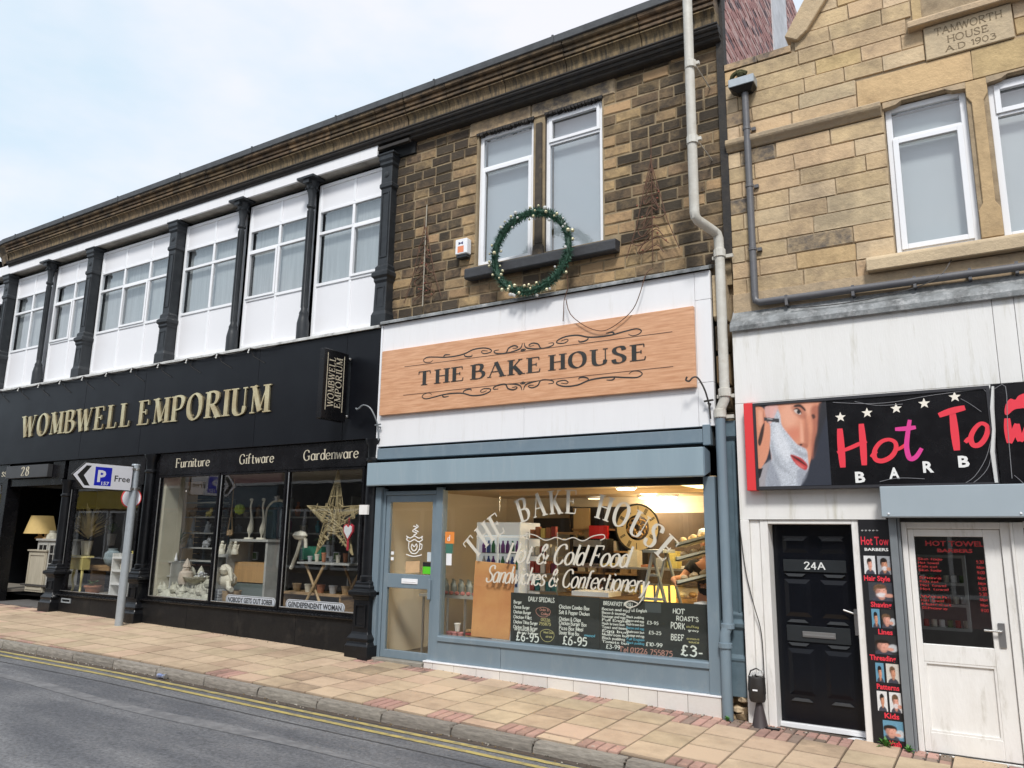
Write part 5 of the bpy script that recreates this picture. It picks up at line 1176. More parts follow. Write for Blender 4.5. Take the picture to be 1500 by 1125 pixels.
# grey post, white door with glass
b = MB(); b.box(-.925, -.855, -.05, .08, zg(-.9)-.1, 2.17); b.box(-.853, -.83, -.02, .05, zg(-.9)-.1, 2.17); b.build('shutter_rail', 'grey_post', bar, bevel=.004)
b = MB(); b.box(-.825, -.775, .03, .13, -.06, 2.13); b.box(.02, .10, .03, .13, -.08, 2.13); b.box(.10, .125, -.0, .15, -.08, 2.13); b.box(-.775, .02, .03, .13, 2.065, 2.13); b.box(-.83, .13, .06, .16, -.10, -.035); b.build('door_frame', 'timber_white', bar, bevel=.005)
b = MB(); X0, X1 = -.772, .017; zb = -.02
b.box(X0, X0+.055, .055, .10, zb, 2.06).box(X1-.14, X1, .055, .10, zb, 2.06).box(X0+.055, X1-.14, .055, .10, 1.99, 2.06).box(X0+.055, X1-.14, .055, .10, .80, .965).box(X0+.055, X1-.14, .055, .10, zb, .16).box(X0+.055, X1-.14, .075, .10, .16, .80)
wd = b.build('shop_door', 'timber_white', bar, label='white half glazed shop door with lever handle', bevel=.005)
b = MB(); bars(b, X0+.055, X1-.14, .16, .80, .058, .0745, .018); b.build('panel_moulding', 'timber_white', wd)
b = MB(); b.box(X0+.055, X1-.14, .078, .086, .965, 1.99); b.build('pane', 'shop_glass', wd)
b = MB(); b.box(-.075, -.02, .04, .054, .98, 1.20); b.tube([(-.045, .05, 1.125), (-.05, .01, 1.125), (-.19, .005, 1.13)], .011, 8); b.lathe([(.012, 0), (.012, .004)], -.05, .0, 8, cz=0) if False else None; b.build('door_handle', 'steel', wd, bevel=.003)
b = MB(); rf = lambda x, z, y=.0768: (lambda u, v, d: (x+u, y-d, z+v))
sans(b, 'HOT TOWEL', rf(-.62, 1.90), .05, .50, bold=.03); sans(b, 'BARBERS', rf(-.52, 1.84), .035, .30, bold=.03)
rr = random.Random(8)
for k in range(14):
    if k in (4, 9): continue
    write(b, rr.choice(['Haircut', 'Skin fade', 'Beard trim', 'Hot towel', 'Shave', 'Kids cut', 'Wash']), rf(-.70, 1.76-k*.036), CHALK, h=.022, width=rr.uniform(.16, .30))
for k in range(10): write(b, rr.choice(['Mon', 'Tue', '9.00', '5.30']), rf(-.20, 1.74-k*.05), CHALK, h=.028, width=.06)
b.build('glass_lettering', mat('red_print', (.38, .025, .025), .5, emit=0), wd)
# window at the far right edge
b = MB(); b.box(.125, .21, .02, .14, .36, 2.13); b.box(.21, CX1, .02, .14, .36, .42); b.box(.21, CX1, .02, .14, 2.08, 2.14); b.build('window_frame', 'timber_white', bar, bevel=.004)
b = MB(); b.box(.21, CX1, .06, .068, .42, 2.08); b.build('pane', 'shop_glass', bar)
b = MB(); b.box(.13, CX1, .03, .14, -.25, .355); b.build('riser_panel', 'gloss_black', bar)
b = MB(); b.lathe([(.09, 0), (.09, .01)], 0, 0, 16); b.v = [(.32+v[0], .05+v[2], 1.55+v[1]) for v in b.v]; b.build('round_sticker', mat('sticker_red', (.7, .03, .03), .5), bar)
# shutter box over the barber
b = MB(); b.xprism([(-.2, 2.475), (-.2, 2.18), (-.19, 2.165), (.0, 2.20), (.0, 2.478)], -.965, CX1); b.build('shutter_box', 'shutter_grey', bar, bevel=.006)
for x in (-.90, .2):
    b = MB(); b.ball((x, -.202, 2.205), .012, 6); b.build('rivet', 'upvc', bar)

# ---- illuminated-type box sign
sg = thing('shop_sign', 'black box sign with red edge, shaving portrait and Hot Towel Barbers lettering', 'sign', (-.6, -.06, 2.46))
b = MB(); b.box(-2.262, .06, -.115, -.002, 2.468, 3.43); b.build('sign_box', 'gloss_black', sg, bevel=.004)
b = MB(); b.box(-2.30, -2.20, -.125, -.0, 2.462, 3.435); b.build('red_end', mat('sign_red', (.72, .045, .05), .4), sg, bevel=.004)
b = MB(); bars(b, -2.198, .06, 2.47, 3.428, -.128, -.1155, .03); b.build('edge_frame', mat('sign_trim', (.035, .035, .04), .35), sg)
b = MB(); b.box(.07, 1.5, -.115, -.002, 2.48, 3.44); b.build('sign_box', 'gloss_black', sg, bevel=.004)
pr_m = [mat('print_slate', (.035, .04, .055), .4), mat('print_skin', (.66, .27, .17), .45, var=.5, vs=5, dark=(.56, .2, .13)), mat('print_foam', (.50, .54, .60), .5, var=.6, vs=30, dark=(.36, .40, .46)), mat('print_lip', (.48, .05, .06), .45), mat('print_black', (.012, .012, .014), .4),
        mat('print_pink', (.72, .34, .34), .45), mat('print_shade', (.30, .12, .09), .45), mat('print_star', (.85, .80, .70), .45), mat('print_red', (.78, .045, .07), .4), mat('print_magenta', (.70, .05, .28), .4), mat('print_white', (.80, .80, .78), .45), mat('print_neck', (.36, .38, .44), .5), mat('print_cyan', (.2, .42, .55), .5), mat('print_skin_light', (.76, .38, .25), .45), mat('print_skin_dark', (.50, .19, .13), .45), mat('print_foam_dark', (.33, .37, .43), .5), mat('print_foam_light', (.68, .71, .75), .5)]
sf = lambda u, v, d: (u, -.1158-d, v)
def Z5(P): return [W(960+u/6.25, 580+v/6.25, -.116) for u, v in P]
def soft_print(name, par, rect, y, layers, nx, ny, label=None, seed=0):
    """a printed photograph: fine grid whose print colours blend soft-edged shapes; rect = x0, x1, z0, z1;
    layer = (rgb, closed outline [(x, z)], softness in metres, opacity, grain)"""
    x0, x1, z0, z1 = rect; rg = np.random.default_rng(seed)
    X, Z = np.meshgrid(np.linspace(x0, x1, nx+1), np.linspace(z0, z1, ny+1)); X = X.ravel(); Z = Z.ravel()
    C = np.zeros((X.size, 3))
    for rgb, P, soft, op, grain in layers:
        if P is None: al = np.full(X.size, op)
        else:
            P = np.array(P); D = np.full(X.size, 1e9); inside = np.zeros(X.size, bool)
            for (ax, az), (bx, bz) in zip(P, np.roll(P, -1, 0)):
                dx, dz = bx-ax, bz-az; t = np.clip(((X-ax)*dx+(Z-az)*dz)/(dx*dx+dz*dz+1e-12), 0, 1)
                D = np.minimum(D, np.hypot(X-ax-t*dx, Z-az-t*dz))
                cr_ = ((az > Z) != (bz > Z)) & (X < (bx-ax)*(Z-az)/(bz-az+1e-12)+ax); inside ^= cr_
            sd_ = np.where(inside, D, -D); al = np.clip(sd_/(2*soft)+.5, 0, 1); al = al*al*(3-2*al)*op
        c = np.array(rgb)[None, :]*(1+grain*rg.standard_normal((X.size, 1)))
        C = C*(1-al[:, None])+c*al[:, None]
    C = np.clip(C, 0, 1)
    me = bpy.data.meshes.new(name); off = Vector(par.location); n1 = nx+1
    vs = np.stack([X-off.x, np.full(X.size, y-off.y), Z-off.z], 1)
    me.from_pydata(vs.tolist(), [], [(j*n1+i, j*n1+i+1, (j+1)*n1+i+1, (j+1)*n1+i) for j in range(ny) for i in range(nx)])
    at_ = me.color_attributes.new('print', 'FLOAT_COLOR', 'POINT'); at_.data.foreach_set('color', np.concatenate([C, np.ones((X.size, 1))], 1).ravel())
    if 'photo_print' not in MATS:
        m = bpy.data.materials.new('photo_print'); m.use_nodes = True; nt = m.node_tree; q = nt.nodes['Principled BSDF']; v = N(nt, 'ShaderNodeVertexColor'); v.layer_name = 'print'
        nt.links.new(v.outputs[0], q.inputs['Base Color']); q.inputs['Roughness'].default_value = .35; MATS['photo_print'] = m
    me.materials.append(MATS['photo_print']); o = bpy.data.objects.new(name, me); col.objects.link(o); o.parent = par
    if label: o['label'] = label
    return o
W0 = -2.197
xr = W(1214, 650, -.116)[0]
def Z8(P): return [W(1060+u/3.125, 400+v/3.125, -.116) for u, v in P]
def sm(P, n=4): return catmull(Z8(P), n, True)
def el8(cx, cy, rx, ry, n=16): return Z8([(cx+rx*math.cos(2*math.pi*k/n), cy+ry*math.sin(2*math.pi*k/n)) for k in range(n)])
px_ = .0024
SK = (.68, .29, .18); SKL = (.80, .42, .29); SKD = (.40, .14, .09); DK = (.02, .018, .02)
soft_print('portrait_print', sg, (W0, xr, 2.505, 3.40), -.1165, [
 ((.035, .04, .055), None, 0, 1, .05),
 ((.36, .34, .36), Z8([(150, 990), (340, 990), (345, 900), (240, 840), (150, 900)]), 4*px_, 1, .05),
 (SK, Z8([(210, 590), (450, 590), (440, 640), (425, 680), (430, 740), (408, 800), (400, 850), (385, 905), (355, 945), (330, 965), (230, 990), (215, 800)]), 3*px_, 1, .03),
 (SKL, el8(300, 650, 45, 60), 30*px_, .8, .02), (SKL, el8(385, 620, 22, 30), 16*px_, .6, .02),
 ((.62, .18, .12), el8(322, 735, 34, 30), 20*px_, .5, .02),
 (SKD, sm([(400, 620), (440, 610), (432, 700), (424, 790), (405, 850), (400, 780), (408, 700)]), 9*px_, .9, .03),
 (SKD, sm([(310, 610), (350, 606), (378, 640), (372, 668), (345, 660), (322, 640)]), 9*px_, .65, .02),
 (SKD, sm([(372, 650), (386, 700), (392, 770), (378, 800), (368, 760), (370, 700)]), 8*px_, .6, .02),
 (SKL, sm([(352, 670), (362, 710), (366, 770), (354, 778), (350, 730)]), 6*px_, .8, .02),
 (SKD, sm([(340, 782), (365, 778), (385, 785), (380, 800), (350, 798)]), 4*px_, .8, 0),
 (DK, el8(354, 786, 7, 4), 2*px_, .9, 0),
 (DK, sm([(322, 606), (350, 600), (374, 622), (372, 632), (350, 614), (326, 614)]), 3*px_, .95, .1),
 ((.62, .55, .5), sm([(322, 628), (338, 624), (354, 640), (350, 648), (332, 642)]), 2*px_, .9, 0), (DK, el8(343, 636, 8, 9), 2*px_, 1, 0), (DK, sm([(318, 626), (336, 617), (352, 628), (358, 645), (346, 632), (332, 624)]), 2*px_, .9, 0),
 (DK, sm([(402, 650), (414, 646), (420, 660), (410, 668)]), 3*px_, .8, 0),
 ((.50, .53, .58), sm([(238, 612), (258, 645), (266, 695), (300, 742), (338, 785), (378, 808), (386, 850), (388, 895), (362, 940), (335, 985), (200, 985), (206, 900), (220, 850), (210, 780), (210, 700), (224, 650)]), 3.5*px_, 1, .13),
 ((.74, .76, .80), sm([(238, 680), (270, 730), (300, 790), (310, 830), (290, 860), (255, 820), (232, 760)]), 16*px_, .65, .1),
 ((.27, .29, .34), sm([(208, 860), (240, 900), (262, 985), (195, 985)]), 10*px_, .8, .1), ((.30, .32, .37), sm([(340, 900), (385, 890), (372, 945), (340, 975)]), 8*px_, .8, .1),
 ((.30, .32, .36), sm([(216, 760), (236, 820), (262, 870), (300, 910), (270, 905), (228, 860)]), 8*px_, .6, .1),
 ((.33, .34, .38), sm([(320, 800), (350, 818), (378, 826), (380, 842), (345, 834)]), 5*px_, .7, .1),
 ((.52, .06, .06), sm([(305, 832), (335, 838), (362, 852), (385, 880), (376, 902), (350, 890), (325, 868)]), 2.5*px_, 1, .04),
 ((.72, .2, .18), sm([(328, 862), (350, 876), (370, 892), (352, 888)]), 5*px_, .8, 0), (DK, sm([(306, 833), (345, 851), (385, 884), (374, 880), (338, 858)]), 1.5*px_, .9, 0),
 ((.03, .03, .035), sm([(437, 596), (500, 594), (470, 660), (445, 740), (428, 800), (412, 838), (416, 770), (432, 700)]), 6*px_, .95, .1),
 (SK, sm([(135, 622), (160, 608), (188, 628), (196, 680), (214, 700), (210, 800), (186, 872), (140, 900)], 3), 3*px_, 1, .03),
 (SKL, sm([(160, 630), (178, 640), (176, 700), (160, 690)]), 8*px_, .7, .02), (SKD, sm([(182, 630), (190, 680), (186, 700), (180, 660)]), 3*px_, .7, 0),
 (DK, sm([(176, 700), (187, 688), (182, 740), (168, 790), (157, 776), (164, 740)]), 3*px_, .95, 0), ((.72, .42, .38), sm([(190, 612), (248, 606), (236, 650), (214, 690), (198, 670)]), 4*px_, .9, .02),
 ((.05, .05, .055), Z8([(184, 660), (254, 667), (254, 685), (186, 676)]), 1.5*px_, 1, 0), ((.5, .5, .52), Z8([(200, 664), (225, 667), (225, 671), (200, 669)]), 1.5*px_, .8, 0),
 (DK, Z8([(140, 897), (180, 893), (168, 935), (145, 960)]), 2*px_, 1, 0)], 96, 104, 'printed photograph of a man with shaving foam on his face')
# hand-brushed lettering
b = MB()
def brush(P, w, mi, closed=False, n=5):
    _layer[0] = (_layer[0]+1) % 7
    Q = catmull(Z8(P), n, closed); k = len(Q); ws = [w*.74*(.82+.3*math.sin(3.1*i/max(1, k-1))) for i in range(k)]
    ribbon(b, Q, ws, sf, 0, .001+_layer[0]*.0004, mi, closed)
wB = .075
brush([(532, 712), (538, 800), (546, 890)], .085, 0); brush([(630, 690), (638, 780), (644, 880)], .08, 0); brush([(520, 822), (580, 800), (620, 782), (655, 770)], .05, 0)
brush([(755, 762), (718, 775), (692, 812), (694, 850), (725, 860), (765, 842), (788, 808), (785, 775)], .058, 0, True); brush([(675, 842), (700, 815)], .05, 0); brush([(785, 812), (812, 800), (832, 785)], .04, 0)
brush([(852, 672), (842, 740), (838, 800), (852, 848), (880, 842), (907, 802)], .058, 1); brush([(785, 715), (835, 712), (880, 706)], .055, 1)
brush([(985, 652), (1040, 632), (1105, 616)], .075, 0); brush([(1048, 640), (1058, 730), (1068, 812)], .085, 0)
brush([(1180, 688), (1150, 712), (1132, 752), (1142, 786), (1172, 785), (1200, 750), (1208, 705)], .058, 0, True); brush([(1105, 775), (1130, 752)], .05, 0)
brush([(1298, 665), (1302, 720), (1310, 778)], .075, 0); brush([(1310, 778), (1326, 735), (1342, 690)], .06, 0); brush([(1342, 690), (1348, 735), (1358, 770)], .07, 0); brush([(1358, 770), (1380, 735), (1400, 670)], .06, 0)
poly(b, catmull(Z8([(1286, 640), (1292, 600), (1312, 575), (1335, 580), (1352, 560), (1400, 550), (1420, 610), (1370, 618), (1330, 625), (1300, 650)]), 3, True), sf, .001, 0)
b.build('brush_lettering', [pr_m[8], pr_m[9]], sg, label='red brush lettering Hot Towel')
for (cx_, cz_) in ((535, 660), (657, 640), (790, 620), (918, 597), (1058, 567)):
    c = Z8([(cx_, cz_)])[0]; b = MB(); r_ = .055
    P = [(c[0]+math.sin(math.pi*k/5)*(r_ if k % 2 == 0 else r_*.42), c[1]+math.cos(math.pi*k/5)*(r_ if k % 2 == 0 else r_*.42)) for k in range(10)]
    b.prism(P, -.1195, -.116); b.build('star', pr_m[7], sg)
for ch_, (cx_, cz_) in zip('BARB', ((628, 958), (783, 940), (938, 912), (1100, 888))):
    c = Z8([(cx_-24, cz_)])[0]; b = MB(); sans(b, ch_, lambda u, v, d, c=c: (c[0]+u, -.1165-d, c[1]+v), .11, .095, bold=.035); b.build('letter', pr_m[10], sg)
# torn clear wrapping on the sign
film = glass('film', (.8, .8, .8), .16)
b = MB(); rr = random.Random(2)
P = Z8([(480, 575), (700, 560), (900, 545), (1100, 525), (1210, 520), (1235, 520), (1225, 620), (1245, 960), (1100, 962), (1170, 900), (1200, 830)])
b.tube([(p[0], -.13, p[1]) for p in Z8([(1232, 520), (1228, 620), (1236, 720), (1230, 820), (1248, 960)])], [.012, .02, .016, .022, .016], 5)
b.build('torn_film', mat('film_white', (.66, .66, .64), .3), sg, label='torn white edge of the clear wrapping film')
b = MB()
for P in ([(1225, 760), (1200, 850), (1150, 930), (1105, 962)], [(1228, 800), (1215, 880), (1180, 930), (1140, 962)], [(1180, 520), (1210, 560), (1220, 640)], [(715, 955), (800, 938), (920, 942)], [(500, 592), (650, 598), (780, 590), (950, 560), (1180, 530)], [(1085, 575), (1130, 600), (1180, 635)], [(600, 588), (700, 606), (820, 600)], [(1330, 925), (1370, 960), (1390, 990)], [(1240, 530), (1290, 520), (1300, 700), (1320, 940)]):
    b.tube([(p[0], -.119, p[1]) for p in catmull(Z8(P), 3)], .0035, 4)
b.build('film_crease', mat('film_grey', (.22, .22, .23), .25), sg)

# ---- poster strip
po = thing('barber_poster', 'tall narrow black poster of barber services between the black door and the grey post', 'poster', (-1.07, .02, -.03))
b = MB(); b.box(-1.213, -.93, .0, .028, -.02, 2.15); b.build('board', 'print_black', po)
b = MB(); q = lambda x, z: (lambda u, v, d: (x+u, -.0008-d, z+v))
sans(b, 'Hot Tow', q(-1.20, 1.90), .085, .26, bold=.015); k = 0
labels = [('Hair Style', 1.545), ('Shaving', 1.29), ('Lines', 1.03), ('Threading', .78), ('Patterns', .51), ('Kids', .245), ('Wash', -.005)]
for s, z in labels: sans(b, s, q(-1.195 if len(s) > 8 else -1.15 if len(s) > 5 else -1.10, z+.0), .05, {10: .24, 9: .235, 8: .2, 7: .19}.get(len(s), .13), bold=.03)
for i in range(7): b.lathe([(.006, 0)], 0, 0, 3) if False else None
b.build('poster_lettering', pr_m[8], po)
b = MB(); sans(b, 'BARBERS', q(-1.17, 1.84), .03, .22, bold=.02); sans(b, '* * * * *', q(-1.19, 2.02), .03, .16, bold=.02); b.build('poster_lettering', pr_m[10], po)
def headshot(x0, x1, z0, z1, bgm, skin, hair, style):
    w, h = x1-x0, z1-z0; g = lambda P: [(x0+u*w, z0+v*h) for u, v in P]
    el = lambda cx, cy, rx, ry, n=14: g([(cx+rx*math.cos(2*math.pi*k/n), cy+ry*math.sin(2*math.pi*k/n)) for k in range(n)])
    BG = {10: (.70, .70, .70), 2: (.34, .35, .37), 0: (.05, .055, .065), 12: (.13, .30, .42), 4: (.03, .03, .03), 7: (.62, .58, .52)}[bgm]; HR = (.02, .015, .012) if hair == 4 else (.14, .08, .045)
    SK_ = (.66, .33, .25) if skin == 5 else (.56, .27, .17); s = w*.02; L = [(BG, None, 0, 1, .06)]
    cx = [.5, .5, .36, .5][style]; cy = [.54, .5, .46, .48][style]; fx = [.2, .25, .3, .22][style]; fy = [.26, .32, .24, .29][style]
    L += [((.06, .06, .08), el(cx, -.02, .42, .28), s*1.5, 1, .1), (tuple(q*.75 for q in SK_), el(cx+.03, cy-fy*.9, fx*.55, .16), s, 1, .03), (HR, el(cx-.02, cy+fy*.45, fx*1.12, fy*.85), s*1.3, 1, .2), (SK_, el(cx+.03, cy-.03, fx*.9, fy*.95), s, 1, .03),
          (tuple(min(1, q*1.25) for q in SK_), el(cx+.08, cy+.02, fx*.4, fy*.5), s*4, .7, .02), (tuple(q*.5 for q in SK_), el(cx-fx*.55, cy-.06, fx*.3, fy*.8), s*3, .7, .03), (HR, el(cx-.02, cy+fy*.85, fx*1.02, fy*.38), s, 1, .2),
          (HR, el(cx-.04, cy+.06, .035, .018), s*.5, .9, 0), (HR, el(cx+.13, cy+.06, .035, .018), s*.5, .9, 0), ((.35, .08, .07), el(cx+.05, cy-fy*.5, .06, .02), s*.5, .8, 0), (tuple(q*.55 for q in SK_), el(cx+.07, cy-.03, .02, .05), s*.8, .7, 0)]
    if style == 1: L += [((.7, .7, .72), el(cx+.02, cy-fy*.55, fx*.85, fy*.38), s*2, .85, .1), (SK_, el(.84, .3, .2, .1), s, 1, .03)]
    if style == 2: L += [((.6, .62, .64), el(.82, .35, .22, .2), s*2, .9, .08), (SK_, el(.7, .28, .16, .09), s, 1, .03)]
    soft_print('photo_print', po, (x0, x1, z0, z1), -.0013, L, 22, 28, seed=int(abs(z0)*1000))
A, M_, B_ = -1.185, -1.075, -.94
headshot(A, M_-.005, 1.61, 1.79, 10, 5, 4, 0); headshot(M_+.015, B_, 1.61, 1.79, 2, 1, 4, 1)
headshot(-1.16, B_, 1.35, 1.53, 0, 5, 6, 1)
headshot(-1.15, M_-.0, 1.09, 1.27, 12, 1, 4, 3); headshot(M_+.015, B_, 1.09, 1.27, 4, 5, 6, 2)
headshot(-1.14, B_, .84, 1.02, 4, 5, 4, 2)
headshot(-1.15, M_-.0, .575, .755, 12, 1, 4, 3); headshot(M_+.02, B_, .575, .755, 7, 1, 6, 0)
headshot(-1.155, M_+.01, .305, .49, 10, 1, 4, 0); headshot(M_+.03, B_, .305, .49, 10, 5, 6, 1)
headshot(-1.12, B_, .05, .225, 12, 5, 4, 2)

# ---- grey rainwater pipe with hopper
gp = thing('downpipe', 'dark grey rainwater pipe with a boxy hopper, turning along the foot of the sandstone wall', 'pipe', (-2.15, 0, 4.5))
b = MB(); b.tube([(-2.155, .05, 7.34), (-2.158, .055, 4.72), (-2.15, .05, 4.665), (-2.10, .045, 4.635), (-1.0, .03, 4.625), (0, .02, 4.615), (3.0, .0, 4.58)], .042, 10); b.build('pipe', 'grey_pipe', gp, smooth=True)
b = MB(); b.zprism([(-2.31, .1), (-2.31, -.06), (-2.03, -.06), (-2.03, .1)], 7.35, 7.50)
b.v[:4] = [(-2.25, .09, 7.33), (-2.25, -.0, 7.33), (-2.08, -.0, 7.33), (-2.08, .09, 7.33)]
b = MB(); b.add([(-2.24, .1, 7.33), (-2.24, .0, 7.33), (-2.07, .0, 7.33), (-2.07, .1, 7.33), (-2.32, .1, 7.385), (-2.32, -.07, 7.385), (-2.02, -.07, 7.385), (-2.02, .1, 7.385)], [(0, 1, 2, 3), (0, 4, 5, 1), (1, 5, 6, 2), (2, 6, 7, 3)]); b.build('hopper_funnel', 'iron_black', gp)
b = MB(); b.box(-2.325, -2.015, -.075, .1, 7.386, 7.495); b.build('hopper', 'galvanised', gp, bevel=.006)
for z in (6.85, 6.1, 5.3): 
    b = MB(); b.lathe([(.045, z-.02), (.05, z-.015), (.05, z+.015), (.045, z+.02)], -2.157, .053, 10); b.box(-2.11, -2.06, .08, .12, z-.02, z+.02); b.build('pipe_clip', 'grey_pipe', gp)
for x in (-1.8, -1.1, -.5, 0, .4):
    b = MB(); b.box(x-.015, x+.015, .0, .12, 4.55, 4.67); b.build('pipe_clip', 'grey_pipe', gp)
b = MB(); b.tube(catmull([(-2.3, .0, 7.52), (-2.27, -.02, 7.57), (-2.19, -.03, 7.59), (-2.11, -.02, 7.55)], 4), .03, 6); b.ball((-2.18, -.02, 7.56), .05, 8)
b.build('moss_clump', mat('moss', (.06, .06, .02), .9, var=.6, vs=20), gp)
b = MB(); b.tube(catmull([(-1.75, .0, 4.50), (-1.2, -.02, 4.47), (-.7, -.03, 4.50), (-.3, -.02, 4.60), (-.15, .05, 4.80)], 4), .006, 4)
solo(b, 'loose_cable', 'wire_dark', 'thin dark cable sagging below the grey pipe on the barber wall', 'cable')
b = MB(); b.tube(catmull([(-2.43, -.02, 2.12), (-2.38, -.03, 1.6), (-2.31, -.03, 1.25), (-2.25, -.0, .95), (-2.235, -.02, .5)], 5), .006, 4)
solo(b, 'door_cable', 'wire_dark', 'thin cable hanging down the white pier to the black lantern', 'cable')
lt = thing('hanging_ashtray', 'dark brown lantern shaped ashtray holder fixed low on the white pier beside the black door', 'ash bin', (-2.30, -.06, 0))
b = MB(); b.lathe([(.075, .27), (.085, .30), (.085, .50), (.078, .52)], -2.30, -.08, 12); b.build('holder', mat('holder_black', (.025, .022, .02), .45, var=.6, vs=10), lt, smooth=True)
b = MB(); b.lathe([(.085, .02), (.08, .03), (.045, .2), (.03, .26)], -2.285, -.08, 10); b.build('cone', mat('cone_brown', (.045, .034, .034), .55), lt, smooth=True)
b = MB(); b.tube([(-2.385, -.08, .5), (-2.36, -.08, .57), (-2.30, -.08, .6), (-2.24, -.08, .57), (-2.215, -.08, .5)], .008, 5)
for k in range(5): b.tube([(-2.385, -.08, .5), (-2.39, -.09, .38), (-2.35, -.1, .28)] if k == 0 else [(-2.215, -.09, .5), (-2.21, -.09, .36), (-2.25, -.1, .28)], .005, 4)
b.build('hoop', 'wire_dark', lt)
b = MB()
for k in range(9): b.tube([(-2.36+.015*k, -.08+random.uniform(-.04, .02), .50+random.uniform(0, .04)), (-2.33+.012*k, -.09, .56+random.uniform(-.02, .02))], .012, 5)
b.build('rag', mat('rag', (.45, .45, .44), .8), lt)
b = MB(); b.box(-2.325, -2.275, -.168, -.163, .385, .40); b.build('tag', 'upvc', lt)
b = MB(); b.box(-2.22, -2.08, -.14, -.07, .005, .035); o = solo(b, 'boot_scraper', 'iron_black', 'small flat black metal scraper on the ground at the foot of the black door frame', 'boot scraper')
# ================================================================== PARKING SIGN
sp = thing('parking_sign', 'white pointed car park sign reading P Free on a galvanised pole at the pavement edge', 'road sign', (-13.2, -.42, zg(-13.2)))
b = MB(); b.tube([(-13.2, -.42, .2), (-13.2, -.42, 3.10)], .07, 14); b.build('pole', 'galvanised', sp, smooth=True)
b = MB(); b.lathe([(.072, 3.09), (.076, 3.10), (.07, 3.125)], -13.2, -.42, 14); b.build('pole_cap', 'galvanised', sp)
def flag(pts, x0, x1): return MB().add([(x0, y, z) for y, z in pts]+[(x1, y, z) for y, z in pts], [tuple(range(5)), tuple(range(9, 4, -1))]+[(i, i+5, (i+1) % 5+5, (i+1) % 5) for i in range(5)])
yL, yR, zL, zH = -1.60, -.50, 2.625, 3.085
P5 = lambda k: [(yR-k, zL+k), (yR-k, zH-k), (yL+.22+k*.6, zH-k), (yL+k*1.5, (zL+zH)/2), (yL+.22+k*.6, zL+k)]
fl_ = flag(P5(0), -13.155, -13.135); pn = fl_.build('sign_panel', mat('sign_edge_black', (.012, .012, .012), .4), sp, bevel=.003)
for s_, xa, xb in ((1, -13.1345, -13.133), (-1, -13.1565, -13.155)):
    flag(P5(.018), xa, xb).build('white_face', mat('sign_white', (.78, .79, .84), .35, var=.1), pn)
def face(sgn):
    # v, u measured along y (toward the facade) and z
    if sgn > 0: return lambda u, v, d: (-13.1328+d, yL+u, zL+v)
    return lambda u, v, d: (-13.1567-d, yL+u, zL+v)
for sgn in (1, -1):
    fn = face(sgn); b = MB()
    mir = (lambda f: f) if sgn > 0 else (lambda f: (lambda u, v, d: f(u, v, d)))
    poly(b, [(.10, .23), (.24, .40), (.33, .40), (.21, .23), (.33, .06), (.24, .06)], fn, .0004, 0)
    poly(b, [(.40, .07), (.70, .07), (.70, .39), (.40, .39)], fn, .0004, 1)
    tx = (lambda u0, v0: (lambda u, v, d: fn(u0+u, v0+v, d))) if sgn > 0 else (lambda u0, v0: (lambda u, v, d: fn(u0-u, v0+v, d)))
    sans(b, 'P', tx(.45 if sgn > 0 else .62, .14), .20, .15, d=.001, mi=2, bold=.035); sans(b, '157', tx(.53 if sgn > 0 else .68, .085), .06, .14, d=.0012, mi=2, bold=.02)
    sans(b, 'Free', tx(.76 if sgn > 0 else 1.04, .16), .11, .29, d=.001, mi=0, bold=.01)
    b.build('printing', [mat('sign_black', (.012, .012, .012), .5), mat('sign_blue', (.012, .02, .48), .4), 'sign_white'], pn)
for z in (2.68, 3.03):
    b = MB(); b.lathe([(.076, z-.02), (.08, z-.015), (.08, z+.015), (.076, z+.02)], -13.2, -.42, 14); b.box(-13.16, -13.13, -.53, -.44, z-.018, z+.018); b.build('clamp', 'steel', sp)
rs = thing('round_sign', 'round white road sign with a red rim clamped behind the pole below the parking sign', 'road sign', (-13.26, -.36, 2.35))
def disc(b, r, x, n=28, mi=0): b.add([(x+(math.cos(2*math.pi*k/n)*r)*.75, -.40+math.cos(2*math.pi*k/n)*r*.6, 2.52+math.sin(2*math.pi*k/n)*r) for k in range(n)], [tuple(range(n))], mi)
b = MB(); disc(b, .18, -13.285); disc(b, .18, -13.27); 
n = 28
for k in range(n): b.f.append((k, (k+1) % n, n+(k+1) % n, n+k)); b.m.append(0)
b.build('rim', mat('rim_red', (.62, .05, .05), .4), rs); b = MB(); disc(b, .163, -13.268); b.build('face', 'sign_white', rs)
b = MB(); b.box(-13.27, -13.2, -.43, -.40, 2.55, 2.59); b.build('bracket', 'steel', rs)

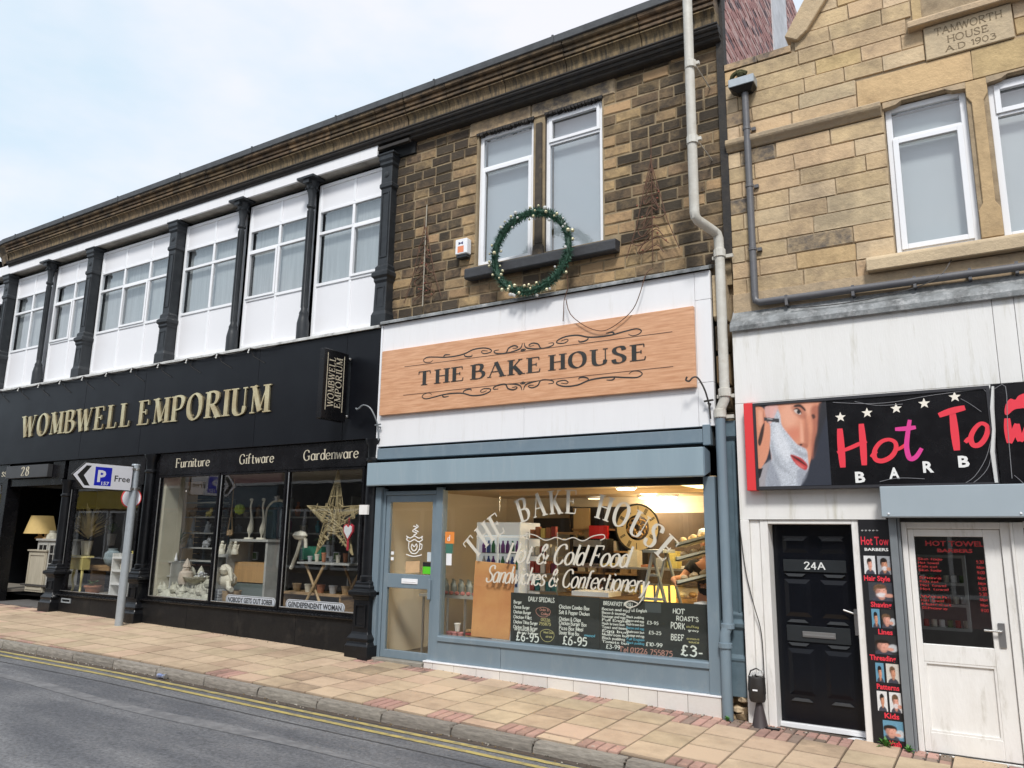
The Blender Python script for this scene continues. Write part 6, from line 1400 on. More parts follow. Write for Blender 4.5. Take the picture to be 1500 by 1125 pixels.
# ================================================================== EMPORIUM DISPLAY
def at(px, py, Y): x, z = W(px, py, Y); return x, Y, z
cream = mat('cream_ware', (.74, .69, .56), .6, var=.5, vs=8); stonew = mat('stone_ware', (.56, .54, .44), .85, var=.8, vs=14, dark=(.30, .29, .22), bump=.4, rnd=.2); greyw = mat('grey_ware', (.46, .47, .48), .75, var=.6, vs=9)
yel = mat('yellow_wood', (.72, .60, .20), .5, var=.4, vs=5); oak = mat('oak', (.46, .29, .14), .6, var=.8, vs=4, stretch=(1, 1, 6), dark=(.2, .12, .06)); greywood = mat('grey_wood', (.42, .415, .385), .65, var=.6, vs=5, dark=(.28, .28, .26)); wickr = mat('wicker', (.44, .30, .16), .8, var=.7, vs=25)
def plant(name, c, h, r, n, m, label, cat='plant', pot=None, blade=.03, seed=1, droop=.3, par=None):
    rr = random.Random(seed); o = thing(name, label, cat, c); b = MB()
    for i in range(n):
        a = rr.random()*2*math.pi; t = rr.uniform(.15, 1); el = rr.uniform(.3, 1.4)
        d_ = Vector((math.cos(a)*math.cos(el), math.sin(a)*math.cos(el), math.sin(el))); L_ = r*rr.uniform(.6, 1.1)
        p0 = Vector(c)+Vector((0, 0, h*.45*t)); p1 = p0+d_*L_*.6; p2 = p0+d_*L_+Vector((0, 0, -droop*L_)); s = d_.cross(Vector((0, 0, 1))).normalized()*blade
        b.add([p0-s*.3, p0+s*.3, p1+s, p1-s, p2], [(0, 1, 2, 3), (3, 2, 4)], 0)
    b.build('foliage', m, o)
    if pot:
        b = MB(); b.lathe([(pot[0]*.7, -pot[1]), (pot[0], 0), (pot[0]*1.06, 0), (pot[0]*1.06, -.03), (pot[0]*.9, -.02)][:3], c[0], c[1], 12, cz=c[2]); b.build('pot', pot[2], o, smooth=True)
    return o
# window 1
c = at(128, 792, .6); plant('dried_plant', (c[0], c[1], c[2]), .5, .6, 230, mat('dried_leaf', (.62, .52, .29), .8, var=.6, vs=20), 'spiky dried straw coloured plant in the left shop window above the yellow table', seed=2, pot=(.12, .3, 'cream_ware'), blade=.03, droop=.1)
c = at(115, 772, .8); plant('white_flowers', (c[0], .6, c[2]), .1, .16, 26, 'white_board', 'bunch of white artificial flowers at the left edge of the window', seed=5, blade=.03)
c = at(165, 775, 1.2); plant('green_topiary', (c[0], c[1], c[2]-.1), .2, .28, 70, 'leaf_pale', 'pale green bushy plant high in the left shop window beside the post', seed=6, pot=(.10, .25, 'grey_ware'))
tb = thing('yellow_table', 'yellow painted half round table with curved legs in the left shop window', 'table', (at(118, 870, .55)[0], .55, .7))
x, _, z = at(118, 815, .55); b = MB(); b.zprism([(x+.38*math.cos(R(a))-.0, .62-.28*math.sin(R(a))*1.0) for a in range(0, 181, 20)], z-.02, z+.015); b.build('table_top', yel, tb)
b = MB(); b.box(x-.33, x+.33, .42, .58, z-.26, z-.02); b.build('apron', yel, tb)
for s_ in (-.28, 0, .28):
    b = MB(); b.tube(catmull([(x+s_, .46, z-.22), (x+s_*1.15, .44, z-.45), (x+s_*.95, .47, z-.62), (x+s_*1.15, .43, .66)], 4), [.028]*4+[.022]*9, 6); b.build('leg', yel, tb, smooth=True)
def pot(c, r, h, m, label, name='plant_pot', cat='pot', prof=None):
    b = MB(); b.lathe(prof or [(r*.72, 0), (r, h*.85), (r*1.1, h*.85), (r*1.1, h), (r*.9, h), (r*.85, h*.9)], c[0], c[1], 14, cz=c[2]); return solo(b, name, m, label, cat, smooth=True)
x = at(135, 870, .35)[0]; pot((x, .35, .66), .15, .20, 'terracotta', 'orange terracotta pot on the window floor, just right of the yellow table legs')
x = at(146, 860, .5)[0]; plant('potted_sprout', (x, .35, .84), .1, .2, 14, 'leaf_pale', 'small leafy sprout rising from the terracotta pot', seed=9)
DISPLAY0 = set(o.name for o in col.objects)
bn = thing('bench', 'brown wooden bench at the back of the left shop window', 'bench', (-14.7, .9, .66)); 
b = MB(); b.box(-15.1, -14.2, .8, 1.15, 1.12, 1.22); b.build('seat', oak, bn)
for s_ in (-15.05, -14.25):
    b = MB(); b.box(s_-.03, s_+.03, .82, 1.12, .64, 1.12); b.build('leg', oak, bn)
b = MB(); b.lathe([(.05, 0), (.13, .05), (.17, .16), (.15, .27), (.09, .32), (.10, .36)], -14.5, .7, 14, cz=1.22); solo(b, 'glass_vase', mat('vase_blue', (.28, .34, .36), .2), 'round blue grey vase on the brown bench', 'vase', smooth=True)
b = MB(); b.lathe([(.09, 0), (.14, .1), (.12, .35), (.06, .45), (.07, .5)], at(145, 800, 1.0)[0]+.2, 1.05, 14, cz=1.22); solo(b, 'tall_vase', cream, 'cream stoneware vase standing behind the yellow table', 'vase', smooth=True)
sh_ = thing('white_shelf', 'white painted stepped shelf at the right end of the left shop window, behind the pole', 'shelf', (-13.95, .5, .66))
for z in (.66, .9, 1.15, 1.4):
    b = MB(); b.box(-14.25, -13.75, .35, .75, z, z+.03); b.build('shelf', 'timber_white', sh_)
b = MB(); b.box(-14.28, -14.25, .35, .75, .66, 1.5); b.box(-13.75, -13.72, .35, .75, .66, 1.5); b.build('side', 'timber_white', sh_)
for k in range(4): pot((-14.15+.11*k, .5, 1.43 if k % 2 else 1.18), .045, .12, yel if k % 2 else cream, ['small cream jar first on the white shelf', 'small yellow jar on top of the white shelf, left one', 'small cream jar on the third board of the white shelf', 'small yellow jar on top of the white shelf, right one'][k], name='jar', cat='jar')
DISPLAY1 = set(o.name for o in col.objects)
# doorway: lamp, urn, cabinets
lp = thing('table_lamp', 'table lamp with a wide mustard shade standing in the dark doorway', 'lamp', (at(65, 790, .8)[0], .8, 1.7))
x, _, z = at(61, 766, .8); b = MB(); b.lathe([(.33, z-.24), (.22, z+.16), (.215, z+.16), (.32, z-.235)], x, .8, 20); b.build('lamp_shade', mat('shade_mustard', (.50, .36, .14), .8, var=.3, emit=.12), lp, smooth=True)
b = MB(); b.lathe([(.10, 1.73), (.10, 1.76), (.04, 1.8), (.06, 1.95), (.08, 2.1), (.04, 2.22), (.02, z-.2), (.02, z)], x, .8, 12); b.build('lamp_stand', wickr, lp, smooth=True)
cb = thing('cabinet', 'grey painted cabinet with arched glazed doors in the doorway, under the lamp', 'cabinet', (at(66, 830, .8)[0], .8, .76))
x0 = at(50, 830, .6)[0]; x1 = x0+.95
b = MB(); b.box(x0, x1, .62, 1.05, .76, 1.70); b.box(x0-.03, x1+.03, .58, 1.08, 1.70, 1.74); b.build('carcass', greywood, cb)
for k in range(2):
    xx0 = x0+.06+k*.45; b = MB(); bars(b, xx0, xx0+.38, 1.0, 1.64, .60, .618, .035, [xx0+.19], [1.21, 1.42], .02); d_ = b.build('door', greywood, cb); b = MB(); b.box(xx0+.035, xx0+.345, .609, .613, 1.035, 1.605); b.build('pane', mat('dark_pane', (.02, .02, .02), .1), d_)
ch_ = thing('display_box', 'pale cream weathered box front standing at the left of the doorway', 'cabinet', (-18.1, .7, .76)); b = MB(); b.box(-18.45, -17.72, .58, 1.1, .60, 1.47); b.box(-18.48, -17.69, .55, 1.12, 1.47, 1.50); b.build('carcass', mat('weathered_cream', (.46, .42, .33), .75, var=.7, vs=5, stretch=(3, 1, .5), dark=(.32, .29, .22)), ch_)
b = MB(); bars(b, -18.42, -17.75, .64, 1.43, .565, .579, .05); b.build('front_moulding', 'weathered_cream', ch_)
pot((-17.95, .78, 1.50), .12, .42, 'stone_ware', 'tall grey green ceramic urn on the cream box in the doorway', 'urn', 'vase', prof=[(.07, 0), (.12, .08), (.14, .22), (.11, .33), (.07, .37), (.08, .42)])
pot((-18.28, .8, 1.50), .09, .36, wickr, 'dark patterned bottle vase left of the grey green urn', 'bottle_vase', 'vase', prof=[(.06, 0), (.09, .1), (.08, .24), (.03, .28), (.035, .36)])
DISPLAY2 = set(o.name for o in col.objects)
# window 2: shelves, stone animals
ss = thing('shelf_unit', 'dark slatted shelf unit of ornaments in the second shop window', 'shelf', (-12.0, .9, .66))
for z in (1.38, 1.62, 1.90, 2.20, 2.48):
    b = MB(); b.box(-12.45, -11.5, .9, 1.15, z, z+.025); b.build('shelf', greywood, ss)
b = MB()
for k in range(16): b.box(-12.46, -11.48, 1.16, 1.18, 1.0+.105*k, 1.09+.105*k)
b.build('back_slats', mat('slat_dark', (.09, .085, .08), .8, var=.5), ss)
def figure(x, y, z, h, m, label, seed, kind='angel', name='statue', cat='statue'):
    rr = random.Random(seed); b = MB()
    if kind == 'angel':
        b.lathe([(.28*h, 0), (.30*h, .05*h), (.22*h, .3*h), (.16*h, .55*h), (.19*h, .66*h), (.08*h, .74*h), (.07*h, .76*h)], x, y, 10, cz=z); b.ball((x, y, z+.86*h), .13*h, 8); b.ball((x-.12*h, y-.1*h, z+.5*h), .08*h, 6); b.ball((x+.12*h, y-.1*h, z+.5*h), .08*h, 6)
        b.prism([(x-.05*h, z+.6*h), (x-.32*h, z+.78*h), (x-.2*h, z+.3*h)], y+.08*h, y+.12*h); b.prism([(x+.05*h, z+.6*h), (x+.32*h, z+.78*h), (x+.2*h, z+.3*h)], y+.08*h, y+.12*h)
    elif kind == 'gnome':
        b.lathe([(.26*h, 0), (.30*h, .2*h), (.26*h, .45*h), (.16*h, .52*h)], x, y, 10, cz=z); b.ball((x, y, z+.6*h), .15*h, 8); b.lathe([(.17*h, .66*h), (.10*h, .85*h), (.01*h, 1.0*h)], x, y, 8, cz=z); b.ball((x, y-.12*h, z+.5*h), .12*h, 6, sc=(1, .6, 1.2))
    elif kind == 'animal':
        b.ball((x, y, z+.34*h), .34*h, 9, sc=(1.35, .9, .95)); b.ball((x+.42*h, y-.05*h, z+.66*h), .2*h, 8, sc=(1.1, .9, 1)); b.ball((x+.6*h, y-.08*h, z+.6*h), .09*h, 6)
        for s_ in (-.08, .1): b.ball((x+.36*h, y+s_*h, z+.88*h), .07*h, 5, sc=(.6, .6, 1.7))
        for s_ in (-.28, .28): b.lathe([(.09*h, 0), (.08*h, .2*h)], x+s_*h, y-.1*h, 6, cz=z)
    elif kind == 'pine':
        for k in range(5): b.lathe([(.24*h*(1-k*.17), .12*h+k*.17*h), (.04*h, .36*h+k*.17*h)], x, y, 8, cz=z)
        b.lathe([(.05*h, 0), (.05*h, .14*h)], x, y, 6, cz=z)
    return solo(b, name, m, label, cat, smooth=True)
figure(-12.2, 1.0, 2.225, .22, wickr, 'gold brown leaf ornament on the top board of the slatted shelf', 1, 'animal', 'ornament', 'ornament')
figure(-11.75, 1.0, 2.225, .18, yel, 'small yellow ornament on the top board of the slatted shelf, near the window post', 2, 'animal', 'ornament', 'ornament')
figure(-12.15, 1.0, 1.925, .27, greyw, 'grey conical tree ornament on the second board of the slatted shelf', 3, 'pine', 'ornament', 'ornament')
figure(-11.75, 1.0, 1.925, .22, greyw, 'rounded grey figure right of the conical tree ornament', 4, 'angel')
figure(-12.2, 1.0, 1.645, .24, greyw, 'grey praying angel figure on the middle board of the slatted shelf', 5, 'angel')
figure(-11.75, 1.0, 1.645, .22, greyw, 'grey seated animal figure on the middle board of the slatted shelf', 6, 'animal')
c = (-12.55, .75, 1.62); plant('potted_bamboo', c, .35, .30, 90, 'leaf_pale', 'feathery green plant in a brown pot at the upper left of the second shop window', seed=11, pot=(.10, .30, wickr), blade=.016, droop=.05)
sb_ = thing('stand', 'two tier grey stand with ornaments at the left of the second shop window', 'shelf', (-12.75, .5, .66))
for z in (1.12, 1.37):
    b = MB(); b.box(-13.0, -12.45, .35, .65, z, z+.02); b.build('shelf', greywood, sb_)
for s_ in (-12.98, -12.47):
    b = MB(); b.box(s_-.015, s_+.015, .36, .64, .66, 1.37); b.build('leg', greywood, sb_)
c = (-12.78, .5, 1.39); plant('fern', c, .06, .14, 40, 'leaf', 'dark small fern on the upper board of the grey stand', seed=12, pot=None, blade=.016)
figure(-12.55, .5, 1.39, .15, 'white_board', 'small white block ornament right of the fern', 13, 'pine', 'ornament', 'ornament')
figure(-12.75, .5, 1.14, .18, stonew, 'stone bird figure on the lower board of the grey stand', 14, 'animal')
figure(-12.22, .45, 1.0, .46, mat('gnome_pale', (.56, .47, .38), .7, var=.5), 'tall pale gnome statue at the centre of the second shop window', 15, 'gnome')
figure(-12.24, .62, .95, .36, stonew, 'brown stone dog behind the pale gnome', 16, 'animal')
pot((-11.9, .5, 1.0), .24, .14, stonew, 'wide shallow grey stone bowl right of the gnome', 'stone_bowl', 'bowl', prof=[(.1, 0), (.24, .1), (.26, .14), (.22, .14), (.1, .06)])
c = (-11.8, .5, 1.12); plant('dried_flowers', c, .05, .16, 50, 'white_board', 'pale dried flowers lying in the shallow stone bowl', seed=17, blade=.02)
rr = random.Random(21); k = 0; ORD_ = ['first', 'second', 'third', 'fourth', 'fifth', 'sixth', 'seventh', 'eighth', 'ninth', 'tenth', 'eleventh', 'twelfth', 'thirteenth', 'fourteenth', 'fifteenth', 'sixteenth', 'seventeenth', 'eighteenth', 'nineteenth', 'twentieth', 'twenty first', 'twenty second']; ORD = ['first', 'second', 'third', 'fourth', 'fifth', 'sixth', 'seventh', 'eighth', 'ninth', 'tenth']
desc = ['rabbit', 'frog', 'lamb', 'hedgehog', 'duck', 'piglet', 'squirrel', 'cat', 'dog', 'owl', 'tortoise', 'hare', 'mouse', 'puppy', 'swan', 'bear']
for r_, (z, y) in enumerate(((.66, .25), (.80, .45), (.95, .62))):
    for i in range(9-r_):
        x = -13.0+i*.175+rr.uniform(-.03, .03)+.05*r_
        figure(x, y+rr.uniform(-.03, .03), z-.04*(r_ > 0), rr.uniform(.30, .42), stonew, '%s small stone ornament from the left in the %s row of the second window heap' % (ORD[i], ('front', 'middle', 'back')[r_]), 30+k, rr.choice(['animal', 'animal', 'gnome']), 'garden_ornament', 'ornament')['group'] = 'heaped stone garden animals'
        k += 1
b = MB(); b.box(-13.0, -11.5, .40, .75, .66, .76); b.box(-13.0, -11.5, .55, .85, .76, .86); solo(b, 'display_step', stonew, 'low stepped stone plinth under the heaped garden animals', 'display stand')
c = (-12.72, .22, .70); plant('ivy', c, .1, .16, 40, mat('ivy_green', (.05, .28, .05), .5, var=.5, vs=20), 'bright green ivy among the stone animals at the bottom left of the second window', seed=19, blade=.03)
b = MB(); b.tube(catmull([(-12.3, .35, .93), (-12.0, .35, .90), (-11.7, .35, .93), (-11.52, .35, .90)], 4), .04, 7); solo(b, 'stone_log', stonew, 'pale horizontal stone branch lying on the heap beside the window post', 'ornament')
for k in range(22):   # crowded back shelf of giftware across the third and fourth windows
    rr = random.Random(300+k); x = -11.4+k*.155; h = rr.uniform(.14, .34); r_ = rr.uniform(.035, .07); zz = 1.95 if k % 2 else 2.25
    kind = rr.randrange(4); prof = [[(r_*.6, 0), (r_, h*.3), (r_*.9, h*.6), (r_*.35, h*.8), (r_*.5, h)], [(r_, 0), (r_, h*.7), (r_*.4, h*.8), (r_*.4, h)], [(r_*.5, 0), (r_*.5, h*.1), (r_*.12, h*.2), (r_*.12, h*.5), (r_*.8, h*.6), (r_*.75, h)], [(r_*.8, 0), (r_*1.1, h*.5), (r_*.9, h*.55), (r_*.8, h*.56)]][kind]
    b = MB(); b.lathe(prof, x, 1.75, 10, cz=zz); solo(b, ['vase', 'bottle', 'goblet', 'candle_pot'][kind], rr.choice([cream, greyw, 'terracotta', 'timber_white', wickr, mat('teal_glaze', (.05, .22, .24), .3), mat('plum', (.20, .05, .10), .4), stonew]), 'piece of giftware, %s from the left on the %s board of the back shelf' % (ORD_[k], 'lower' if k % 2 else 'upper'), 'ornament', smooth=True)
b = MB()
for z in (1.92, 2.22): b.box(-11.5, -8.0, 1.65, 1.9, z, z+.025)
for x in (-11.5, -9.8, -8.03): b.box(x, x+.03, 1.65, 1.9, .66, 2.6)
o = solo(b, 'back_shelf', greywood, 'long grey two tier shelf rack of giftware at the back of the third window', 'shelf')
for k in range(9):
    rr = random.Random(400+k); x = -11.3+k*.37; b = MB(); w_ = rr.uniform(.10, .17); h = rr.uniform(.14, .24); z = rr.uniform(1.25, 1.5)
    b.box(x, x+w_, 1.9, 1.93, z, z+h); o = thing('framed_picture', '%s small framed picture from the left behind the window displays' % ORD_[k], 'picture', (x, 1.9, z)); b.build('frame', rr.choice([cream, oak, 'gloss_black', 'timber_white']), o); q_ = MB(); q_.box(x+.015, x+w_-.015, 1.893, 1.899, z+.015, z+h-.015); q_.build('print', rr.choice([greyw, cream, 'leaf_pale', 'terracotta', 'teal_glaze']), o)
# window 3
tcab = thing('side_cabinet', 'grey topped side table with an orange wood front in the third shop window', 'cabinet', (-10.35, .8, .66))
b = MB(); b.box(-10.95, -9.95, .6, 1.1, 1.78, 1.82); b.build('table_top', greywood, tcab)
for s_ in (-10.93, -10.02):
    b = MB(); b.box(s_, s_+.05, .62, 1.08, .66, 1.78); b.build('leg', greywood, tcab)
b = MB(); b.box(-10.88, -10.02, .68, 1.05, 1.08, 1.42); b.build('drawer_front', mat('orange_wood', (.50, .30, .13), .5, var=.5, vs=4, stretch=(5, 1, .6)), tcab)
b = MB(); b.box(-10.88, -10.02, .66, 1.07, .70, 1.06); b.build('chest', mat('grey_green', (.14, .17, .16), .6), tcab)
for k, (x, lab) in enumerate(((-10.66, 'tall cream carved bird standing left on the grey topped table'), (-10.36, 'tall cream carved bird standing right on the grey topped table'))):
    b = MB(); b.tube(catmull([(x, .8, 1.83), (x+.01, .8, 1.95), (x+.04, .8, 2.15), (x+.0, .79, 2.38), (x+.03, .78, 2.5)], 4), [.012, .012, .012, .02]+[.045, .055, .05, .04, .03, .022, .018, .018, .018, .018, .018, .018, .018], 7); b.ball((x+.04, .76, 2.52), .03, 6, sc=(1.6, 1, 1)); b.lathe([(.09, 1.82), (.08, 1.85)], x, .8, 10); solo(b, 'carved_bird', cream, lab, 'ornament', smooth=True)
mi_ = thing('mirror', 'arched white framed mirror with flowers on top behind the cream birds', 'mirror', (-10.05, 1.05, 1.82))
b = MB(); P = [(-10.30+.3*(1-math.cos(R(a))), 2.30+.22*math.sin(R(a))) for a in range(0, 181, 20)]; b.tube([(-10.30, 1.05, 1.84)]+[(p[0], 1.05, p[1]) for p in P]+[(-9.70, 1.05, 1.84)], .022, 6); b.build('frame', cream, mi_)
b = MB(); b.prism([(-10.29, 1.84)]+P+[(-9.71, 1.84)], 1.052, 1.06); b.build('mirror_glass', mat('mirror', (.10, .15, .17), .05, metal=.6), mi_)
c = (-10.05, 1.0, 2.5); plant('flower_spray', c, .03, .14, 40, 'white_board', 'spray of white flowers over the arched mirror', seed=23, blade=.015)
b = MB(); b.ball((-10.95, .7, 2.35), .10, 8); solo(b, 'green_ball', mat('lime_green', (.26, .34, .02), .6), 'yellow green moss ball hanging in the third shop window', 'ornament', smooth=True)
b = MB(); b.tube([(-11.15, .8, 2.9), (-11.15, .8, 2.35)], .008, 4); b.tube([(-11.15, .8, 2.35), (-11.22, .8, 1.9)], .01, 4); b.tube([(-11.15, .8, 2.35), (-11.08, .8, 1.9)], .01, 4); b.ball((-11.15, .8, 1.92), .07, 7)
solo(b, 'hanging_planter', wickr, 'brown hanging macrame planter in the third shop window', 'hanging pot')
for k, x in enumerate((-11.32, -11.10, -10.98)):
    figure(x, .6, 1.55, .24, cream, ['small white angel statue furthest left on the slate stand', 'small white angel statue in the middle on the slate stand', 'small white angel statue right on the slate stand'][k], 60+k, 'angel')
b = MB(); b.box(-11.42, -10.97, .5, .8, 1.50, 1.55); b.box(-11.40, -11.37, .5, .8, .66, 1.5); b.box(-11.0, -10.98, .5, .8, .66, 1.5); solo(b, 'slate_stand', greywood, 'narrow grey stand holding three small white angels', 'shelf')
rb = thing('toy_rabbit', 'large cream fabric rabbit slumped over a brown basket in the third window', 'toy', (-11.1, .35, .95))
b = MB(); b.ball((-11.15, .38, 1.12), .17, 10, sc=(1.2, .8, .9)); b.ball((-11.13, .30, 1.30), .10, 8); b.tube([(-11.1, .3, 1.36), (-10.98, .28, 1.30), (-10.9, .27, 1.12)], [.04, .045, .02], 7); b.tube([(-11.17, .3, 1.36), (-11.25, .28, 1.30), (-11.28, .28, 1.1)], [.03, .035, .02], 7); b.tube([(-11.05, .32, 1.1), (-10.95, .26, 1.0), (-10.85, .24, .98)], .045, 7); b.build('body', cream, rb, smooth=True)
b = MB(); b.lathe([(.13, .66), (.17, .95), (.16, .95), (.12, .68)], -10.98, .42, 14); solo(b, 'basket', wickr, 'dark brown wicker basket under the cream rabbit', 'basket', smooth=True)
for k in range(7):
    b = MB(); b.box(-11.40+random.uniform(-.01, .01), -11.18+random.uniform(-.01, .01), .2, .4, .665+k*.045, .70+k*.045); o = solo(b, 'slate_tile', greyw, 'grey slate, %s from the bottom of the low stack in the third window' % ORD[k], 'slate', group='stacked grey slates')
def plate_sign(x0, x1, z, text, label, y=.125):
    o = thing('door_plaque', label, 'sign', ((x0+x1)/2, y, z)); h = .15; r_ = h/2
    P = [(x0+r_+r_*math.cos(R(a)), z+r_+r_*math.sin(R(a))) for a in range(90, 271, 20)]+[(x1-r_+r_*math.cos(R(a)), z+r_+r_*math.sin(R(a))) for a in range(-90, 91, 20)]
    b = MB(); b.prism(P, y, y+.012); b.build('plate', 'sign_white', o)
    b = MB(); Q = [((p[0]-(x0+x1)/2)*.975+(x0+x1)/2, (p[1]-z-r_)*.82+z+r_) for p in P]
    ribbon(b, Q, [.006]*len(Q), lambda u, v, d: (u, y-.001-d, v), 0, .001, 0, True)
    sans(b, text, lambda u, v, d: (x0+.055+u, y-.0015-d, z+.036+v), .08, x1-x0-.11, bold=.03); b.build('lettering', 'print_black', o)
plate_sign(-11.12, -9.92, .765, 'NOBODY GETS OUT SOBER', 'long white rounded plaque reading NOBODY GETS OUT SOBER at the foot of the third window')
plate_sign(-9.68, -8.42, .765, 'G(INDEPENDENT WOMAN', 'long white rounded plaque reading INDEPENDENT WOMAN at the foot of the fourth window')
# window 4: wicker star, heart, trestle
st = thing('wicker_star', 'big five pointed star woven from pale twigs hanging in the fourth shop window', 'decoration', (-8.9, .3, 1.9))
sc_ = (W(492, 760, .3)[0], W(492, 760, .3)[1]); RO, RI = .68, .25; b = MB(); rr = random.Random(31)
V5 = [(sc_[0]+math.sin(math.pi*k/5)*(RO*(1.08 if k == 0 else 1) if k % 2 == 0 else RI), sc_[1]+math.cos(math.pi*k/5)*(RO*(1.15 if k == 0 else 1) if k % 2 == 0 else RI)) for k in range(10)]
for k in range(0, 10, 2):
    tip = V5[k]; L_ = V5[k-1]; Rr_ = V5[(k+1) % 10]
    for i in range(17):
        t = rr.random(); base = (L_[0]+(Rr_[0]-L_[0])*t+rr.uniform(-.03, .03), L_[1]+(Rr_[1]-L_[1])*t+rr.uniform(-.03, .03)); opp = (sc_[0]+rr.uniform(-.14, .14), sc_[1]+rr.uniform(-.14, .14)); y = .30+rr.uniform(-.05, .05)
        b.tube([(tip[0]+rr.uniform(-.01, .01), .30, tip[1]), (base[0], y, base[1]), (opp[0], .3+rr.uniform(-.06, .06), opp[1])], .009, 5)
    for i in range(6):
        t = rr.uniform(.25, .95); a_ = (tip[0]+(L_[0]-tip[0])*t, tip[1]+(L_[1]-tip[1])*t); c_ = (tip[0]+(Rr_[0]-tip[0])*t, tip[1]+(Rr_[1]-tip[1])*t); b.tube([(a_[0], .27, a_[1]), (c_[0], .28, c_[1]+rr.uniform(-.05, .05))], .008, 5)
for i in range(16):
    a = rr.random()*6.28; c2 = rr.random()*6.28; b.tube([(sc_[0]+math.cos(a)*RI, .27, sc_[1]+math.sin(a)*RI), (sc_[0]+math.cos(c2)*RI, .26, sc_[1]+math.sin(c2)*RI)], .009, 5)
b.build('twigs', 'twig', st)
ht = thing('hanging_heart', 'white and red fabric heart with ribbon hanging on the wicker star', 'decoration', (W(510, 780, .22)[0], .22, 1.75))
hx, hz = W(510, 777, .22); Hh = [(hx, hz-.16), (hx-.10, hz-.02), (hx-.10, hz+.07), (hx-.05, hz+.10), (hx, hz+.05), (hx+.05, hz+.10), (hx+.10, hz+.07), (hx+.10, hz-.02)]
b = MB(); b.prism(Hh, .22, .25); b.build('heart_edge', mat('ribbon_red', (.55, .04, .06), .6), ht); b = MB(); b.prism([(hx+(p[0]-hx)*.78, hz+(p[1]-hz)*.78) for p in Hh], .21, .22); b.build('heart', 'white_board', ht)
b = MB(); b.tube([(hx, .23, hz-.15), (hx, .23, hz-.30)], .018, 5); b.tube([(hx, .23, hz+.05), (hx-.02, .25, hz+.2)], .005, 4); b.build('ribbon', 'ribbon_red', ht)
tr_ = thing('trestle', 'natural wood crossed leg trestle in the fourth shop window', 'table', (-8.9, .55, .66))
for x, y in ((-9.0, .45), (-8.45, .75)):
    b = MB(); b.tube([(x-.25, y, .68), (x+.22, y, 1.45)], .022, 6); b.build('leg', oak if y > .6 else mat('pine_wood', (.50, .34, .17), .6, var=.5), tr_); b = MB(); b.tube([(x+.22, y+.05, .68), (x-.25, y+.05, 1.45)], .022, 6); b.build('leg', oak if y > .6 else 'pine_wood', tr_)
b = MB(); b.box(-9.35, -8.2, .40, .95, 1.45, 1.48); b.build('top', greywood, tr_)
for k in range(7):
    x = -9.2+k*.15; pot((x, .6+.1*(k % 2), 1.48), .04, .09+.03*(k % 3), ['grey_ware', cream, 'terracotta'][k % 3], 'small pot on the trestle top, number %s from the left' % ['first', 'second', 'third', 'fourth', 'fifth', 'sixth', 'seventh'][k], 'small_pot', 'pot')
b = MB(); b.box(-9.35, -8.9, .9, 1.0, 1.50, 1.72); solo(b, 'green_crate', mat('crate_green', (.03, .20, .12), .6), 'dark green crate at the back of the fourth window', 'crate')
b = MB(); b.ball((-9.45, .6, 1.9), .10, 8, sc=(1.6, 1, .8)); b.tube([(-9.42, .6, 1.85), (-9.5, .6, 1.6), (-9.62, .6, 1.35)], .03, 6); b.tube([(-9.32, .6, 1.85), (-9.30, .6, 1.70)], .03, 6); solo(b, 'driftwood_animal', cream, 'pale driftwood animal head at the left of the fourth shop window', 'ornament', smooth=True)
c = (-8.85, 1.1, 1.75); plant('grassy_plant', c, .1, .35, 50, 'leaf', 'dark arching grass plant behind the wicker star', seed=41, blade=.014, pot=(.1, .22, 'grey_ware'))
b = MB(); b.box(-9.6, -8.2, .55, 1.1, .95, .98); b.box(-9.58, -9.55, .56, 1.09, .66, .95); b.box(-8.25, -8.22, .56, 1.09, .66, .95); solo(b, 'low_shelf', oak, 'low brown shelf behind the crossed trestle legs', 'shelf')
for k in range(5): pot((-9.45+k*.26, .75, .98), .07, .13, [wickr, cream, 'terracotta', 'grey_ware', wickr][k], ['brown wicker bowl left on the low shelf', 'cream bowl on the low shelf', 'terracotta bowl mid low shelf', 'grey bowl on the low shelf', 'brown wicker bowl right on the low shelf'][k], 'bowl', 'bowl')
for o in list(col.objects):   # the goods stand back from the glass: keep them in line with their window as seen from the street
    if o.parent is None and ((o.name in DISPLAY1 and o.name not in DISPLAY0) or o.name not in DISPLAY2) and not o.name.startswith(('wicker_star', 'hanging_heart', 'door_plaque')):
        o.location.x *= (o.location.y+8.75)/8.87
# small switch box and cables on the post between the shops
b = MB(); b.box(-8.02, -7.86, -.10, -.06, 2.22, 2.36); solo(b, 'door_entry_box', 'timber_white', 'small white switch box on the black post between the two shops', 'switch box')

# ================================================================== BAKERY CONTENTS
b = MB(); x0, z1 = W(698, 822, .16); 
b.prism([(-6.13, .615), (-5.53, .61), (-5.44, 1.57), (-6.09, 1.60)], .15, .17)
solo(b, 'plywood_board', mat('plywood', (.66, .36, .15), .5, var=.9, vs=1.4, dark=(.50, .20, .085), bump=.1), 'orange brown plywood board leaning inside the bakery window', 'board', bevel=.003)
cbm = mat('chalkboard', (.022, .027, .026), .6, var=.6, vs=4, dark=(.04, .045, .042))
cw = mat('chalk', (.82, .88, .85), .8, var=.3, vs=30); cy_ = mat('chalk_yellow', (.50, .48, .22), .8); cp_ = mat('chalk_pink', (.50, .27, .22), .8); cbl = mat('chalk_blue', (.12, .40, .55), .8)
def board(x0, x1, z0, z1, label):
    o = thing('chalk_menu', label, 'menu board', ((x0+x1)/2, .12, z0)); b = MB(); b.box(x0, x1, .115, .125, z0, z1); b.build('board', cbm, o); return o
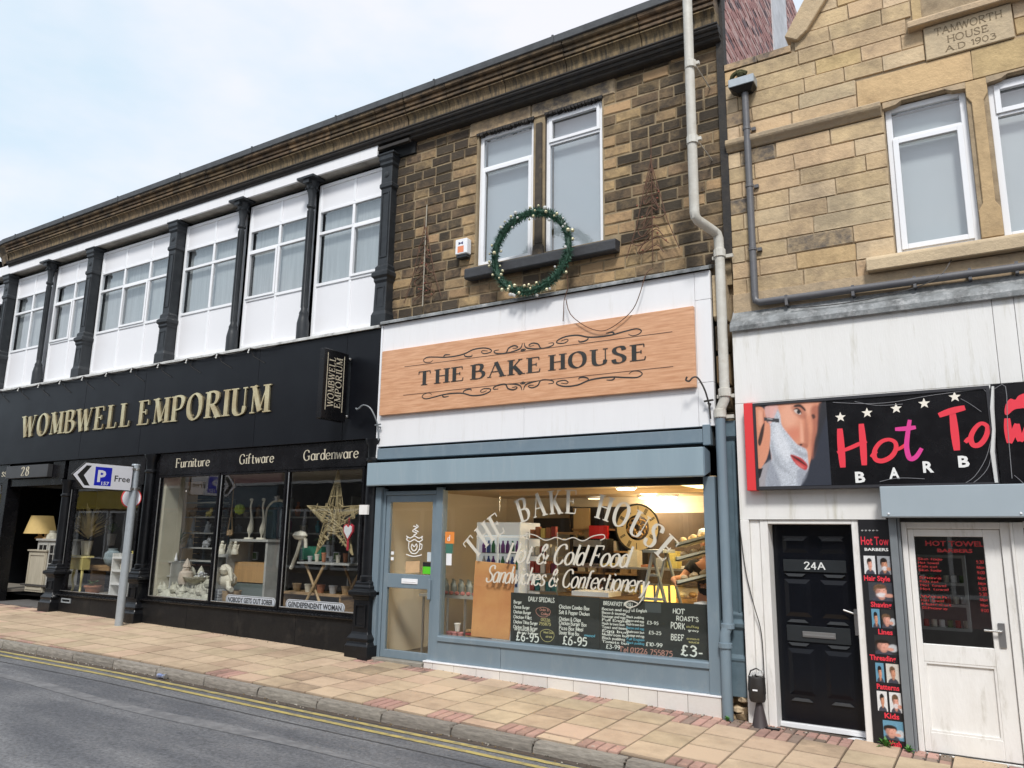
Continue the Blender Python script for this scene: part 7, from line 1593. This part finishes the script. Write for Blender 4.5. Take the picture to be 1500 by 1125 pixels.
def chalk(par, lines):
    b = MB()
    for i, (t, x, z, h, w, mi) in enumerate(lines): write(b, t, (lambda x, z: (lambda u, v, d: (x+u, .1145-d, z+v)))(x, z), CHALK, h=h, width=w, mi=mi, seed=i)
    b.build('chalk_lettering', [cw, cy_, cp_, cbl], par)
    return b
m1 = board(-5.485, -4.80, .60, 1.215, 'left black chalk menu headed DAILY SPECIALS with a price of £6-95')
L1 = [('DAILY SPECIALS', -5.22, 1.12, .055, .38, 0)]+[(t, -5.44+.0, 1.08-.062*i, .04, w, 0) for i, (t, w) in enumerate((('Burger', .12), ('Cheese Burger', .24), ('Chicken Burger', .26), ('Chicken Fillet', .27), ('Chicken Tikka Burger', .36), ('Chicken Steak Burger', .36)))]
L1 += [('All served with chips', -5.42, .745, .03, .30, 0), ('on any burger', -5.38, .71, .03, .30, 0), ('£6-95', -5.40, .625, .10, .33, 0), ('Order &', -5.05, 1.01, .03, .13, 2), ('Collect', -5.03, .96, .03, .13, 2), ('01226', -5.03, .885, .035, .13, 1), ('755875', -5.06, .835, .035, .17, 1), ('Meal Deal', -4.99, .74, .025, .13, 1), ('drink', -4.96, .69, .025, .09, 1)]
chalk(m1, L1)
b = MB()
for C_, mi in (((-5.0, .995, .105, .06), 1), ((-4.94, .715, .10, .075), 0)):
    Q = catmull([(C_[0]+C_[2]*math.cos(a)*(1+.1*math.sin(3*a)), C_[1]+C_[3]*math.sin(a)) for a in [k*math.pi/5 for k in range(10)]], 3, True); ribbon(b, Q, [.006]*len(Q), lambda u, v, d: (u, .1135-d, v), 0, .0008, mi, True)
b.build('chalk_cloud', [cy_, cp_], m1)
m2 = board(-4.795, -4.215, .595, 1.21, 'middle black chalk menu with meals and a large £6-95')
chalk(m2, [(t, -4.77, z, .045, w, mi) for t, z, w, mi in (('Chicken Combo Box', 1.055, .42, 0), ('Salt & Pepper Chicken', .99, .42, 0), ('Chicken & Chips', .91, .30, 0), ('Chicken Burger Box', .86, .38, 0), ('Pizza Box Meal', .80, .33, 0), ('Donner Wrap Box', .745, .28, 0), ('with chips', .735, .14, 3))][:6]+[('meal', -4.42, .745, .03, .14, 3), ('£6-95', -4.72, .63, .10, .33, 0), ('Specials', -4.795, 1.11, .065, .01, 0)][:2])
m3 = board(-4.21, -2.875, .59, 1.205, 'right hand wide black chalk menu headed BREAKFAST MENU with hot roast prices')
L3 = [('BREAKFAST MENU', -4.16, 1.13, .045, .38, 0)]
rr = random.Random(77); wd_ = ['Bacon and egg', 'Bacon & sausage', 'Sausage and egg', 'Full English', 'Hash brown bun', 'Toast and beans', 'Egg bun', 'Mushroom bun', 'Black pudding', 'Tomato bun']
for i in range(10): L3.append((wd_[i], -4.18, 1.07-.042*i, .03, .28+.1*rr.random(), 0))
for i in range(8): L3.append((rr.choice(wd_), -3.86, 1.0-.042*i, .027, .22, 3 if i in (3, 6, 7) else 0))
L3 += [('Full English', -3.82, 1.075, .035, .22, 0), ('£3-95', -3.60, .945, .035, .14, 0), ('£5-25', -3.58, .835, .035, .15, 0), ('£10-99', -3.62, .70, .04, .20, 0), ('£3-99', -4.13, .63, .045, .18, 0), ('Tel 01226 755875', -3.96, .605, .06, .66, 2),
       ('HOT', -3.28, 1.085, .055, .14, 0), ("ROAST'S", -3.24, 1.01, .05, .26, 0), ('PORK', -3.31, .915, .07, .17, 0), ('BEEF', -3.31, .79, .065, .15, 0), ('stuffing', -3.12, .94, .025, .14, 1), ('gravy', -3.10, .90, .025, .12, 0), ('onion', -3.12, .81, .025, .14, 1), ('sauce', -3.10, .775, .025, .12, 1), ('£3-', -3.20, .635, .105, .26, 0)]
chalk(m3, L3)
b = MB(); b.box(-3.62, -3.42, .113, .1145, 1.08, 1.19); b.build('wiped_patch', mat('wiped', (.07, .085, .09), .6), m3)
# drinks table behind door/window left
dt = thing('steel_table', 'steel legged table at the left inside the bakery, seen through the door and window', 'table', (-6.9, 1.0, .24))
b = MB(); b.box(-7.35, -6.15, .55, 1.25, 1.05, 1.09); b.build('table_top', greywood, dt)
for x, y in ((-7.3, .6), (-6.55, .6), (-7.3, 1.2), (-6.55, 1.2)):
    b = MB(); b.tube([(x, y, .24), (x, y, 1.05)], .02, 8); b.build('leg', 'steel', dt)
bt = mat('bottle', (.32, .34, .30), .2, var=.4, rnd=.3)
for i in range(3):
    for k in range(8):
        x = -7.25+k*.14; y = .72+i*.17; b = MB(); b.lathe([(.035, 0), (.036, .12), (.018, .16), (.016, .19), (.02, .20)], x, y, 8, cz=1.09); solo(b, 'sauce_bottle', bt, '%s clear bottle from the left in the %s row on the steel legged table' % (ORD[k], ('front', 'middle', 'back')[i]), 'bottle', group='bottles in rows on the steel table')
for k in range(9):
    b = MB(); x = -7.0+k*.1; b.ball((x, .60, 1.12), .042, 7, sc=(1, .8, .7)); solo(b, 'wrapped_bun', mat('pink_wrap', (.55, .22, .20), .5, var=.6, vs=20), '%s small pink wrapped bun from the left along the steel legged table edge' % ORD[k], 'food', group='pink wrapped buns on the table edge')
b = MB(); b.box(-6.85, -6.2, .5, .9, .45, .48); b.box(-6.83, -6.8, .5, .9, .24, .45); b.box(-6.25, -6.22, .5, .9, .24, .45); solo(b, 'low_rack', oak, 'low brown rack of packets under the steel legged table', 'shelf')
for k, (x, z) in enumerate(((-6.80, .48), (-6.70, .48), (-6.60, .48), (-6.66, .60))):
    pot((x, .58, z), .045, .11, mat('pink_tub', (.60, .28, .28), .5) if k < 3 else 'timber_white', ['pink tub left on the low rack', 'pink tub second on the low rack', 'pink tub third on the low rack', 'white tub on top of the pink tubs'][k], 'tub', 'tub')
for k in range(4):
    b = MB(); b.box(-6.5+.0*k, -6.22, .55, .8, .485+k*.04, .515+k*.04); solo(b, 'snack_packet', [mat('packet_red', (.35, .06, .05), .4), oak, 'packet_red', oak][k], ['lowest red packet of the stack on the low rack', 'brown packet second from the bottom of the stack', 'upper red packet of the stack', 'brown packet on top of the stack'][k], 'packet')
# drinks fridge
fr_ = thing('drinks_fridge', 'tall white drinks fridge behind the plywood board, filled with bottles', 'fridge', (-6.35, 1.4, .24))
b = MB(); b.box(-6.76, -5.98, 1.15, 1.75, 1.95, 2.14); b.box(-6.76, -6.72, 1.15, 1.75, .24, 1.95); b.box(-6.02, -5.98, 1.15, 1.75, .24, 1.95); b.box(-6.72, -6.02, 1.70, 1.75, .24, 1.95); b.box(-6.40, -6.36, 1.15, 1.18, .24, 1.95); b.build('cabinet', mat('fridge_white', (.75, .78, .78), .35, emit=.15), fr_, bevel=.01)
rr = random.Random(55)
for z in (.9, 1.2, 1.45, 1.68):
    b = MB(); b.box(-6.72, -6.02, 1.2, 1.68, z, z+.01); b.build('shelf', 'steel', fr_)
    for k in range(8):
        m_ = rr.choice([mat('drink_blue', (.06, .12, .40), .3), mat('drink_purple', (.22, .06, .30), .3), mat('drink_white', (.6, .62, .62), .3), mat('drink_green', (.06, .25, .10), .3)])
        b = MB(); b.lathe([(.032, 0), (.032, .11), (.014, .15), (.014, .18)], -6.68+k*.085, 1.25, 8, cz=z+.01); b.build('bottle', m_, fr_)
# back shelves, counter, posters, clock
bsh = thing('dark_shelving', 'tall dark shelving with goods along the back of the bakery', 'shelf', (-5.5, 3.2, .24))
b = MB(); b.box(-6.1, -4.9, 3.35, 3.40, .24, 2.45); b.build('back_panel', mat('shelf_black', (.025, .02, .018), .6), bsh)
for z in (1.0, 1.35, 1.7, 2.05): 
    b = MB(); b.box(-6.1, -4.9, 3.0, 3.35, z, z+.03); b.build('shelf', oak, bsh)
for x in (-6.1, -5.5, -4.9): 
    b = MB(); b.box(x-.02, x+.02, 3.0, 3.35, .24, 2.45); b.build('upright', 'shelf_black', bsh)
for i in range(18):
    x = -6.0+(i % 6)*.19; z = (1.03, 1.38, 1.73)[i//6]; b = MB(); b.box(x, x+.13, 3.05, 3.2, z, z+rr.uniform(.12, .24)); b.build('carton', rr.choice([oak, cream, 'terracotta', 'gloss_black', yel, wickr]), bsh)
xw = W(848, 770, 3.05)[0]; b = MB(); b.box(xw-.19, xw+.19, 3.05, 3.10, 1.45, 2.42); solo(b, 'wall_panel', mat('tan_panel', (.62, .44, .22), .6), 'tall plain tan panel at the back of the bakery, left of the red bag', 'panel')
b = MB(); x, z = W(876, 800, 2.9); b.prism([(x-.16, z-.02), (x+.16, z-.02), (x+.16, z+.33), (x-.16, z+.33)], 2.9, 2.98); solo(b, 'red_poster', mat('poster_red', (.62, .02, .02), .5), 'bright red square poster at the back of the bakery', 'poster')
ck = thing('wall_clock', 'large round clock face with Roman hour marks on the back wall of the bakery', 'clock', (*[W(934, 772, 3.0)[0], 3.0], W(934, 772, 3.0)[1]-.35))
cx_, cz_ = W(934, 773, 3.0); b = MB(); n = 28
ring = lambda r0, r1, y: MB().add([(cx_+math.cos(2*math.pi*k/n)*r, y, cz_+math.sin(2*math.pi*k/n)*r) for k in range(n) for r in (r0, r1)], [(2*k, 2*k+1, (2*k+3) % (2*n), (2*k+2) % (2*n)) for k in range(n)])
ring(.20, .36, 2.99).build('dial', mat('dial_cream', (.72, .58, .32), .6), ck); ring(.355, .385, 2.985).build('rim', 'wire_dark', ck)
b = MB()
for k in range(12):
    a = R(30*k); c_, s_ = math.cos(a), math.sin(a)
    for o_ in (-.018, 0, .018)[:1+k % 3]: b.add([(cx_+c_*r-s_*(o_+e), 2.986, cz_+s_*r+c_*(o_+e)) for r, e in ((.24, -.006), (.24, .006), (.34, .006), (.34, -.006))], [(0, 1, 2, 3)])
b.build('hour_mark', 'wire_dark', ck)
b = MB()
for k in range(9): a = R(40*k); b.tube([(cx_+math.cos(t)*(.05+.02*(k % 2))+math.cos(a)*.11, 2.98, cz_+math.sin(t)*.05+math.sin(a)*.11) for t in [j*math.pi/4 for j in range(8)]], .012, 5, close=True)
b.build('centre_filigree', mat('brass', (.45, .28, .10), .4, metal=.6), ck)
mc = thing('coffee_machine', 'black and steel coffee machine on the counter behind the window lettering', 'machine', (-5.25, 2.0, 1.53))
b = MB(); b.box(-5.5, -5.0, 1.9, 2.3, 1.53, 1.92); b.build('body', 'gloss_black', mc, bevel=.01)
b = MB(); b.box(-5.48, -5.02, 1.885, 1.899, 1.80, 1.90); b.box(-5.48, -5.02, 1.80, 1.899, 1.54, 1.56); b.build('front_plate', 'steel', mc)
for k in range(3):
    b = MB(); b.tube([(-5.4+.15*k, 1.88, 1.76), (-5.4+.15*k, 1.84, 1.68)], .015, 6); b.build('spout', 'steel', mc)
wr2 = thing('wire_rack', 'chrome wire shelving full of crisp packets beside the drinks fridge', 'shelf', (-5.7, 1.5, .24))
for z in (.9, 1.15, 1.4, 1.65, 1.9):
    b = MB(); b.box(-5.92, -5.45, 1.3, 1.6, z, z+.015); b.build('shelf', 'steel', wr2)
    for k in range(5):
        rr = random.Random(int(z*100)+k); b = MB(); b.box(-5.91+k*.09, -5.84+k*.09, 1.32, 1.38, z+.015, z+.015+rr.uniform(.12, .18)); b.build('packet', rr.choice(['packet_red', 'teal_glaze', yel, 'plum', cream, 'timber_white', 'terracotta']), wr2)
for x in (-5.93, -5.44):
    b = MB(); b.tube([(x, 1.3, .24), (x, 1.3, 2.0)], .01, 6); b.build('upright', 'steel', wr2)
hm = thing('wall_shelf', 'wooden wall shelf with a dark awning over it above the drinks fridge', 'shelf', (-6.2, 2.9, 2.0))
b = MB(); b.box(-6.9, -5.9, 2.9, 3.3, 1.98, 2.02); b.build('shelf', oak, hm); b = MB(); b.box(-6.8, -6.1, 2.95, 3.2, 2.02, 2.25); b.build('box', 'shelf_black', hm)
ct = thing('serve_counter', 'glass fronted serving counter full of food along the middle of the bakery', 'counter', (-4.4, 2.0, .24))
b = MB(); b.box(-5.7, -3.55, 1.75, 2.35, .24, 1.12); b.build('counter_base', oak, ct); b = MB(); b.box(-5.7, -3.55, 1.75, 2.35, 1.50, 1.53); b.build('counter_top', 'steel', ct)
b = MB(); b.box(-5.7, -3.55, 1.75, 1.756, 1.12, 1.50); b.build('counter_glass', 'bakery_glass', ct)
for k in range(16):
    b = MB(); x = -5.6+k*.127; b.ball((x, 1.95+.1*(k % 2), 1.17), .06, 8, sc=(1.1, 1, .7)); b.build('pastry', [mat('pastry', (.55, .34, .12), .6, var=.5), yel, cream][k % 3], ct)
for k in range(10):
    b = MB(); x = -5.6+k*.2; b.box(x, x+.14, 1.9, 2.1, 1.53, 1.56+.1*(k % 3)); solo(b, 'counter_item', [cream, 'terracotta', greyw, yel, 'timber_white'][k % 5], '%s small packet from the left on top of the glass fronted counter' % ORD[k], 'packet', group='packets on the serving counter')
b = MB(); b.box(-5.0, -4.45, .9, 1.3, 1.16, 1.22); solo(b, 'white_tray', 'upvc', 'flat white tray just above the middle chalk menu', 'tray')
ld_ = thing('step_ladder', 'grey aluminium A frame ladder standing in front of the counter', 'ladder', (-3.85, 1.0, .24))
for s_ in (-1, 1):
    b = MB(); b.tube([(-3.86, 1.0, 1.75), (-3.86+s_*.30, 1.0+.2*s_, .24)], .025, 6); b.build('rail', 'galvanised', ld_); b = MB(); b.tube([(-3.80, 1.35, 1.75), (-3.80+s_*.34, 1.35+.2*s_, .24)], .022, 6); b.build('rail', 'galvanised', ld_)
for z in (1.45, 1.15, .85, .55):
    t = (1.75-z)/1.51; b = MB(); b.box(-3.86-.3*t, -3.86+.3*t, .97, 1.05, z, z+.03); b.build('rung', 'galvanised', ld_)
b = MB(); b.box(-3.98, -3.70, .95, 1.4, 1.75, 1.79); b.build('top_plate', 'galvanised', ld_)
hc = thing('hot_cabinet', 'brightly lit yellow hot food cabinet low behind the ladder', 'hot cabinet', (W(960, 865, 1.5)[0], 1.6, .9)); xh = W(960, 865, 1.5)[0]; b = MB(); b.box(xh-.2, xh+.2, 1.5, 1.75, 1.08, 1.30); b.build('lit_glass', mat('hot_glow', (1, .62, .12), .5, emit=.9), hc); b = MB(); bars(b, xh-.22, xh+.22, 1.05, 1.33, 1.46, 1.49, .025, [xh]); b.build('frame', 'steel', hc)
b = MB(); b.box(-3.9, -3.0, 3.3, 3.4, 1.95, 2.15); solo(b, 'warm_wall_sign', mat('sign_warm', (.72, .48, .24), .6), 'long pale orange sign on the back wall at the right of the bakery', 'sign')
# trays of rolls at the right edge
for k, z in enumerate((1.83, 1.66, 1.38)):
    tr = thing('bread_tray', ['top cream tray of the three slanting at the right edge of the bakery window', 'middle cream tray full of bread rolls at the right edge of the bakery window', 'lowest cream tray held by the person in black'][k], 'tray', (-3.1, .7, z))
    b = MB(); b.prism([(-3.37, z+.0), (-2.80, z+.16), (-2.80, z+.20), (-3.37, z+.05)], .5, .52); b.prism([(-3.37, z+.0), (-2.80, z+.16), (-2.80, z+.175), (-3.37, z+.015)], .5, .9); b.prism([(-3.37, z), (-3.355, z), (-3.355, z+.06), (-3.37, z+.06)], .5, .9); b.build('tray', mat('tray_cream', (.68, .66, .52), .45), tr)
    for i in range(8):
        x = -3.30+.065*i; b = MB(); b.ball((x, .60+.12*(i % 2), z+.07+(x+3.37)*.28), .045, 8, sc=(1.0, 1.5, .8)); b.build('bread_roll', mat('roll', (.62, .47, .30), .7, var=.5, vs=15), tr, smooth=True)
b = MB(); b.box(-3.02, -2.82, .25, .5, 1.0, 1.18); b.box(-3.06, -2.82, .22, .52, 1.18, 1.21); solo(b, 'white_tub', 'upvc', 'white plastic tub on the sill at the right end of the chalk menu', 'tub')
# the person in black behind the trays
def skinned(name, joints, edges, m, parent, sub=2):
    me = bpy.data.meshes.new(name); off = parent.location
    me.from_pydata([(Vector(p)-off) for p, r in joints], edges, []); o = bpy.data.objects.new(name, me); col.objects.link(o); o.parent = parent
    sk = o.modifiers.new('skin', 'SKIN'); bpy.context.view_layer.update()
    if not me.skin_vertices:
        bm = bmesh.new(); bm.from_mesh(me); bm.verts.layers.skin.verify(); bm.to_mesh(me); bm.free()
    for i, (p, r) in enumerate(joints):
        sv = me.skin_vertices[0].data[i]; rr_ = r if isinstance(r, tuple) else (r, r); sv.radius = rr_; sv.use_root = (i == 0)
    ss = o.modifiers.new('sub', 'SUBSURF'); ss.levels = sub; ss.render_levels = sub
    bpy.context.view_layer.update()
    dg = bpy.context.evaluated_depsgraph_get(); me2 = bpy.data.meshes.new_from_object(o.evaluated_get(dg)); o.modifiers.clear(); o.data = me2
    me2.materials.clear(); me2.materials.append(MATS[m] if isinstance(m, str) else m); me2.polygons.foreach_set('use_smooth', [True]*len(me2.polygons))
    return o
pe = thing('person', 'person in a black short sleeved top and grey cap reaching to the bread trays', 'person', (-3.18, 1.15, .24))
skn = mat('skin_tone', (.55, .27, .17), .55); blk = mat('black_cloth', (.012, .012, .014), .85); X, Y, Z = -3.18, 1.15, .24
J = [((X, Y, Z+.92), (.13, .10)), ((X, Y, Z+1.12), (.125, .09)), ((X, Y, Z+1.34), (.15, .095)), ((X, Y-.01, Z+1.46), .055), ((X, Y-.03, Z+1.53), .055), ((X, Y-.05, Z+1.60), (.075, .09)), ((X, Y-.05, Z+1.70), (.07, .085)),
     ((X-.19, Y-.02, Z+1.38), .055), ((X-.30, Y-.12, Z+1.20), .048), ((X-.36, Y-.30, Z+1.19), .04), ((X-.27, Y-.42, Z+1.15), .03), ((X-.22, Y-.47, Z+1.145), (.04, .018)),
     ((X+.19, Y-.02, Z+1.38), .055), ((X+.26, Y-.08, Z+1.12), .045), ((X+.2, Y-.28, Z+1.08), .038), ((X+.13, Y-.42, Z+1.13), .03), ((X+.10, Y-.47, Z+1.14), (.04, .018)),
     ((X-.10, Y, Z+.80), .10), ((X-.11, Y-.02, Z+.48), .07), ((X-.11, Y, Z+.09), .045), ((X-.12, Y-.14, Z+.04), .04), ((X+.10, Y, Z+.80), .10), ((X+.11, Y-.02, Z+.48), .07), ((X+.11, Y, Z+.09), .045), ((X+.12, Y-.14, Z+.04), .04)]
E_ = [(0, 1), (1, 2), (2, 3), (3, 4), (4, 5), (5, 6), (2, 7), (7, 8), (8, 9), (9, 10), (10, 11), (2, 12), (12, 13), (13, 14), (14, 15), (15, 16), (0, 17), (17, 18), (18, 19), (19, 20), (0, 21), (21, 22), (22, 23), (23, 24)]
skinned('body', J, E_, skn, pe)
g_ = lambda i, k: (J[i][0], tuple(q*k for q in (J[i][1] if isinstance(J[i][1], tuple) else (J[i][1],)*2)))
skinned('shirt', [g_(0, 1.12), g_(1, 1.14), g_(2, 1.12), g_(7, 1.3), ((X-.26, Y-.08, Z+1.27), .065), g_(12, 1.3), ((X+.24, Y-.06, Z+1.22), .062), ((X, Y-.005, Z+1.42), .075)], [(0, 1), (1, 2), (2, 3), (3, 4), (2, 5), (5, 6), (2, 7)], blk, pe)
skinned('trousers', [g_(0, 1.1), g_(17, 1.15), g_(18, 1.2), g_(19, 1.4), g_(21, 1.15), g_(22, 1.2), g_(23, 1.4)], [(0, 1), (1, 2), (2, 3), (0, 4), (4, 5), (5, 6)], blk, pe)
for sx, ox, base in ((-1, 0, J[11][0]), (1, 0, J[16][0])):   # five separate fingers curled on the tray rim
    for f in range(4):
        fx = base[0]+(-.024+f*.016); L_ = (.06, .07, .066, .052)[f]
        skinned('finger', [((fx, base[1]+.0, base[2]), .009), ((fx, base[1]-L_*.5, base[2]+.005), .0085), ((fx, base[1]-L_*.85, base[2]-.012), .008), ((fx, base[1]-L_*.9, base[2]-.03), .007)], [(0, 1), (1, 2), (2, 3)], skn, pe, 1)
    skinned('thumb', [((base[0]+.02*(-sx)*-1, base[1]+.02, base[2]), .011), ((base[0]+.045*sx*-1, base[1]-.01, base[2]+.015), .010), ((base[0]+.04*sx*-1, base[1]-.04, base[2]+.02), .008)], [(0, 1), (1, 2)], skn, pe, 1)
b = MB(); hx_, hy_, hz_ = X, Y-.05, Z+1.66
b.ball((hx_, hy_+.01, hz_+.05), .105, 12, sc=(.88, 1.02, .75)); b.build('hair', mat('hair_dark', (.03, .02, .015), .7), pe, smooth=True)
b = MB(); b.lathe([(.098, .07), (.10, .10), (.085, .15), (.04, .17)], hx_, hy_, 14, cz=hz_); b.box(hx_-.07, hx_+.07, hy_-.16, hy_-.06, hz_+.075, hz_+.085); b.build('cap', mat('cap_grey', (.42, .44, .46), .7), pe, smooth=True)
b = MB(); yf = hy_-.098
b.ball((hx_-.03, yf+.012, hz_+.01), .011, 6); b.ball((hx_+.03, yf+.012, hz_+.01), .011, 6); b.build('eye', 'timber_white', pe)
b = MB(); b.ball((hx_, yf-.006, hz_-.02), .014, 6, sc=(.8, 1.2, 1.4)); b.ball((hx_-.078, hy_, hz_-.01), .018, 6, sc=(.4, .8, 1.4)); b.ball((hx_+.078, hy_, hz_-.01), .018, 6, sc=(.4, .8, 1.4)); b.build('nose_and_ears', skn, pe, smooth=True)
b = MB(); b.ball((hx_, yf+.006, hz_-.055), .018, 6, sc=(1.3, .4, .35)); b.build('mouth', mat('lip_tone', (.4, .12, .1), .5), pe)
# stock in the barber's dark window
bs2 = thing('product_shelf', 'shelf of small product tubs seen through the glass of the white barber door', 'shelf', (-.45, .9, .3))
b = MB(); bars(b, -.80, -.32, 1.02, 1.80, .9, 1.1, .03, [], [1.28, 1.50]); b.build('shelf_frame', greywood, bs2)
for i in range(3):
    for k in range(6):
        b = MB(); b.lathe([(.028, 0), (.028, .07), (.02, .075)], -.74+k*.075, .98, 8, cz=(1.05, 1.295, 1.515)[i]); b.build('tub', [mat('tub_red', (.4, .05, .04), .4), cream, 'timber_white', 'leaf_pale'][(i+k) % 4], bs2)

# ================================================================== SMALL THINGS OUTSIDE
cn = thing('drinks_can', 'crushed blue and white drinks can lying against the kerb', 'litter', (-9.22, yk(-9.22)-.05, zr(-9.2, yk(-9.2)-.05)))
b = MB(); z = zr(-9.2, yk(-9.2)-.06)+.04; b.tube([(-9.30, yk(-9.2)-.07, z), (-9.27, yk(-9.2)-.07, z), (-9.22, yk(-9.2)-.06, z-.005), (-9.17, yk(-9.2)-.06, z)], [.03, .034, .024, .034], 10); b.build('can_body', mat('can_blue', (.07, .13, .35), .25, metal=.5, var=1, vs=14, dark=(.7, .7, .75)), cn, smooth=True)
b = MB(); b.tube([(-9.17, yk(-9.2)-.06, z), (-9.155, yk(-9.2)-.06, z)], .03, 10); b.build('can_end', 'steel', cn)
def weed(x, y, n, h, label, seed):
    z = pz(x, y); plant('weed', (x, y, z), .02, h, n, 'weed_green', label, seed=seed, blade=.013, droop=.2)
mat('weed_green', (.07, .22, .035), .6, var=.6, vs=30, dark=(.04, .12, .02))
weed(-1.10, -.05, 26, .12, 'leafy green weed growing at the foot of the black poster', 3); weed(-.90, -.09, 18, .09, 'small green weed at the base of the grey shutter post', 4); weed(-2.62, -.11, 12, .08, 'tiny tuft of grass at the foot of the blue downpipe', 6)
dc_ = thing('utility_cover', 'small round pinkish metal cover set in the paving at the lower right', 'manhole cover', (-1.5, -.75, pz(-1.5, -.75)))
g0x, g0y = ray_z(1225, 1123, -.0); z = pz(g0x, g0y)+.004
b = MB(); b.lathe([(.09, 0), (.09, .006), (.075, .006), (.075, .003)], g0x, g0y, 18, cz=z); b.build('cover', mat('cover_pink', (.34, .2, .2), .6, var=.8, vs=20), dc_)
b = MB()
for k in range(-2, 3): b.box(g0x-.05, g0x+.05, g0y+k*.025-.004, g0y+k*.025+.004, z+.004, z+.009)
b.build('cover_rib', 'iron_grey', dc_)
gx, gy = ray_z(930, 1043, .02)
block('paving_slab', pav, gx-.1, gy+.1, pz(gx, gy)+.006, .2, .2, .03, 'brick_brown', 'z')

# ================================================================== THE OTHER SIDE OF THE STREET (seen in the window reflections)
def opposite(x0, x1, h, wall_m, shop_m, label, sign_m):
    o = thing('opposite_building', label, 'building', ((x0+x1)/2, -14.5, -.2)); zb = zg(x0)-.4
    n = max(2, int((x1-x0)/2.4)); w = (x1-x0)/n; y = -13.2
    b = MB(); b.box(x0, x1, -20, y-.12, zb, h); b.build('wall', wall_m, o)
    b = MB(); b.box(x0, x1, y-.12, y+.05, 3.0, 3.9); b.build('shop_fascia', sign_m, o); b = MB(); b.box(x0, x1, y-.12, y+.12, 3.9, 4.0); b.box(x0, x1, y-.12, y+.15, h-.2, h+.05); b.build('cornice', 'timber_white', o)
    for i in range(n):
        a = x0+i*w
        b = MB(); bars(b, a+.1, a+w-.1, .6, 2.9, y-.10, y+.02, .09, [a+w/2]); f_ = b.build('shop_window', shop_m, o); b = MB(); b.box(a+.19, a+w-.19, y-.09, y-.08, .69, 2.81); b.build('pane', 'dark_pane', f_)
        b = MB(); bars(b, a+.6, a+w-.6, 4.6, 6.1, y-.11, y-.04, .07, [a+w/2]); f_ = b.build('window', 'timber_white', o); b = MB(); b.box(a+.67, a+w-.67, y-.105, y-.10, 4.67, 6.03); b.build('pane', 'dark_pane', f_)
mat('fascia_yellow', (.60, .42, .04), .5)
opposite(-48, -34.1, 6.8, 'stone_mid', 'timber_white', 'stone building across the street with a yellow fascia, seen only in reflection', 'fascia_yellow')
opposite(-34, -25, 7.2, 'old_brick', 'blue_iron', 'red brick building across the street with a dark blue shopfront, seen only in reflection', 'blue_iron')
opposite(-24.9, -16, 6.6, 'stone_mid', 'timber_white', 'stone building across the street with white shop windows and black fascia, reflected in glass', 'gloss_black')
opposite(-15.9, -5, 6.9, 'render_white', 'blue_iron', 'white rendered building across the street with dark blue shopfront, reflected in glass', 'blue_iron')
opposite(-4.9, 8, 6.4, 'old_brick', 'timber_white', 'red brick building across the street behind the camera with white shopfront', 'sign_white')
